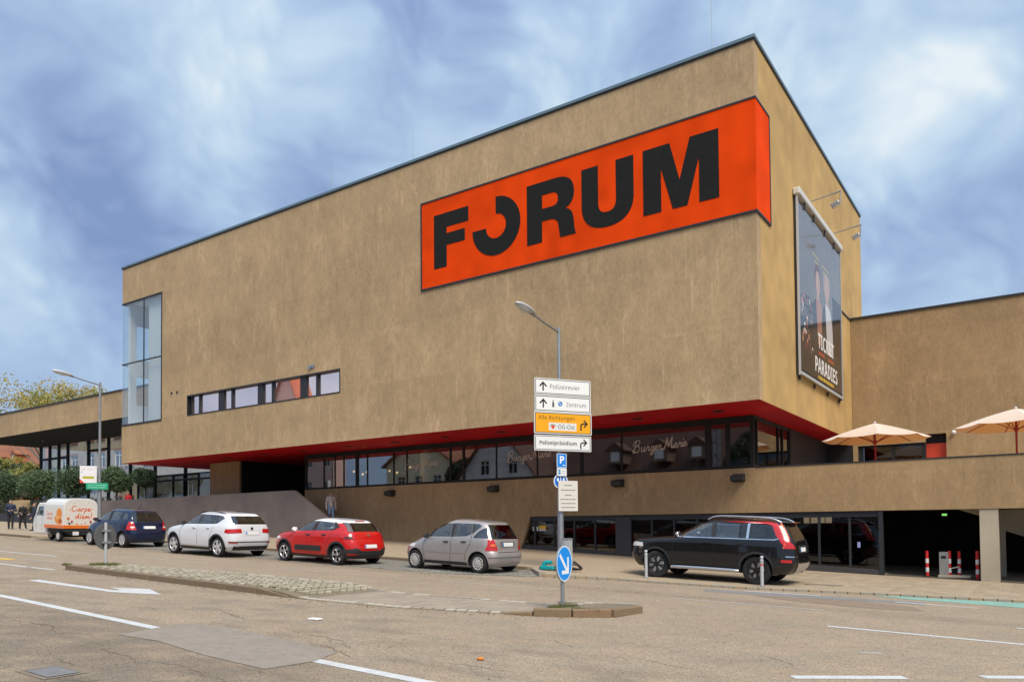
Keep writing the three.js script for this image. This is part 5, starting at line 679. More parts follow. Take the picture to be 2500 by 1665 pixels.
function makeCar(name, label, s) {
  const t = thing(name, label, s.category || 'car', s.pos); t.rotation.z = s.tilt ?? -0.038; if (s.turn) t.rotation.y = s.turn;
  const b = bodyShape(s), paint = s.paint, inS = { ...s, front: s.front.map(([y, x]) => [y, x + 0.1]), rear: s.rear.map(([y, x]) => [y, x - 0.1]), half: s.half.map(([y, w]) => [y, Math.max(0.12, w - 0.06)]) };
  const ib = bodyShape(inS); const yb = s.belt - 0.5, yt = b.y1 - 0.045; // cabin: the same shape, a hand thinner, between floor and roof
  const cut = (tab, f) => { const c = curve(tab), o = []; for (let i = 0; i <= 10; i++) { const y = yb + (yt - yb) * i / 10; o.push([y, f(c(y), y)]); } return o; };
  const keepX = s.cabin; // how far forward and back the hollow goes
  const cab = bodyShape({ front: cut(inS.front, (x) => Math.max(x, keepX[0])), rear: cut(inS.rear, (x) => Math.min(x, keepX[1])), half: cut(inS.half, (w) => w), peak: s.peak, nf: s.nf, nr: s.nr });
  const rubber = M.plastic;
  let body = csg.evaluate(brush(bodyGeo(b), paint), brush(bodyGeo(cab, 24), liningM), SUBTRACTION);
  const prismSide = s.windows.map((w) => { const g = new THREE.ExtrudeGeometry(shapeOf(w), { depth: 3, bevelEnabled: false }); return g.translate(0, 0, -1.5); });
  body = csg.evaluate(body, brush(mergeGeometries(prismSide.map(plain)), rubber), SUBTRACTION);
  const pr = (pts, x0, x1) => { const g = new THREE.ExtrudeGeometry(shapeOf(pts), { depth: x1 - x0, bevelEnabled: false }); g.rotateY(Math.PI / 2); g.scale(1, 1, -1); const a = g.attributes.position; for (let i = 0; i < a.count; i++) a.setX(i, a.getX(i) + x0); const ix = g.index ? g.index.array : null; const q = plain(g); const P = q.attributes.position; for (let i = 0; i < P.count; i += 3) { const c = [P.getX(i), P.getY(i), P.getZ(i)]; P.setXYZ(i, P.getX(i + 2), P.getY(i + 2), P.getZ(i + 2)); P.setXYZ(i + 2, ...c); } q.computeVertexNormals(); return q; };
  body = csg.evaluate(body, brush(mergeGeometries([pr(s.screen, -4, s.mid), pr(s.rearWindow, s.mid + 0.1, 4)]), rubber), SUBTRACTION);
  const wells = []; for (const x of s.axles) for (const z of [-1, 1]) { const g = new THREE.CylinderGeometry(s.arch, s.arch, 0.36, 40); g.rotateX(Math.PI / 2); wells.push(plain(at(g, x, s.r + 0.012, z * (s.w - 0.13)))); }
  body = csg.evaluate(body, brush(mergeGeometries(wells), rubber), SUBTRACTION);
  if (s.roof) { // roof in another colour
    const bx = new THREE.BoxGeometry(6, 1, 4); bx.translate(0, s.roof.y + 0.5, 0); bx.rotateZ(s.roof.slope || 0); const top = csg.evaluate(body, brush(bx.clone(), s.roof.m), INTERSECTION); body = csg.evaluate(body, brush(bx, s.roof.m), SUBTRACTION); top.material = (Array.isArray(top.material) ? top.material : [top.material]).map((m) => (m === paint ? s.roof.m : m)); put('roof', top.geometry, top.material, t);
  }
  put('body', body.geometry, body.material, t);
  // glazing
  const SM = [sideMap(b, 1), sideMap(b, -1)], RM = rearMap(b), FM = frontMap(b), both = (n, pts, m, off = 0.004, div = 2) => { const o = []; for (const f of SM) o.push(put(n, skin(pts, f, off, div), Array.isArray(m) ? m[0] : m, t)); return o; };
  s.windows.forEach((w, i) => both('side_window', grow(w, 0.008), (s.dark && s.dark.includes(i)) ? carGlassDark : carGlass, -0.012));
  put('windscreen', skin(grow(s.screen, 0.008), FM, -0.012, 3), carGlass, t); put('rear_window', skin(grow(s.rearWindow, 0.008), RM, -0.01, 3), s.darkRear ? carGlassDark : carGlass, t);
  for (const p of s.pillars || []) both('pillar', p, M.plastic, 0.003); for (const p of s.seams || []) both('door_seam', line(p, 0.014), M.rubber, 0.002, 1);
  for (const [p, m] of s.side || []) both(m[0], p, m[1], m[2] || 0.006); for (const [p, m] of s.back || []) { put(m[0], skin(p, RM, m[2] || 0.006, 2), m[1], t); if (m[3]) put(m[0], skin(p.map(([z, y]) => [-z, y]), RM, m[2] || 0.006, 2), m[1], t); }
  for (const [p, m] of s.nose || []) { put(m[0], skin(p, FM, m[2] || 0.006, 2), m[1], t); if (m[3]) put(m[0], skin(p.map(([z, y]) => [-z, y]), FM, m[2] || 0.006, 2), m[1], t); }
  if (s.plate) { const [y, w] = s.plate, pl = put('number_plate', skin([[-w, y - 0.055], [w, y - 0.055], [w, y + 0.055], [-w, y + 0.055]], RM, 0.012, 1), M.white, t); put('plate_band', skin([[w - 0.045, y - 0.05], [w - 0.003, y - 0.05], [w - 0.003, y + 0.05], [w - 0.045, y + 0.05]], RM, 0.014, 1), M.blue, pl); }
  for (const [x, y] of s.handles || []) for (const z of [-1, 1]) { const zz = b.z(x, y); put('door_handle', rbox(x - 0.09, y - 0.018, z > 0 ? zz - 0.01 : -zz - 0.035, x + 0.09, y + 0.018, z > 0 ? zz + 0.035 : -zz + 0.01, 0.012), s.handleM || paint, t); }
  if (s.mirror) for (const z of [-1, 1]) { const [x, y] = s.mirror, zz = b.z(x, y), g = new THREE.SphereGeometry(1, 16, 12); g.scale(0.09, 0.075, 0.11); const q = g.attributes.position; for (let i = 0; i < q.count; i++) if (q.getX(i) > 0.03) q.setX(i, 0.03); g.computeVertexNormals(); const mm = put('wing_mirror', at(g, x, y, z * (zz + 0.12)), s.mirrorM || paint, t); put('mirror_foot', rod([x + 0.02, y - 0.03, z * (zz - 0.01)], [x, y - 0.02, z * (zz + 0.08)], 0.03), M.plastic, mm); }
  if (s.arches) for (const x of s.axles) for (const z of [-1, 1]) { const pts = []; for (let i = 0; i <= 20; i++) { const a = Math.PI * (-0.06 + 1.12 * i / 20); pts.push([x + Math.cos(a) * (s.arch + 0.028), s.r + 0.012 + Math.sin(a) * (s.arch + 0.028)]); } put('wheel_arch', skin(line(pts.filter((p) => p[1] > b.y0 + 0.01), 0.062), SM[z > 0 ? 0 : 1], 0.008, 1), s.arches, t); }
  s.axles.forEach((x, i) => { for (const z of [1, -1]) wheel(t, x, s.r, z * (s.w - 0.13), s.r, 0.21, s.wheel, i === 0 ? (s.steer || 0) : 0); });
  put('underbody', [rbox(s.axles[0] - 0.25, s.r - 0.11, -s.w + 0.32, s.axles[1] + 0.3, b.y0 + 0.05, s.w - 0.32, 0.03), ...s.axles.map((x) => rod([x, s.r, -s.w + 0.2], [x, s.r, s.w - 0.2], 0.04)), rod([s.axles[1] + 0.2, s.r - 0.03, -0.35], [s.R - 0.12, s.r - 0.03, -0.35], 0.035)], M.plastic, t);
  seats(t, s.seats, s.w * 1.5);
  return t;
}
const paintOf = (c, metal = 0, rough = 0.4) => phys(c, { roughness: rough + 0.1, metalness: metal, specularIntensity: 0.3, clearcoat: 1, clearcoatRoughness: 0.03 });
const laneZ = -17.82, onRoad = (x, z = laneZ) => [x, gnd(x) + 0.008, z];
{ // silver compact car
  const p = paintOf([0.40, 0.365, 0.345], 0.55, 0.38);
  makeCar('silver_hatchback', 'silver one-box hatchback with hub caps parked nearest the sign mast', {
    pos: onRoad(-14.67, -18.6), w: 0.85, R: 1.76, r: 0.29, arch: 0.345, axles: [-1.21, 1.21], belt: 0.95, peak: 0.25, mid: 0.2, cabin: [-1.0, 1.5], paint: p, nr: 7, nf: 4.5,
    front: [[0.2, -1.7], [0.34, -1.79], [0.5, -1.82], [0.64, -1.79], [0.74, -1.68], [0.84, -1.46], [0.94, -1.24], [1.05, -1.02], [1.2, -0.74], [1.35, -0.44], [1.46, -0.16], [1.53, 0.02], [1.56, 0.12]],
    rear: [[0.2, 1.66], [0.34, 1.75], [0.5, 1.77], [0.6, 1.745], [0.68, 1.70], [0.85, 1.68], [0.98, 1.65], [1.1, 1.58], [1.25, 1.5], [1.4, 1.4], [1.47, 1.32], [1.53, 0.9], [1.56, 0.45]],
    half: [[0.2, 0.8], [0.32, 0.845], [0.55, 0.86], [0.78, 0.85], [0.95, 0.825], [1.1, 0.77], [1.3, 0.69], [1.42, 0.63], [1.49, 0.56], [1.535, 0.44], [1.56, 0.28]],
    windows: [[[-0.98, 1.0], [-0.72, 1.0], [-0.6, 1.2], [-0.62, 1.26]], [[-0.66, 1.01], [0.16, 1.03], [0.12, 1.42], [-0.16, 1.42], [-0.52, 1.27]], [[0.3, 1.035], [0.72, 1.06], [0.92, 1.13], [0.86, 1.43], [0.27, 1.43]], [[0.98, 1.17], [1.2, 1.36], [1.12, 1.42], [0.95, 1.43]], [[1.0, 1.02], [1.5, 1.02], [1.42, 1.26], [1.34, 1.33], [1.13, 1.2]]],
    screen: [[-0.66, 1.02], [0.66, 1.02], [0.5, 1.45], [-0.5, 1.45]], rearWindow: [[-0.66, 1.0], [0.66, 1.0], [0.54, 1.41], [-0.54, 1.41]], darkRear: true,
    pillars: [[[0.17, 1.03], [0.29, 1.035], [0.265, 1.43], [0.125, 1.42]], [[0.87, 1.43], [0.935, 1.13], [0.98, 1.165], [0.945, 1.43]], [[-0.71, 1.0], [-0.665, 1.0], [-0.525, 1.26], [-0.585, 1.23]]],
    seams: [[[-0.86, 0.98], [-0.87, 0.6], [-0.8, 0.32]], [[0.2, 1.02], [0.21, 0.6], [0.2, 0.3]], [[0.94, 1.1], [0.93, 0.85], [0.78, 0.6], [0.74, 0.35]], [[-0.8, 0.3], [0.74, 0.3]]],
    side: [[[[-0.85, 0.56], [0.74, 0.56], [0.74, 0.585], [-0.85, 0.585]], ['trim_strip', p, 0.012]], [[[-0.84, 0.22], [0.82, 0.22], [0.82, 0.3], [-0.84, 0.3]], ['sill', M.plastic, 0.006]]],
    back: [[[[0.52, 0.67], [0.82, 0.67], [0.79, 0.8], [0.75, 0.99], [0.62, 0.99]], ['tail_light', lightRed, 0.012, 1]], [[[0.6, 0.8], [0.74, 0.8], [0.73, 0.86], [0.61, 0.86]], ['reversing_light', lightAmber, 0.018, 1]], [[[-0.55, 0.615], [0.55, 0.615], [0.55, 0.63], [-0.55, 0.63]], ['tailgate_seam', M.rubber, 0.003]], [[[-0.34, 0.77], [0.34, 0.77], [0.36, 0.93], [-0.36, 0.93]], ['plate_recess', std([0.2, 0.185, 0.175], 0.5, 0.5), 0.004]], [[[-0.8, 0.46], [0.8, 0.46], [0.8, 0.475], [-0.8, 0.475]], ['bumper_seam', M.rubber, 0.003]]],
    nose: [[[[0.5, 0.66], [0.8, 0.68], [0.78, 0.78], [0.55, 0.76]], ['headlight', lightClear, 0.006, 1]]],
    plate: [0.84, 0.26], handles: [[0.02, 0.88], [0.68, 0.9]], handleM: M.plastic, mirror: [-0.72, 1.03], mirrorM: M.plastic, wheel: { rim: 0.66, cover: true, n: 11, m: std([0.55, 0.53, 0.5], 0.35, 0.4) }, seats: { front: [[-0.05, 0.5, 0.55]], rear: [0.8, 0.52, 0.55], dash: [-0.75, 1.0] },
  });
}
{ // red hatchback with a white roof
  const p = paintOf([0.5, 0.011, 0.009], 0, 0.3), w = paintOf([0.72, 0.73, 0.74], 0, 0.3);
  makeCar('red_hatchback', 'red hatchback with white roof and black wheel arches parked behind the silver car', {
    pos: onRoad(-19.68, -17.0 - 0.72), w: 0.87, R: 1.98, r: 0.315, arch: 0.37, axles: [-1.21, 1.33], belt: 0.98, peak: 0.35, mid: 0.3, cabin: [-0.85, 1.6], paint: p, nr: 6, nf: 4.5,
    front: [[0.2, -1.88], [0.35, -1.97], [0.55, -2.0], [0.72, -1.98], [0.84, -1.9], [0.92, -1.7], [0.98, -1.35], [1.03, -1.02], [1.1, -0.86], [1.25, -0.52], [1.36, -0.22], [1.43, 0.06], [1.47, 0.26]],
    rear: [[0.2, 1.84], [0.34, 1.97], [0.52, 2.0], [0.66, 1.97], [0.82, 1.9], [0.98, 1.83], [1.1, 1.74], [1.24, 1.62], [1.35, 1.5], [1.4, 1.42], [1.44, 1.0], [1.47, 0.5]],
    half: [[0.2, 0.81], [0.34, 0.865], [0.6, 0.88], [0.85, 0.865], [0.98, 0.835], [1.1, 0.77], [1.25, 0.69], [1.35, 0.62], [1.41, 0.53], [1.445, 0.42], [1.47, 0.26]],
    windows: [[[-0.78, 1.02], [0.12, 1.05], [0.12, 1.36], [-0.1, 1.36], [-0.42, 1.25]], [[0.24, 1.055], [0.94, 1.08], [1.12, 1.19], [0.98, 1.33], [0.24, 1.365]]],
    screen: [[-0.68, 1.06], [0.68, 1.06], [0.54, 1.39], [-0.54, 1.39]], rearWindow: [[-0.6, 1.06], [0.6, 1.06], [0.52, 1.33], [-0.52, 1.33]], darkRear: true,
    pillars: [[[0.125, 1.05], [0.235, 1.055], [0.235, 1.365], [0.125, 1.36]], [[0.945, 1.08], [1.12, 1.1], [1.3, 1.2], [1.05, 1.35], [0.985, 1.335], [1.115, 1.19]]],
    seams: [[[-0.84, 1.0], [-0.88, 0.7], [-0.8, 0.36]], [[0.18, 1.04], [0.19, 0.6], [0.17, 0.33]], [[1.05, 1.06], [0.95, 0.8], [0.84, 0.6], [0.82, 0.36]]],
    side: [[[[-0.58, 0.42], [0.62, 0.42], [0.66, 0.48], [0.62, 0.58], [-0.58, 0.58], [-0.63, 0.5]], ['door_bump', M.plastic, 0.03]], [[[-0.84, 0.21], [0.94, 0.21], [0.94, 0.29], [-0.84, 0.29]], ['sill', M.plastic, 0.006]]],
    back: [[[[0.58, 0.82], [0.84, 0.84], [0.83, 0.97], [0.6, 0.97]], ['tail_light', lightRed, 0.014, 1]], [[[0.66, 0.84], [0.8, 0.85], [0.8, 0.9], [0.66, 0.9]], ['lamp_core', M.plastic, 0.02, 1]], [[[-0.84, 0.22], [0.84, 0.22], [0.86, 0.5], [0.6, 0.56], [0.4, 0.46], [-0.4, 0.46], [-0.6, 0.56], [-0.86, 0.5]], ['bumper', M.plastic, 0.014]], [[[-0.05, 0.9], [0.05, 0.9], [0.05, 0.98], [-0.05, 0.98]], ['badge', M.chrome, 0.01]], [[[0.54, 1.05], [0.68, 1.05], [0.6, 1.34], [0.525, 1.34]], ['window_trim', std([0.12, 0.1, 0.1], 0.3), 0.006, 1]], [[[-0.2, 1.37], [0.2, 1.37], [0.2, 1.395], [-0.2, 1.395]], ['brake_light', lightRed, 0.012]]],
    nose: [[[[0.4, 0.72], [0.82, 0.74], [0.78, 0.82], [0.42, 0.8]], ['headlight', lightClear, 0.006, 1]]],
    roof: { y: 1.315, slope: 0, m: w }, arches: M.plastic, plate: [0.6, 0.26], handles: [[-0.02, 0.92], [0.72, 0.94]], handleM: M.plastic, mirror: [-0.72, 1.07], mirrorM: w, wheel: { rim: 0.7, n: 5, fork: true, m: M.alu }, seats: { front: [[0, 0.45, 0.58]], rear: [0.85, 0.48, 0.55], dash: [-0.6, 1.0] },
  });
}
{ // white crossover
  const p = paintOf([0.66, 0.675, 0.7], 0, 0.3);
  makeCar('white_crossover', 'white crossover car with roof rails parked between the red and the blue car', {
    pos: onRoad(-24.93, -17.1), w: 0.91, R: 2.18, r: 0.345, arch: 0.395, axles: [-1.32, 1.315], belt: 1.05, peak: 0.35, mid: 0.3, cabin: [-0.9, 1.85], paint: p, nr: 7, nf: 5,
    front: [[0.22, -2.02], [0.4, -2.14], [0.6, -2.18], [0.78, -2.15], [0.9, -2.05], [0.98, -1.8], [1.05, -1.35], [1.1, -1.0], [1.2, -0.8], [1.35, -0.48], [1.48, -0.14], [1.55, 0.1], [1.59, 0.3]],
    rear: [[0.22, 1.92], [0.4, 2.06], [0.58, 2.1], [0.7, 2.09], [0.86, 2.06], [1.05, 2.02], [1.18, 1.98], [1.32, 1.85], [1.46, 1.7], [1.51, 1.62], [1.56, 1.1], [1.59, 0.5]],
    half: [[0.22, 0.84], [0.4, 0.905], [0.65, 0.925], [0.9, 0.91], [1.05, 0.88], [1.18, 0.81], [1.35, 0.73], [1.47, 0.66], [1.53, 0.57], [1.57, 0.42], [1.59, 0.26]],
    windows: [[[-0.8, 1.1], [0.12, 1.12], [0.1, 1.46], [-0.1, 1.46], [-0.45, 1.32]], [[0.22, 1.12], [1.0, 1.14], [1.0, 1.45], [0.2, 1.47]], [[1.06, 1.145], [1.22, 1.16], [1.5, 1.34], [1.36, 1.42], [1.06, 1.45]]],
    screen: [[-0.72, 1.13], [0.72, 1.13], [0.58, 1.5], [-0.58, 1.5]], rearWindow: [[-0.68, 1.15], [0.68, 1.15], [0.6, 1.43], [-0.6, 1.43]], darkRear: true,
    pillars: [[[0.125, 1.12], [0.215, 1.12], [0.195, 1.47], [0.105, 1.46]], [[1.005, 1.14], [1.055, 1.145], [1.055, 1.45], [1.005, 1.45]]],
    seams: [[[-0.84, 1.06], [-0.88, 0.75], [-0.82, 0.38]], [[0.17, 1.1], [0.18, 0.65], [0.17, 0.36]], [[1.1, 1.12], [1.02, 0.9], [0.9, 0.7], [0.88, 0.4]]],
    side: [[[[-0.85, 0.23], [0.86, 0.23], [0.86, 0.33], [-0.85, 0.33]], ['sill', M.plastic, 0.006]], [[[-0.85, 0.34], [0.86, 0.34], [0.86, 0.36], [-0.85, 0.36]], ['trim_strip', M.chrome, 0.01]], [[[1.72, 0.86], [1.98, 0.84], [1.98, 0.98], [1.74, 0.98]], ['tail_light', lightRed, 0.01]]],
    back: [[[[0.42, 0.86], [0.86, 0.84], [0.86, 0.98], [0.44, 1.0]], ['tail_light', lightRed, 0.012, 1]], [[[-0.7, 0.26], [0.7, 0.26], [0.72, 0.4], [-0.72, 0.4]], ['bumper_skirt', M.plastic, 0.012]], [[[-0.85, 0.53], [0.85, 0.53], [0.85, 0.56], [-0.85, 0.56]], ['bumper_strip', M.plastic, 0.008]], [[[0.6, 0.5], [0.84, 0.5], [0.84, 0.53], [0.6, 0.53]], ['reflector', lightRed, 0.014, 1]], [[[-0.05, 0.96], [0.05, 0.96], [0.05, 1.05], [-0.05, 1.05]], ['badge', M.plastic, 0.012]], [[[-0.36, 0.76], [0.36, 0.76], [0.38, 0.94], [-0.38, 0.94]], ['plate_recess', paintOf([0.6, 0.61, 0.63]), 0.004]]],
    nose: [[[[0.45, 0.78], [0.84, 0.8], [0.8, 0.9], [0.5, 0.87]], ['headlight', lightClear, 0.006, 1]]],
    arches: M.plastic, plate: [0.85, 0.26], handles: [[-0.02, 0.99], [0.8, 1.0]], mirror: [-0.74, 1.14], mirrorM: M.plastic, wheel: { rim: 0.72, n: 5, sw: 0.24, m: std([0.66, 0.66, 0.67], 0.3, 0.6) }, seats: { front: [[0, 0.55, 0.6]], rear: [0.95, 0.58, 0.58], dash: [-0.6, 1.08] },
  }).children; const t = scene.children[scene.children.length - 1];
  for (const z of [-1, 1]) put('roof_rail', tube([[-0.1, 1.5, z * 0.6], [0.2, 1.57, z * 0.6], [1.0, 1.56, z * 0.6], [1.4, 1.5, z * 0.6]], 0.018, 20, 8), M.plastic, t);
  put('aerial', rod([1.2, 1.55, 0], [1.32, 1.64, 0], 0.012, 0.006, 6), M.plastic, t);
}
{ // dark blue compact
  const p = paintOf([0.006, 0.014, 0.05], 0.3, 0.35);
  makeCar('blue_hatchback', 'dark blue one-box hatchback parked behind the orange and white three-wheeler', {
    pos: onRoad(-31.86, -17.5), w: 0.87, R: 1.9, r: 0.31, arch: 0.365, axles: [-1.29, 1.28], belt: 1.0, peak: 0.3, mid: 0.25, cabin: [-1.0, 1.62], paint: p, nr: 6.5, nf: 4.5,
    front: [[0.2, -1.8], [0.36, -1.91], [0.55, -1.95], [0.7, -1.9], [0.82, -1.75], [0.92, -1.5], [1.0, -1.25], [1.1, -1.02], [1.25, -0.72], [1.38, -0.42], [1.5, -0.08], [1.56, 0.1], [1.59, 0.22]],
    rear: [[0.2, 1.76], [0.36, 1.87], [0.55, 1.9], [0.68, 1.87], [0.85, 1.8], [1.0, 1.76], [1.12, 1.68], [1.3, 1.56], [1.45, 1.44], [1.5, 1.36], [1.56, 0.9], [1.59, 0.45]],
    half: [[0.2, 0.82], [0.34, 0.865], [0.6, 0.88], [0.85, 0.87], [1.0, 0.84], [1.15, 0.77], [1.34, 0.69], [1.46, 0.62], [1.52, 0.54], [1.565, 0.42], [1.59, 0.26]],
    windows: [[[-0.8, 1.05], [0.14, 1.07], [0.1, 1.46], [-0.1, 1.46], [-0.5, 1.31]], [[0.26, 1.075], [0.84, 1.1], [0.98, 1.16], [0.92, 1.45], [0.23, 1.47]], [[1.06, 1.12], [1.46, 1.14], [1.36, 1.34], [1.05, 1.42]]],
    screen: [[-0.7, 1.08], [0.7, 1.08], [0.54, 1.48], [-0.54, 1.48]], rearWindow: [[-0.64, 1.06], [0.64, 1.06], [0.54, 1.42], [-0.54, 1.42]], darkRear: true,
    pillars: [[[0.145, 1.07], [0.255, 1.075], [0.225, 1.47], [0.105, 1.46]]], seams: [[[-0.84, 1.0], [-0.86, 0.65], [-0.8, 0.36]], [[0.2, 1.05], [0.2, 0.6], [0.19, 0.34]], [[1.02, 1.1], [0.98, 0.85], [0.85, 0.62], [0.82, 0.36]]],
    side: [[[[-0.86, 0.5], [0.85, 0.5], [0.85, 0.53], [-0.86, 0.53]], ['trim_strip', p, 0.014]], [[[-0.86, 0.21], [0.86, 0.21], [0.86, 0.28], [-0.86, 0.28]], ['sill', M.plastic, 0.006]]],
    back: [[[[0.55, 0.72], [0.84, 0.72], [0.8, 0.9], [0.74, 1.04], [0.62, 1.04]], ['tail_light', lightRed, 0.012, 1]], [[[0.6, 0.8], [0.74, 0.8], [0.73, 0.86], [0.61, 0.86]], ['reversing_light', lightClear, 0.018, 1]], [[[-0.6, 0.63], [0.6, 0.63], [0.6, 0.645], [-0.6, 0.645]], ['tailgate_seam', M.rubber, 0.003]]],
    plate: [0.82, 0.26], handles: [[0, 0.95], [0.74, 0.96]], mirror: [-0.74, 1.09], mirrorM: M.plastic, wheel: { rim: 0.68, n: 9, sw: 0.1, m: std([0.6, 0.6, 0.6], 0.3, 0.6) }, seats: { front: [[0, 0.5, 0.58]], rear: [0.85, 0.52, 0.56], dash: [-0.7, 1.04] },
  });
  const t = scene.children[scene.children.length - 1]; put('aerial', rod([1.0, 1.56, 0], [1.18, 1.78, 0], 0.012, 0.005, 6), M.plastic, t);
}
{ // black estate on the pavement
  const p = paintOf([0.006, 0.006, 0.007], 0, 0.3), z = -21.3;
  makeCar('black_estate', 'large black off-road estate with silver roof rails standing on the pavement', {
    pos: [-7.66, pav(-7.66, -20.6) + 0.004, z], tilt: -0.042, w: 0.94, R: 2.4, r: 0.375, arch: 0.43, axles: [-1.45, 1.41], belt: 1.13, peak: 0.4, mid: 0.35, cabin: [-0.95, 2.05], paint: p, nr: 8, nf: 4.6, steer: 0.28,
    front: [[0.3, -2.2], [0.45, -2.34], [0.65, -2.4], [0.85, -2.38], [1.0, -2.31], [1.07, -2.16], [1.11, -1.85], [1.15, -1.4], [1.19, -1.06], [1.3, -0.85], [1.45, -0.55], [1.6, -0.2], [1.71, 0.08], [1.755, 0.3]],
    rear: [[0.3, 2.2], [0.45, 2.34], [0.62, 2.4], [0.8, 2.38], [1.0, 2.35], [1.15, 2.32], [1.3, 2.25], [1.45, 2.16], [1.6, 2.06], [1.67, 1.95], [1.72, 1.2], [1.755, 0.6]],
    half: [[0.3, 0.87], [0.45, 0.935], [0.7, 0.955], [0.98, 0.95], [1.13, 0.925], [1.28, 0.865], [1.45, 0.8], [1.6, 0.735], [1.68, 0.64], [1.73, 0.48], [1.755, 0.3]],
    windows: [[[-0.86, 1.19], [0.16, 1.2], [0.14, 1.6], [-0.12, 1.6], [-0.54, 1.42]], [[0.28, 1.2], [0.92, 1.205], [0.9, 1.61], [0.26, 1.61]], [[0.95, 1.205], [1.1, 1.21], [1.1, 1.6], [0.93, 1.61]], [[1.2, 1.21], [1.88, 1.215], [1.93, 1.32], [1.77, 1.59], [1.2, 1.61]]],
    screen: [[-0.74, 1.23], [0.74, 1.23], [0.62, 1.65], [-0.62, 1.65]], rearWindow: [[-0.68, 1.2], [0.68, 1.2], [0.58, 1.59], [-0.58, 1.59]], dark: [2, 3], darkRear: true,
    pillars: [[[0.165, 1.2], [0.275, 1.2], [0.255, 1.61], [0.145, 1.6]]],
    seams: [[[-0.9, 1.16], [-0.94, 0.8], [-0.86, 0.42]], [[0.22, 1.2], [0.23, 0.7], [0.21, 0.42]], [[1.16, 1.2], [1.1, 1.0], [0.94, 0.75], [0.92, 0.45]]],
    side: [[[[1.115, 1.21], [1.185, 1.21], [1.185, 1.61], [1.115, 1.6]], ['pillar_trim', M.chrome, 0.004]], [line([[-0.86, 1.175], [0.2, 1.185], [1.0, 1.19], [1.86, 1.197], [1.95, 1.23], [1.96, 1.32], [1.79, 1.61]], 0.022), ['window_trim', M.chrome, 0.006]], [[[-0.9, 0.62], [0.92, 0.62], [0.92, 0.645], [-0.9, 0.645]], ['trim_strip', p, 0.016]],
      [[[2.08, 0.98], [2.26, 0.98], [2.24, 1.14], [2.19, 1.28], [2.09, 1.46], [1.96, 1.64], [1.91, 1.66], [2.05, 1.4], [2.11, 1.2]], ['tail_light', phys([0.78, 0.13, 0.03], { roughness: 0.25, clearcoat: 1 }), 0.01]], [[[-2.2, 0.86], [-2.06, 0.86], [-2.04, 0.98], [-2.18, 0.97]], ['headlight', lightClear, 0.012]], [[[2.05, 0.62], [2.3, 0.62], [2.3, 0.69], [2.05, 0.69]], ['reflector', lightRed, 0.012]]],
    back: [[[[0.66, 0.98], [0.9, 0.98], [0.89, 1.14], [0.83, 1.32], [0.71, 1.64], [0.66, 1.66], [0.76, 1.38], [0.8, 1.16]], ['tail_light', lightRed, 0.012, 1]], [[[-0.5, 0.32], [0.5, 0.32], [0.62, 0.6], [-0.62, 0.6]], ['bumper_plate', M.alu, 0.02]], [[[-0.42, 0.86], [0.42, 0.86], [0.42, 1.06], [-0.42, 1.06]], ['plate_recess', M.plastic, 0.004]], [[[-0.9, 0.76], [0.9, 0.76], [0.9, 0.79], [-0.9, 0.79]], ['trim_strip', M.chrome, 0.014]]],
    nose: [[[[0.5, 0.86], [0.86, 0.86], [0.84, 0.97], [0.54, 0.97]], ['headlight', lightClear, 0.008, 1]], [[[-0.38, 0.72], [0.38, 0.72], [0.42, 0.96], [-0.42, 0.96]], ['grille', M.chrome, 0.006]]],
    arches: M.plastic, plate: [0.95, 0.26], handles: [[0.02, 1.05], [0.95, 1.06]], mirror: [-0.82, 1.25], mirrorM: M.chrome, wheel: { rim: 0.66, n: 6, fork: true, m: std([0.02, 0.02, 0.022], 0.3, 0.5), back: M.alu }, seats: { front: [[0.02, 0.62, 0.62]], rear: [0.98, 0.64, 0.6], dash: [-0.66, 1.16] },
  });
  const t = scene.children[scene.children.length - 1];
  for (const s of [-1, 1]) { put('roof_rail', tube([[-0.02, 1.68, s * 0.63], [0.15, 1.76, s * 0.65], [1.1, 1.78, s * 0.65], [1.75, 1.74, s * 0.65], [1.97, 1.65, s * 0.63]], 0.024, 24, 8), M.alu, t); put('side_step', tube([[-0.95, 0.33, s * 0.93], [-0.85, 0.34, s * 0.97], [0.85, 0.34, s * 0.97], [0.95, 0.33, s * 0.93]], 0.045, 20, 10), M.alu, t); }
  put('roof_spoiler', rbox(1.88, 1.63, -0.58, 2.15, 1.67, 0.58, 0.018), p, t); put('brake_light', rbox(2.13, 1.635, -0.2, 2.16, 1.66, 0.2, 0.008), lightRed, t);
}
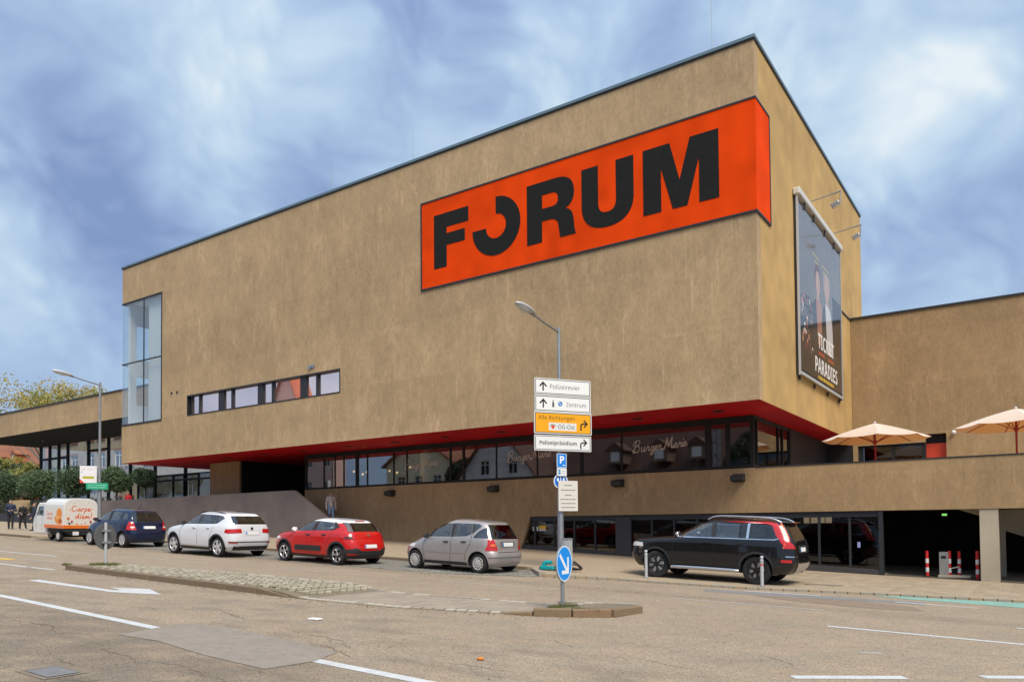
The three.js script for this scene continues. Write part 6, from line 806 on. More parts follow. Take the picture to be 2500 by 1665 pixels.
{ // three-wheeled delivery van with a loaf-shaped box
  const x0 = -35.7, t = thing('three_wheeler', 'white and orange three-wheeled delivery van with lettering Carpe diem on its box', 'van', [x0, gnd(x0) + 0.008, -17.55]); t.rotation.z = -0.038;
  const white = paintOf([0.72, 0.7, 0.66], 0, 0.4), og = paintOf([0.78, 0.17, 0.02], 0, 0.4), prof = []; const w = 0.72, y0 = 0.62, y1 = 1.93;
  prof.push([-w, y0], [w, y0], [w, 1.42]); for (let i = 1; i < 12; i++) { const a = i / 12 * Math.PI; prof.push([Math.sign(Math.cos(a)) * w * Math.pow(Math.abs(Math.cos(a)), 0.55), 1.42 + (y1 - 1.42) * Math.pow(Math.sin(a), 0.6)]); } prof.push([-w, 1.42]);
  const bg = new THREE.ExtrudeGeometry(shapeOf(prof), { depth: 1.72, bevelEnabled: true, bevelSize: 0.025, bevelThickness: 0.025, bevelSegments: 3 }); bg.rotateY(Math.PI / 2); bg.translate(-1.72, 0, 0); put('cargo_box', bg, white, t);
  const scriptStroke = (g, sc, ox, oy) => { g.save(); g.translate(ox, oy); g.scale(sc, sc); g.lineCap = 'round'; g.strokeStyle = '#d8501e'; g.lineWidth = 13; for (const d of ['M80 20 C20 0 0 80 30 100 C50 110 70 100 85 80', 'M140 60 C110 50 95 100 115 102 C135 100 142 70 145 58 C140 85 145 102 160 98', 'M175 60 C172 80 168 95 166 104 M172 75 C185 58 195 58 200 64', 'M222 60 L205 140 M218 75 C240 40 262 70 245 92 C235 105 220 102 214 96', 'M272 84 C300 80 305 58 285 58 C265 62 262 100 285 102 C300 102 308 94 315 86', 'M110 180 C80 170 62 220 85 224 C105 222 118 180 128 130 C118 180 112 220 128 222', 'M150 182 C146 200 142 220 156 222 M154 160 L156 156', 'M178 206 C206 200 210 180 192 178 C172 182 168 222 190 224 C206 224 214 216 220 206', 'M235 182 L228 224 C240 185 258 175 258 190 L252 224 C264 185 284 175 282 192 C278 215 284 226 296 218', 'M330 130 L318 200 M314 220 L313 224']) g.stroke(new Path2D(d)); g.restore(); };
  const rear = canvasTex(400, 360, (g, W, H) => { g.fillStyle = '#dcd7cd'; g.fillRect(0, 0, W, H); scriptStroke(g, 0.82, 70, 62); g.fillStyle = '#e07a2a'; for (const [x, y, r] of [[150, 318, 12], [255, 305, 10], [365, 250, 12], [40, 240, 10], [345, 120, 8], [60, 130, 8]]) { g.beginPath(); g.arc(x, y, r, 0, 7); g.fill(); } g.fillStyle = '#4a5a58'; for (const [x, y, r] of [[40, 300, 8], [75, 305, 7], [330, 302, 9], [210, 318, 6], [115, 40, 5], [300, 36, 5]]) { g.beginPath(); g.arc(x, y, r, 0, 7); g.fill(); } });
  const pg = new THREE.PlaneGeometry(1.36, 1.2); pg.rotateY(Math.PI / 2); put('rear_print', at(pg, 0.028, 1.26, 0), std([1, 1, 1], 0.4, 0, { map: rear, alphaMap: (() => canvasTex(128, 128, (g) => { g.fillStyle = '#000'; g.fillRect(0, 0, 128, 128); g.fillStyle = '#fff'; g.beginPath(); g.moveTo(0, 128); g.lineTo(0, 60); g.quadraticCurveTo(4, 6, 40, 2); g.lineTo(88, 2); g.quadraticCurveTo(124, 6, 128, 60); g.lineTo(128, 128); g.fill(); }))(), transparent: true }), t);
  const side = canvasTex(500, 320, (g, W, H) => { g.fillStyle = '#dcd7cd'; g.fillRect(0, 0, W, H); scriptStroke(g, 0.62, 15, 70); g.fillStyle = '#e58a1f'; g.beginPath(); g.ellipse(395, 110, 75, 92, 0, 0, 7); g.fill(); g.beginPath(); g.ellipse(375, 220, 110, 70, 0.4, 0, 7); g.fill(); g.fillStyle = '#b5501c'; g.beginPath(); g.ellipse(420, 235, 42, 34, 0, 0, 7); g.fill(); g.fillStyle = '#f0c070'; g.beginPath(); g.ellipse(350, 175, 44, 20, -0.5, 0, 7); g.fill(); });
  put('side_print', at(new THREE.PlaneGeometry(1.66, 0.84), -0.86, 1.12, w + 0.028), std([1, 1, 1], 0.4, 0, { map: side }), t);
  put('orange_band', [rbox(-1.75, 0.6, -w - 0.035, 0.03, 0.75, w + 0.035, 0.01), rbox(0.0, 0.6, -w - 0.03, 0.04, 0.75, w + 0.03, 0.01)], og, t);
  for (const z of [-0.52, 0.5]) { put('indicator', at(new THREE.CylinderGeometry(0.05, 0.05, 0.03, 18).rotateZ(Math.PI / 2), 0.045, 1.06, z * 1.12), og, t); put('tail_light', at(new THREE.CylinderGeometry(0.04, 0.04, 0.03, 18).rotateZ(Math.PI / 2), 0.045, 0.92, z * 0.8), lightRed, t); put('hinge', rbox(0.02, 0.78, z - 0.03, 0.05, 0.86, z + 0.03, 0.008), M.plastic, t); }
  put('number_plate', rbox(0.06, 0.3, 0.1, 0.075, 0.46, 0.36, 0.004), M.white, t);
  put('chassis', [rbox(-2.9, 0.3, -0.45, 0.0, 0.42, 0.45, 0.03), rbox(-1.7, 0.42, -0.6, 0.02, 0.6, 0.6, 0.03), rod([-0.62, 0.25, -0.62], [-0.62, 0.25, 0.62], 0.05)], M.plastic, t);
  { // cab
    const cp = [[-2.98, 0.35], [-3.05, 0.7], [-2.98, 1.0], [-2.86, 1.12], [-2.62, 1.58], [-2.5, 1.66], [-1.86, 1.68], [-1.82, 0.35]], win = [[-2.74, 1.13], [-2.5, 1.55], [-2.05, 1.56], [-2.05, 1.13]];
    const cg = new THREE.ExtrudeGeometry(shapeOf(cp, [win]), { depth: 1.16, bevelEnabled: true, bevelSize: 0.06, bevelThickness: 0.06, bevelSegments: 4 }); cg.translate(0, 0, -0.58); put('cab', cg, white, t); for (const z of [-0.6, 0.6]) put('side_window', wallXY(grow(win, -0.05), [], z + 0.01, 0.012), carGlass, t);
    const sg = new THREE.PlaneGeometry(1.04, 0.46); sg.rotateY(-Math.PI / 2); sg.rotateZ(-0.48); put('windscreen', at(sg, -2.815, 1.38, 0), carGlass, t); put('headlight', [at(new THREE.SphereGeometry(0.075, 14, 10), -3.08, 0.72, 0.36), at(new THREE.SphereGeometry(0.075, 14, 10), -3.08, 0.72, -0.36)], lightClear, t); put('door_seam', [rbox(-2.2, 0.48, 0.635, -2.185, 1.1, 0.643, 0.002), rbox(-2.78, 0.48, 0.635, -2.765, 1.1, 0.643, 0.002)], M.plastic, t); put('wing_mirror', [rbox(-2.72, 1.2, 0.7, -2.68, 1.36, 0.82, 0.015), rod([-2.7, 1.22, 0.62], [-2.7, 1.28, 0.75], 0.012)], M.plastic, t); put('mudguard', rbox(-2.95, 0.25, -0.3, -2.3, 0.42, 0.3, 0.05), white, t);
  }
  const ws = { rim: 0.62, cover: true, n: 10, m: std([0.66, 0.64, 0.6], 0.35, 0.2) }; wheel(t, -0.62, 0.25, 0.6, 0.25, 0.15, ws); wheel(t, -0.62, 0.25, -0.6, 0.25, 0.15, ws); wheel(t, -2.62, 0.25, 0.0, 0.25, 0.15, ws); put('fork', [rod([-2.62, 0.25, 0.1], [-2.62, 0.6, 0.1], 0.03), rod([-2.62, 0.25, 0], [-2.62, 0.25, 0.12], 0.02)], M.plastic, t);
}
// ------------------------------------------------------------------ people
function blob(bones, res, box_, k = 0.045) { // one smooth skin over tapered limbs
  const [cx, cy, cz, half] = box_, mc = new MarchingCubes(res, new THREE.MeshStandardMaterial(), false, false, 60000), f = mc.field;
  const B = bones.map(([a, b, ra, rb]) => ({ a, d: [b[0] - a[0], b[1] - a[1], b[2] - a[2]], ra, rb, l2: (b[0] - a[0]) ** 2 + (b[1] - a[1]) ** 2 + (b[2] - a[2]) ** 2 || 1e-9 }));
  for (let z = 0; z < res; z++) for (let y = 0; y < res; y++) for (let x = 0; x < res; x++) {
    const p = [cx + (x / res * 2 - 1) * half, cy + (y / res * 2 - 1) * half, cz + (z / res * 2 - 1) * half]; let s = 0;
    for (const b of B) { const q = [p[0] - b.a[0], p[1] - b.a[1], p[2] - b.a[2]], t = Math.max(0, Math.min(1, (q[0] * b.d[0] + q[1] * b.d[1] + q[2] * b.d[2]) / b.l2)), d = Math.hypot(q[0] - b.d[0] * t, q[1] - b.d[1] * t, q[2] - b.d[2] * t) - mix(b.ra, b.rb, t); s += Math.exp(-d / k * 2.2); }
    f[z * res * res + y * res + x] = Math.log(Math.max(s, 1e-30)) * k / 2.2;
  }
  mc.isolation = 0; mc.update(); const n = mc.count, P = mc.positionArray.slice(0, n * 3), N = mc.normalArray.slice(0, n * 3);
  for (let i = 0; i < n; i++) { P[3 * i] = cx + P[3 * i] * half; P[3 * i + 1] = cy + P[3 * i + 1] * half; P[3 * i + 2] = cz + P[3 * i + 2] * half; }
  const g = new THREE.BufferGeometry(); g.setAttribute('position', new THREE.BufferAttribute(P, 3)); g.setAttribute('normal', new THREE.BufferAttribute(N, 3)); const m = mergeVertices(plain(g), 2e-4); m.deleteAttribute('normal'); m.computeVertexNormals(); return m;
}
const skinM = std([0.52, 0.31, 0.21], 0.6);
function person(label, pos, turn, o) { // standing height 1.75 before scaling; faces +z
  const t = thing('person', label, 'person', pos, turn); t.scale.setScalar(o.scale || 1);
  const hip = 0.93, [lf, rf] = o.feet || [[0.1, 0, 0.0], [-0.1, 0, 0.0]], [lk, rk] = o.knees || [[0.1, 0.49, 0.03], [-0.1, 0.49, 0.03]], [lh, rh] = o.hands || [[0.26, 0.8, 0.08], [-0.26, 0.8, 0.08]], [le, re] = o.elbows || [[0.25, 1.1, -0.03], [-0.25, 1.1, -0.03]], lean = o.lean || 0;
  const sh = [[0.175, 1.43, lean], [-0.175, 1.43, lean]], an = (f) => [f[0], f[1] + 0.085, f[2]], hd = [o.headX || 0, 1.6, lean + 0.02 + (o.headZ || 0)];
  const torso = (e) => [[[0, hip + 0.02, 0], [0, 1.18, lean * 0.5], 0.135 + e, 0.125 + e], [[0, 1.18, lean * 0.5], [0, 1.36, lean], 0.125 + e, 0.135 + e], [[-0.12, 1.38, lean], [0.12, 1.38, lean], 0.1 + e, 0.1 + e]];
  const arms = (e) => [[sh[0], le, 0.06 + e, 0.046 + e], [le, lh, 0.046 + e, 0.034 + e], [sh[1], re, 0.06 + e, 0.046 + e], [re, rh, 0.046 + e, 0.034 + e]];
  const legs = (e) => [[[0.09, hip, 0], lk, 0.095 + e, 0.062 + e], [lk, an(lf), 0.062 + e, 0.045 + e], [[-0.09, hip, 0], rk, 0.095 + e, 0.062 + e], [rk, an(rf), 0.062 + e, 0.045 + e]];
  const fingers = [[lh, le], [rh, re]].flatMap(([h, e], s) => { const d = [h[0] - e[0], h[1] - e[1], h[2] - e[2]], l = Math.hypot(...d), u = d.map((c) => c / l), out = [[h, [h[0] + u[0] * 0.08, h[1] + u[1] * 0.08, h[2] + u[2] * 0.08], 0.032, 0.03]]; for (let i = 0; i < 4; i++) { const o2 = (i - 1.5) * 0.019, a = [h[0] + u[0] * 0.08, h[1] + u[1] * 0.08, h[2] + u[2] * 0.08 + o2]; out.push([a, [a[0] + u[0] * (0.07 + (i === 1 || i === 2 ? 0.012 : 0)), a[1] + u[1] * 0.075, a[2] + u[2] * 0.07 + 0.015], 0.009, 0.008]); } out.push([[h[0] + u[0] * 0.03, h[1] + u[1] * 0.03, h[2] + 0.03], [h[0] + u[0] * 0.075, h[1] + u[1] * 0.07, h[2] + 0.06], 0.012, 0.009]); return out; });
  const body = put('body', blob([...torso(-0.02), ...arms(-0.012), ...legs(-0.015), [[0, 1.42, lean], [hd[0] * 0.6, 1.54, hd[2] - 0.02], 0.055, 0.05], ...fingers], 96, [0, 0.88, 0, 0.98], 0.02), skinM, t);
  const head = blob([[[hd[0], hd[1] + 0.03, hd[2] - 0.015], [hd[0], hd[1] + 0.05, hd[2] + 0.005], 0.085, 0.085], [[hd[0], hd[1] - 0.03, hd[2] + 0.03], [hd[0], hd[1] - 0.065, hd[2] + 0.045], 0.06, 0.04], [[hd[0], hd[1] + 0.015, hd[2] + 0.095], [hd[0], hd[1] - 0.018, hd[2] + 0.112], 0.012, 0.016], [[hd[0] - 0.086, hd[1] + 0.01, hd[2]], [hd[0] - 0.09, hd[1] - 0.02, hd[2]], 0.02, 0.014], [[hd[0] + 0.086, hd[1] + 0.01, hd[2]], [hd[0] + 0.09, hd[1] - 0.02, hd[2]], 0.02, 0.014]], 64, [...hd, 0.16], 0.012); put('head', head, skinM, body);
  put('face', [at(new THREE.SphereGeometry(0.011, 8, 6), hd[0] - 0.033, hd[1] + 0.012, hd[2] + 0.082), at(new THREE.SphereGeometry(0.011, 8, 6), hd[0] + 0.033, hd[1] + 0.012, hd[2] + 0.082), rbox(hd[0] - 0.022, hd[1] - 0.052, hd[2] + 0.078, hd[0] + 0.022, hd[1] - 0.045, hd[2] + 0.09, 0.003)], std([0.05, 0.025, 0.02], 0.6), body);
  put('hair', blob([[[hd[0], hd[1] + 0.06, hd[2] - 0.04], [hd[0], hd[1] + 0.075, hd[2] + 0.01], 0.088, 0.08], [[hd[0], hd[1] + 0.02, hd[2] - 0.055], [hd[0], hd[1] - 0.03, hd[2] - 0.06], 0.07, 0.045]], 48, [...hd, 0.2], 0.015), std(o.hair || [0.1, 0.06, 0.035], 0.8), t);
  put('jacket', blob([...torso(0.012), ...arms(0.012), [[0, 1.4, lean], [0, 1.47, lean], 0.08, 0.06]], 80, [0, 1.1, 0, 0.72], 0.03), std(o.top, 0.85), t);
  put('trousers', blob([...legs(0.006), [[-0.05, hip + 0.03, 0], [0.05, hip + 0.03, 0], 0.12, 0.12]], 80, [0, 0.55, 0, 0.72], 0.025), std(o.legs, 0.85), t);
  const feet = (f) => [[f[0], f[1] + 0.05, f[2] - 0.05], [f[0], f[1] + 0.04, f[2] + 0.15], 0.048, 0.036]; put('shoes', blob([feet(lf), feet(rf)], 64, [0, (lf[1] + rf[1]) / 2 + 0.1, (lf[2] + rf[2]) / 2, 0.5], 0.02), std(o.shoes || [0.03, 0.03, 0.03], 0.6), t);
  if (o.shirt) put('shirt', blob([[[0, 0.98, 0.075], [0, 1.38, 0.07 + lean], 0.075, 0.07]], 48, [0, 1.18, 0.06, 0.4], 0.02), std(o.shirt, 0.9), t);
  return t;
}
{
  const py = (x, z) => pav(x, z) + 0.002;
  person('person in navy jacket and dark trousers, leftmost of the three beside the low wall', [-49.75, py(-49.75, -20.5), -20.5], 1.1, { scale: 0.97, top: [0.02, 0.03, 0.07], legs: [0.02, 0.02, 0.025], hair: [0.25, 0.18, 0.14], hands: [[0.12, 1.12, 0.24], [-0.1, 1.1, 0.26]], elbows: [[0.27, 1.12, 0.0], [-0.27, 1.12, 0.0]], feet: [[0.1, 0, 0.14], [-0.1, 0, -0.1]], knees: [[0.1, 0.5, 0.12], [-0.1, 0.5, 0.0]] });
  person('person in black with a white bag strap, standing in the middle of the three', [-48.2, py(-48.2, -20.5), -20.5], 0.7, { scale: 0.88, top: [0.012, 0.012, 0.014], legs: [0.012, 0.012, 0.014], shirt: [0.5, 0.5, 0.5], shoes: [0.6, 0.6, 0.6], hair: [0.2, 0.13, 0.08], hands: [[0.05, 1.1, 0.26], [-0.2, 0.95, 0.16]], elbows: [[0.26, 1.1, 0.02], [-0.27, 1.1, -0.02]], feet: [[0.2, 0, 0], [-0.2, 0, 0]], knees: [[0.15, 0.49, 0.04], [-0.15, 0.49, 0.04]] });
  person('person in dark blue jacket partly behind the three-wheeled van cab', [-46.75, py(-46.75, -20.5), -20.5], -0.5, { scale: 0.9, top: [0.02, 0.03, 0.06], legs: [0.02, 0.02, 0.03], hair: [0.16, 0.1, 0.07], feet: [[0.12, 0, 0.1], [-0.12, 0, -0.08]], hands: [[0.24, 0.85, 0.14], [-0.1, 1.05, 0.26]], elbows: [[0.26, 1.1, -0.03], [-0.26, 1.1, 0.02]] });
  person('person in beige jacket, white shirt and light jeans coming down the stairs', [-28.75, 2.17, -26.1], 1.0, { scale: 0.86, top: [0.6, 0.5, 0.42], shirt: [0.72, 0.7, 0.66], legs: [0.24, 0.33, 0.46], shoes: [0.6, 0.55, 0.55], hair: [0.3, 0.17, 0.09], feet: [[0.09, 0.0, 0.12], [-0.09, 0.2, -0.26]], knees: [[0.1, 0.5, 0.12], [-0.1, 0.52, 0.08]] });
  person('person in a bright red top on the entrance terrace, seen above the plum grey wall', [-50.4, 2.85, -27.9], 0.4, { scale: 0.92, top: [0.6, 0.02, 0.03], legs: [0.03, 0.03, 0.05], hair: [0.3, 0.16, 0.08] });
}
// ------------------------------------------------------------------ trees and shrubs
function leafCrown(n, size, blobs, seed, jitter = 0.5, hollow = 0.45) { // leaf-sized faces through several lobes
  const r = mulberry(seed), p = [], q = new THREE.Vector3(), u = new THREE.Vector3(), v = new THREE.Vector3(), vol = blobs.map((b) => b[3] * b[4] * b[5]), tot = vol.reduce((a, c) => a + c, 0);
  for (let i = 0; i < n; i++) {
    let k = r() * tot, j = 0; while (k > vol[j]) k -= vol[j++]; const b = blobs[j]; let d; do { q.set(r() * 2 - 1, r() * 2 - 1, r() * 2 - 1); d = q.length(); } while (d > 1 || d < hollow * r());
    const c = new THREE.Vector3(b[0] + q.x * b[3], b[1] + q.y * b[4], b[2] + q.z * b[5]); const m = noise3(c.x * 1.7 / size * 0.08, c.y * 1.7 / size * 0.08, c.z * 1.7 / size * 0.08); if (m < -0.25 - jitter * 0.2 && r() < 0.85) continue;
    u.set(r() - 0.5, r() - 0.5, r() - 0.5).normalize(); v.set(r() - 0.5, r() - 0.5 + 0.3, r() - 0.5).cross(u).normalize(); const s = size * (0.6 + 0.8 * r()), a = s * 0.55;
    const A = [c.x - u.x * s, c.y - u.y * s, c.z - u.z * s], B = [c.x + v.x * a, c.y + v.y * a, c.z + v.z * a], C = [c.x + u.x * s, c.y + u.y * s, c.z + u.z * s], D = [c.x - v.x * a, c.y - v.y * a, c.z - v.z * a]; p.push(...A, ...B, ...C, ...A, ...C, ...D);
  }
  const g = new THREE.BufferGeometry(); g.setAttribute('position', new THREE.Float32BufferAttribute(p, 3)); g.computeVertexNormals(); return g;
}
const leafM = (c, tr = 0.3) => new THREE.MeshPhysicalMaterial({ color: new THREE.Color().setRGB(...c), roughness: 0.85, transmission: tr, thickness: 0, side: THREE.DoubleSide });
const bark = std([0.09, 0.07, 0.05], 0.95), birchBark = std([0.3, 0.28, 0.25], 0.9);
function tree(name, label, cat, pos, h, crowns, limbs, group, trunkM = bark, r = 0.16) {
  const t = thing(name, label, cat, pos, 0, group); const g = [rod([0, -0.2, 0], [0, h, 0], r, r * 0.6, 10)]; for (const [x, y, z, x2, y2, z2, rr] of limbs) g.push(rod([x, y, z], [x2, y2, z2], rr, rr * 0.4, 7)); put('trunk', g, trunkM, t);
  for (const c of crowns) { const m = put('crown', c[0], c[1], t); m.userData.kind = 'stuff'; } return t;
}
{ // ball-shaped trees behind the low wall
  const dark = leafM([0.055, 0.105, 0.045]), mid = leafM([0.11, 0.18, 0.075]);
  const where = ['leftmost of the clipped round trees, cut by the frame', 'clipped round tree above the three people', 'clipped round tree directly above the three-wheeled van', 'clipped round tree behind the green street sign', 'narrow clipped tree beside the entrance screen'];
  [[-68.6, -28, 1.5], [-63, -28, 1.45], [-57.8, -28, 1.4], [-52.8, -28.4, 1.15], [-50.9, -29.4, 0.9]].forEach(([x, z, s], i) => {
    const lobes = []; const r = mulberry(60 + i); for (let k = 0; k < 9; k++) lobes.push([(r() - 0.5) * 0.7 * s, (r() - 0.5) * 0.5 * s, (r() - 0.5) * 0.7 * s, s * 0.72, s * 0.62, s * 0.72]);
    tree('ball_tree', where[i], 'tree', [x, 2.6, z], 2.2, [[at(leafCrown(9000, 0.07, lobes, 100 + i, 0.3, 0.75), 0, 2.85, 0), i % 2 ? mid : dark], [at(leafCrown(3000, 0.07, lobes.map((l) => [...l.slice(0, 3), l[3] * 0.96, l[4] * 0.96, l[5] * 0.96]), 140 + i, 0.3, 0.9), 0, 2.9, 0), mid]], [[0, 2, 0, 0.4, 2.7, 0.1, 0.06], [0, 2, 0, -0.4, 2.8, -0.1, 0.06], [0, 2, 0, 0.05, 2.9, 0.3, 0.06]], null, bark, 0.09);
  });
}
{ // autumn trees
  const yel = leafM([0.5, 0.38, 0.07], 0.45), ygr = leafM([0.3, 0.3, 0.06], 0.45), gr = leafM([0.07, 0.1, 0.025], 0.35), rust = leafM([0.22, 0.1, 0.03], 0.35);
  const lob = (cx, cy, cz, R, n, seed, flat = 0.8) => { const r = mulberry(seed), o = []; for (let i = 0; i < n; i++) { const a = r() * 6.28, q = Math.sqrt(r()) * R; o.push([cx + Math.cos(a) * q, cy + (r() - 0.5) * R * 1.5 * flat, cz + Math.sin(a) * q, R * (0.18 + 0.16 * r()), R * (0.16 + 0.14 * r()), R * (0.18 + 0.16 * r())]); } return o; };
  const limbs = (h, R, n, seed) => { const r = mulberry(seed), o = []; for (let i = 0; i < n; i++) { const a = r() * 6.28, y = h * (0.45 + 0.5 * r()), l = R * (0.6 + 0.5 * r()); o.push([0, y, 0, Math.cos(a) * l * 0.8, y + l * 0.75, Math.sin(a) * l * 0.8, 0.11]); } return o; };
  const birch = (x, y, z, h, R, label, seed) => tree('birch_tree', label, 'tree', [x, y, z], h + R * 0.6, [[leafCrown(4300, 0.16, lob(0, h + R * 0.2, 0, R, 30, seed, 0.62), seed, 0.9, 0.2), yel], [leafCrown(3200, 0.16, lob(0, h, 0, R * 0.95, 26, seed + 1, 0.6), seed + 2, 0.9, 0.2), ygr]], limbs(h, R, 18, seed), null, birchBark, 0.25);
  birch(-114, 2.5, -51, 15.2, 6.6, 'tall sparse yellowing birch rising behind the flat roof of the link', 7); birch(-103, 2.5, -50, 14.8, 5.0, 'lower yellowing birch beside the tall one, next to the slim lamp head', 27); birch(-121, 2.5, -44, 13.2, 3.6, 'birch twigs at the frame edge above the flat roof', 47);
  const bushy = (x, z, h, R, m, m2, label, seed) => tree('broadleaf_tree', label, 'tree', [x, 2.5, z], h, [[leafCrown(9000, 0.2, lob(0, h, 0, R, 20, seed, 0.9), seed, 0.5), m], [leafCrown(5000, 0.2, lob(0, h + 0.6, 0, R, 18, seed + 1, 0.9), seed + 3, 0.5), m2]], limbs(h * 0.8, R, 8, seed), null);
  bushy(-106, -43, 4.6, 3.6, ygr, gr, 'yellow-green tree before the house with the orange roof', 71); bushy(-97, -42, 4.4, 2.6, rust, ygr, 'small russet and green tree beside the old beige house', 81); bushy(-113, -45, 5.4, 4.4, ygr, yel, 'yellow-green tree at the frame edge under the flat roof', 91); bushy(-88, -42.5, 4.2, 2.6, gr, ygr, 'green shrubby tree before the old beige house windows', 95);
}
{ // low planter wall, dark fence and hedge behind the people
  tag(put('planter_wall', box(-76, 1.2, -25.3, -49.02, 3.15, -25), M.anthracite), 'low dark planter wall behind the three standing people', 'wall');
  const h = thing('hedge', 'low dark green hedge along the top of the planter wall', 'hedge', [-62.5, 3.1, -26]); const l = []; for (let x = -13; x <= 13; x += 1) l.push([x, 0.45, 0, 0.8, 0.5, 0.5]); put('foliage', leafCrown(11000, 0.07, l, 33, 0.4, 0.5), leafM([0.05, 0.06, 0.03]), h).userData.kind = 'stuff'; put('stem', [-10, -5, 0, 5, 10].map((x) => rod([x, -0.1, 0], [x, 0.6, 0], 0.03)), bark, h);
  const f = thing('garden_fence', 'dark railing fence between the low hedge and the clipped trees', 'fence', [-58, 3.0, -26.8]); for (let i = 0; i < 24; i++) put('bar', box(-4 + i * 0.34, 0, -0.02, -3.96 + i * 0.34, 1.2, 0.02), M.darkTrim, f); put('rail', [box(-4.1, 1.1, -0.03, 4.1, 1.15, 0.03), box(-4.1, 0.3, -0.03, 4.1, 0.35, 0.03)], M.darkTrim, f); tag(put('sand_box', rbox(-61.4, 2.9, -25.9, -59.8, 4.1, -25.4, 0.02), std([0.45, 0.33, 0.17], 0.8)), 'ochre utility box behind the planter wall beside the fence', 'box');
}
// ------------------------------------------------------------------ houses
function house(name, label, o) { // walls with real openings, roof of two slopes, windows with frames
  const t = thing(name, label, 'house', o.pos, o.turn || 0), { w, d, h, ridge } = o, wallM = o.wall;
  const holes = (o.windows || []).map(([x, y, ww, hh]) => [[x - ww / 2, y], [x + ww / 2, y], [x + ww / 2, y + hh], [x - ww / 2, y + hh]]);
  const gable = o.gable; const outline = gable ? [[-w / 2, -1], [w / 2, -1], [w / 2, h], [0, ridge], [-w / 2, h]] : [[-w / 2, -1], [w / 2, -1], [w / 2, h], [-w / 2, h]];
  put('wall', wallXY(outline, holes, d / 2, 0.3), wallM, t); put('wall', [wallXY(outline, [], -d / 2 + 0.3, 0.3), box(-w / 2, -1, -d / 2 + 0.3, -w / 2 + 0.3, h, d / 2 - 0.3), box(w / 2 - 0.3, -1, -d / 2 + 0.3, w / 2, h, d / 2 - 0.3)], wallM, t);
  if (!o.flat) { const e = 0.5, th = 0.22; let g; if (gable) { const run = w / 2 + e, dy = (ridge - h) / (w / 2) * run; g = [-1, 1].map((s) => { const q = new THREE.ExtrudeGeometry(shapeOf([[0, ridge], [s * run, ridge - dy], [s * run, ridge - dy + th], [0, ridge + th]]), { depth: d + 2 * e, bevelEnabled: false }); q.translate(0, 0, -d / 2 - e); return metreUV(q); }); } else { const run = d / 2 + e, dy = (ridge - h) / (d / 2) * run; g = [-1, 1].map((s) => { const q = new THREE.ExtrudeGeometry(shapeOf([[0, ridge], [s * run, ridge - dy], [s * run, ridge - dy + th], [0, ridge + th]]), { depth: w + 2 * e, bevelEnabled: false }); q.rotateY(Math.PI / 2); q.translate(-w / 2 - e, 0, 0); return metreUV(q); }); for (const s of [-1, 1]) put('wall', wallZY([[-d / 2, h], [d / 2, h], [0, ridge - 0.05]], [], s > 0 ? w / 2 : -w / 2 + 0.3, 0.3), wallM, t); } const rf = put('roof', g, o.roof, t); if (o.chimney) put('chimney', box(o.chimney - 0.4, ridge - 1.2, -0.4, o.chimney + 0.4, ridge + 1.3, 0.4), wallM, rf); }
  else put('roof', box(-w / 2 + 0.3, h - 0.4, -d / 2 + 0.3, w / 2 - 0.3, h - 0.2, d / 2 - 0.3), M.concreteGrey, t);
  for (const [x, y, ww, hh] of o.windows || []) { const f = put('window', [box(x - ww / 2, y, d / 2 - 0.2, x - ww / 2 + 0.09, y + hh, d / 2 - 0.1), box(x + ww / 2 - 0.09, y, d / 2 - 0.2, x + ww / 2, y + hh, d / 2 - 0.1), box(x - ww / 2 + 0.09, y, d / 2 - 0.2, x + ww / 2 - 0.09, y + 0.09, d / 2 - 0.1), box(x - ww / 2 + 0.09, y + hh - 0.09, d / 2 - 0.2, x + ww / 2 - 0.09, y + hh, d / 2 - 0.1), box(x - 0.05, y + 0.09, d / 2 - 0.19, x + 0.05, y + hh - 0.09, d / 2 - 0.11), box(x - ww / 2 + 0.09, y + hh * 0.68, d / 2 - 0.185, x - 0.05, y + hh * 0.68 + 0.07, d / 2 - 0.115), box(x + 0.05, y + hh * 0.68, d / 2 - 0.185, x + ww / 2 - 0.09, y + hh * 0.68 + 0.07, d / 2 - 0.115)], M.white, t); put('pane', box(x - ww / 2 + 0.09, y + 0.09, d / 2 - 0.155, x + ww / 2 - 0.09, y + hh - 0.09, d / 2 - 0.145), M.glassDark, f); if (o.sill) put('sill', box(x - ww / 2 - 0.12, y - 0.18, d / 2, x + ww / 2 + 0.12, y, d / 2 + 0.14), o.sill, f); if (o.lintel) put('lintel', box(x - ww / 2 - 0.1, y + hh, d / 2, x + ww / 2 + 0.1, y + hh + 0.2, d / 2 + 0.06), o.lintel, f); }
  put('floor', box(-w / 2 + 0.3, h * 0.45, -d / 2 + 0.3, w / 2 - 0.3, h * 0.45 + 0.2, d / 2 - 0.35), M.roomDark, t);
  for (const [x, y] of o.dormers || []) { const dd = put('dormer', [box(x - 0.9, y, d / 2 - 2.2, x + 0.9, y + 1.5, d / 2 + 0.05)], wallM, t); const rg = new THREE.ExtrudeGeometry(shapeOf([[x - 1.25, y + 1.35], [x + 1.25, y + 1.35], [x, y + 2.3]]), { depth: 2.6, bevelEnabled: false }); put('dormer_roof', rg.translate(0, 0, d / 2 - 2.4), o.roof, dd); put('dormer_window', box(x - 0.5, y + 0.25, d / 2 + 0.05, x + 0.5, y + 1.25, d / 2 + 0.08), M.white, dd); }
  return t;
}
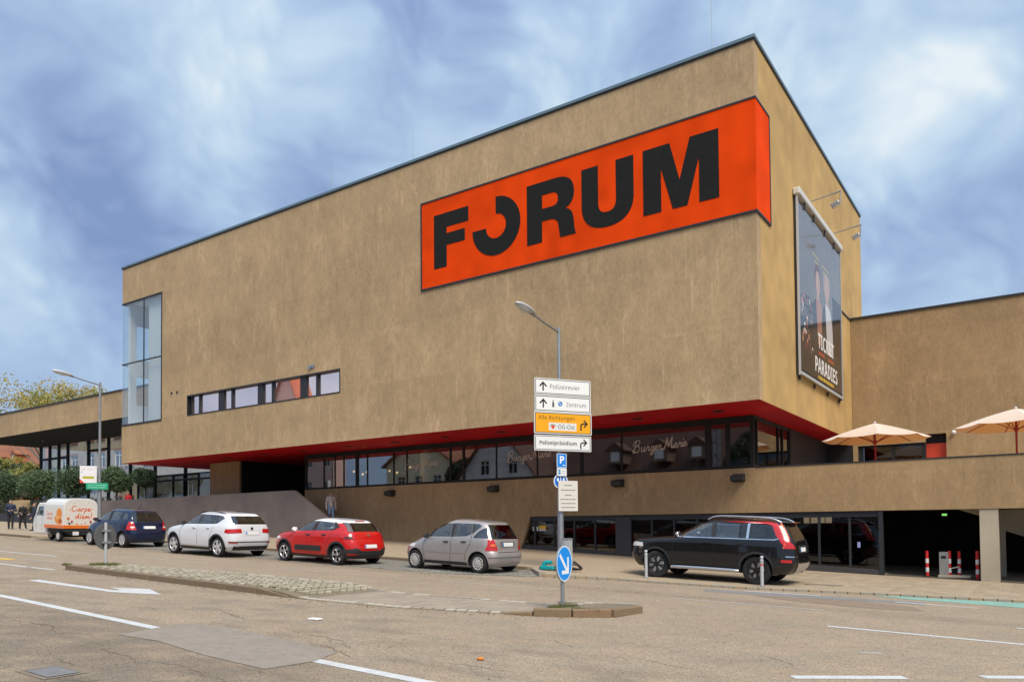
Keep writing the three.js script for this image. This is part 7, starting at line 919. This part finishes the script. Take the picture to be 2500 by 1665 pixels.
{
  const tiles = std([0.3, 0.11, 0.05], 0.8, 0, { map: T_big }), brownTiles = std([0.13, 0.06, 0.04], 0.8, 0, { map: T_big }), beige = std([0.46, 0.36, 0.26], 0.9, 0, { map: T_big }), trim = std([0.28, 0.12, 0.07], 0.8), redB = std([0.45, 0.16, 0.07], 0.9, 0, { map: T_big });
  const ws = []; for (const y of [1.4, 6.9, 10.4]) for (let i = -2; i <= 2; i++) ws.push([i * 6.4 - 0.9, y, 1.7, 1.9]); for (const y of [1.4, 6.9, 10.4]) for (let i = -2; i < 2; i++) ws.push([i * 6.4 + 1.6, y, 1.7, 1.9]);
  house('town_house', 'old beige house with white windows and brown sills behind the glazed link', { pos: [-88, 2.5, -54], w: 34, d: 12, h: 13.4, ridge: 16.5, wall: beige, roof: tiles, windows: ws, sill: trim, lintel: trim });
  house('tiled_house', 'house with orange tiled roof and two white dormer windows at the frame edge', { pos: [-172, 2.5, -76], w: 34, d: 16, h: 11.2, ridge: 19.5, wall: redB, roof: tiles, windows: [[-12, 6, 1.6, 2], [-6, 6, 1.6, 2], [0, 6, 1.6, 2], [6, 6, 1.6, 2], [12, 6, 1.6, 2]], dormers: [[-6.8, 13.2], [0.4, 12.9], [8, 13]] });
  // the far side of the street, mirrored in the windows
  const row = (o) => house(o.name, o.label, { turn: Math.PI, ...o });
  const grid = (xs, ys, w = 1.3, h = 1.7) => xs.flatMap((x) => ys.map((y) => [x, y, w, h]));
  row({ name: 'gable_house', label: 'grey gabled house mirrored in the restaurant windows', pos: [-51, 1.5, 24], w: 11, d: 14, h: 6.0, ridge: 12.4, gable: true, wall: std([0.8, 0.77, 0.76], 0.9, 0, { map: T_big }), roof: brownTiles, windows: [[-2.2, 6.4, 1.3, 1.7], [1.7, 6.4, 1.3, 1.7], ...grid([-3.5, 0, 3.5], [1.2])] });
  row({ name: 'long_house', label: 'long house with dark brown roof mirrored in the restaurant windows', pos: [-34, 1, 26], w: 20, d: 14, h: 5.5, ridge: 13.5, wall: std([0.2, 0.13, 0.09], 0.9), roof: brownTiles, windows: grid([-7, -3.5, 0, 3.5, 7], [1.5], 1.6, 1.5), dormers: [[-6, 7.5], [-2, 7.5], [3, 7.5]] });
  row({ name: 'yellow_house', label: 'yellow house with red roof mirrored in the restaurant windows', pos: [-64.5, 2, 27], w: 11, d: 16, h: 8, ridge: 11.5, gable: true, wall: std([0.85, 0.72, 0.48], 0.9), roof: tiles, windows: grid([-3, 0, 3], [1.5, 4.8]) });
  row({ name: 'red_roof_house', label: 'tall house with steep red roof mirrored in the ribbon window', pos: [-92, 2, 28], w: 7, d: 2.5, h: 17, ridge: 24.5, gable: true, wall: std([0.85, 0.56, 0.47], 0.9), roof: std([0.42, 0.12, 0.06], 0.8, 0, { map: T_big }), windows: grid([-2, 2], [1.5, 5.5, 9.5]) });
  row({ name: 'corner_house', label: 'beige flat roofed house mirrored near the restaurant corner', pos: [-13, 0.5, 29], w: 14, d: 12, h: 9.5, ridge: 9.5, flat: true, wall: beige, roof: tiles, windows: grid([-5, -2, 2, 5], [1.2, 4.2, 7], 1.5, 1.6) });
  const gr = leafM([0.04, 0.06, 0.02]); tree('street_tree', 'dark green street tree mirrored in the restaurant windows', 'tree', [-22.5, 0.8, 21], 6, [[leafCrown(7000, 0.22, [[0, 7, 0, 3, 3.4, 3], [1.5, 5.5, 0.5, 2.2, 2, 2.2], [-1.5, 6, -0.5, 2.2, 2.4, 2.2]], 401, 0.4, 0.5), gr]], [[0, 4, 0, 1.5, 7, 0.5, 0.1], [0, 4, 0, -1.4, 7, 0, 0.1]], null); tree('street_tree', 'dark street tree before the gap between the mirrored houses', 'tree', [-57.8, 1.8, 19], 5, [[leafCrown(6000, 0.2, [[0, 5.6, 0, 2, 2.6, 2], [0.6, 7, 0.3, 1.4, 1.6, 1.4]], 402, 0.4, 0.5), gr]], [[0, 3.5, 0, 1, 6, 0.5, 0.09], [0, 3.5, 0, -1, 6, 0, 0.09]], null);
}
renderer.render(scene, camera);
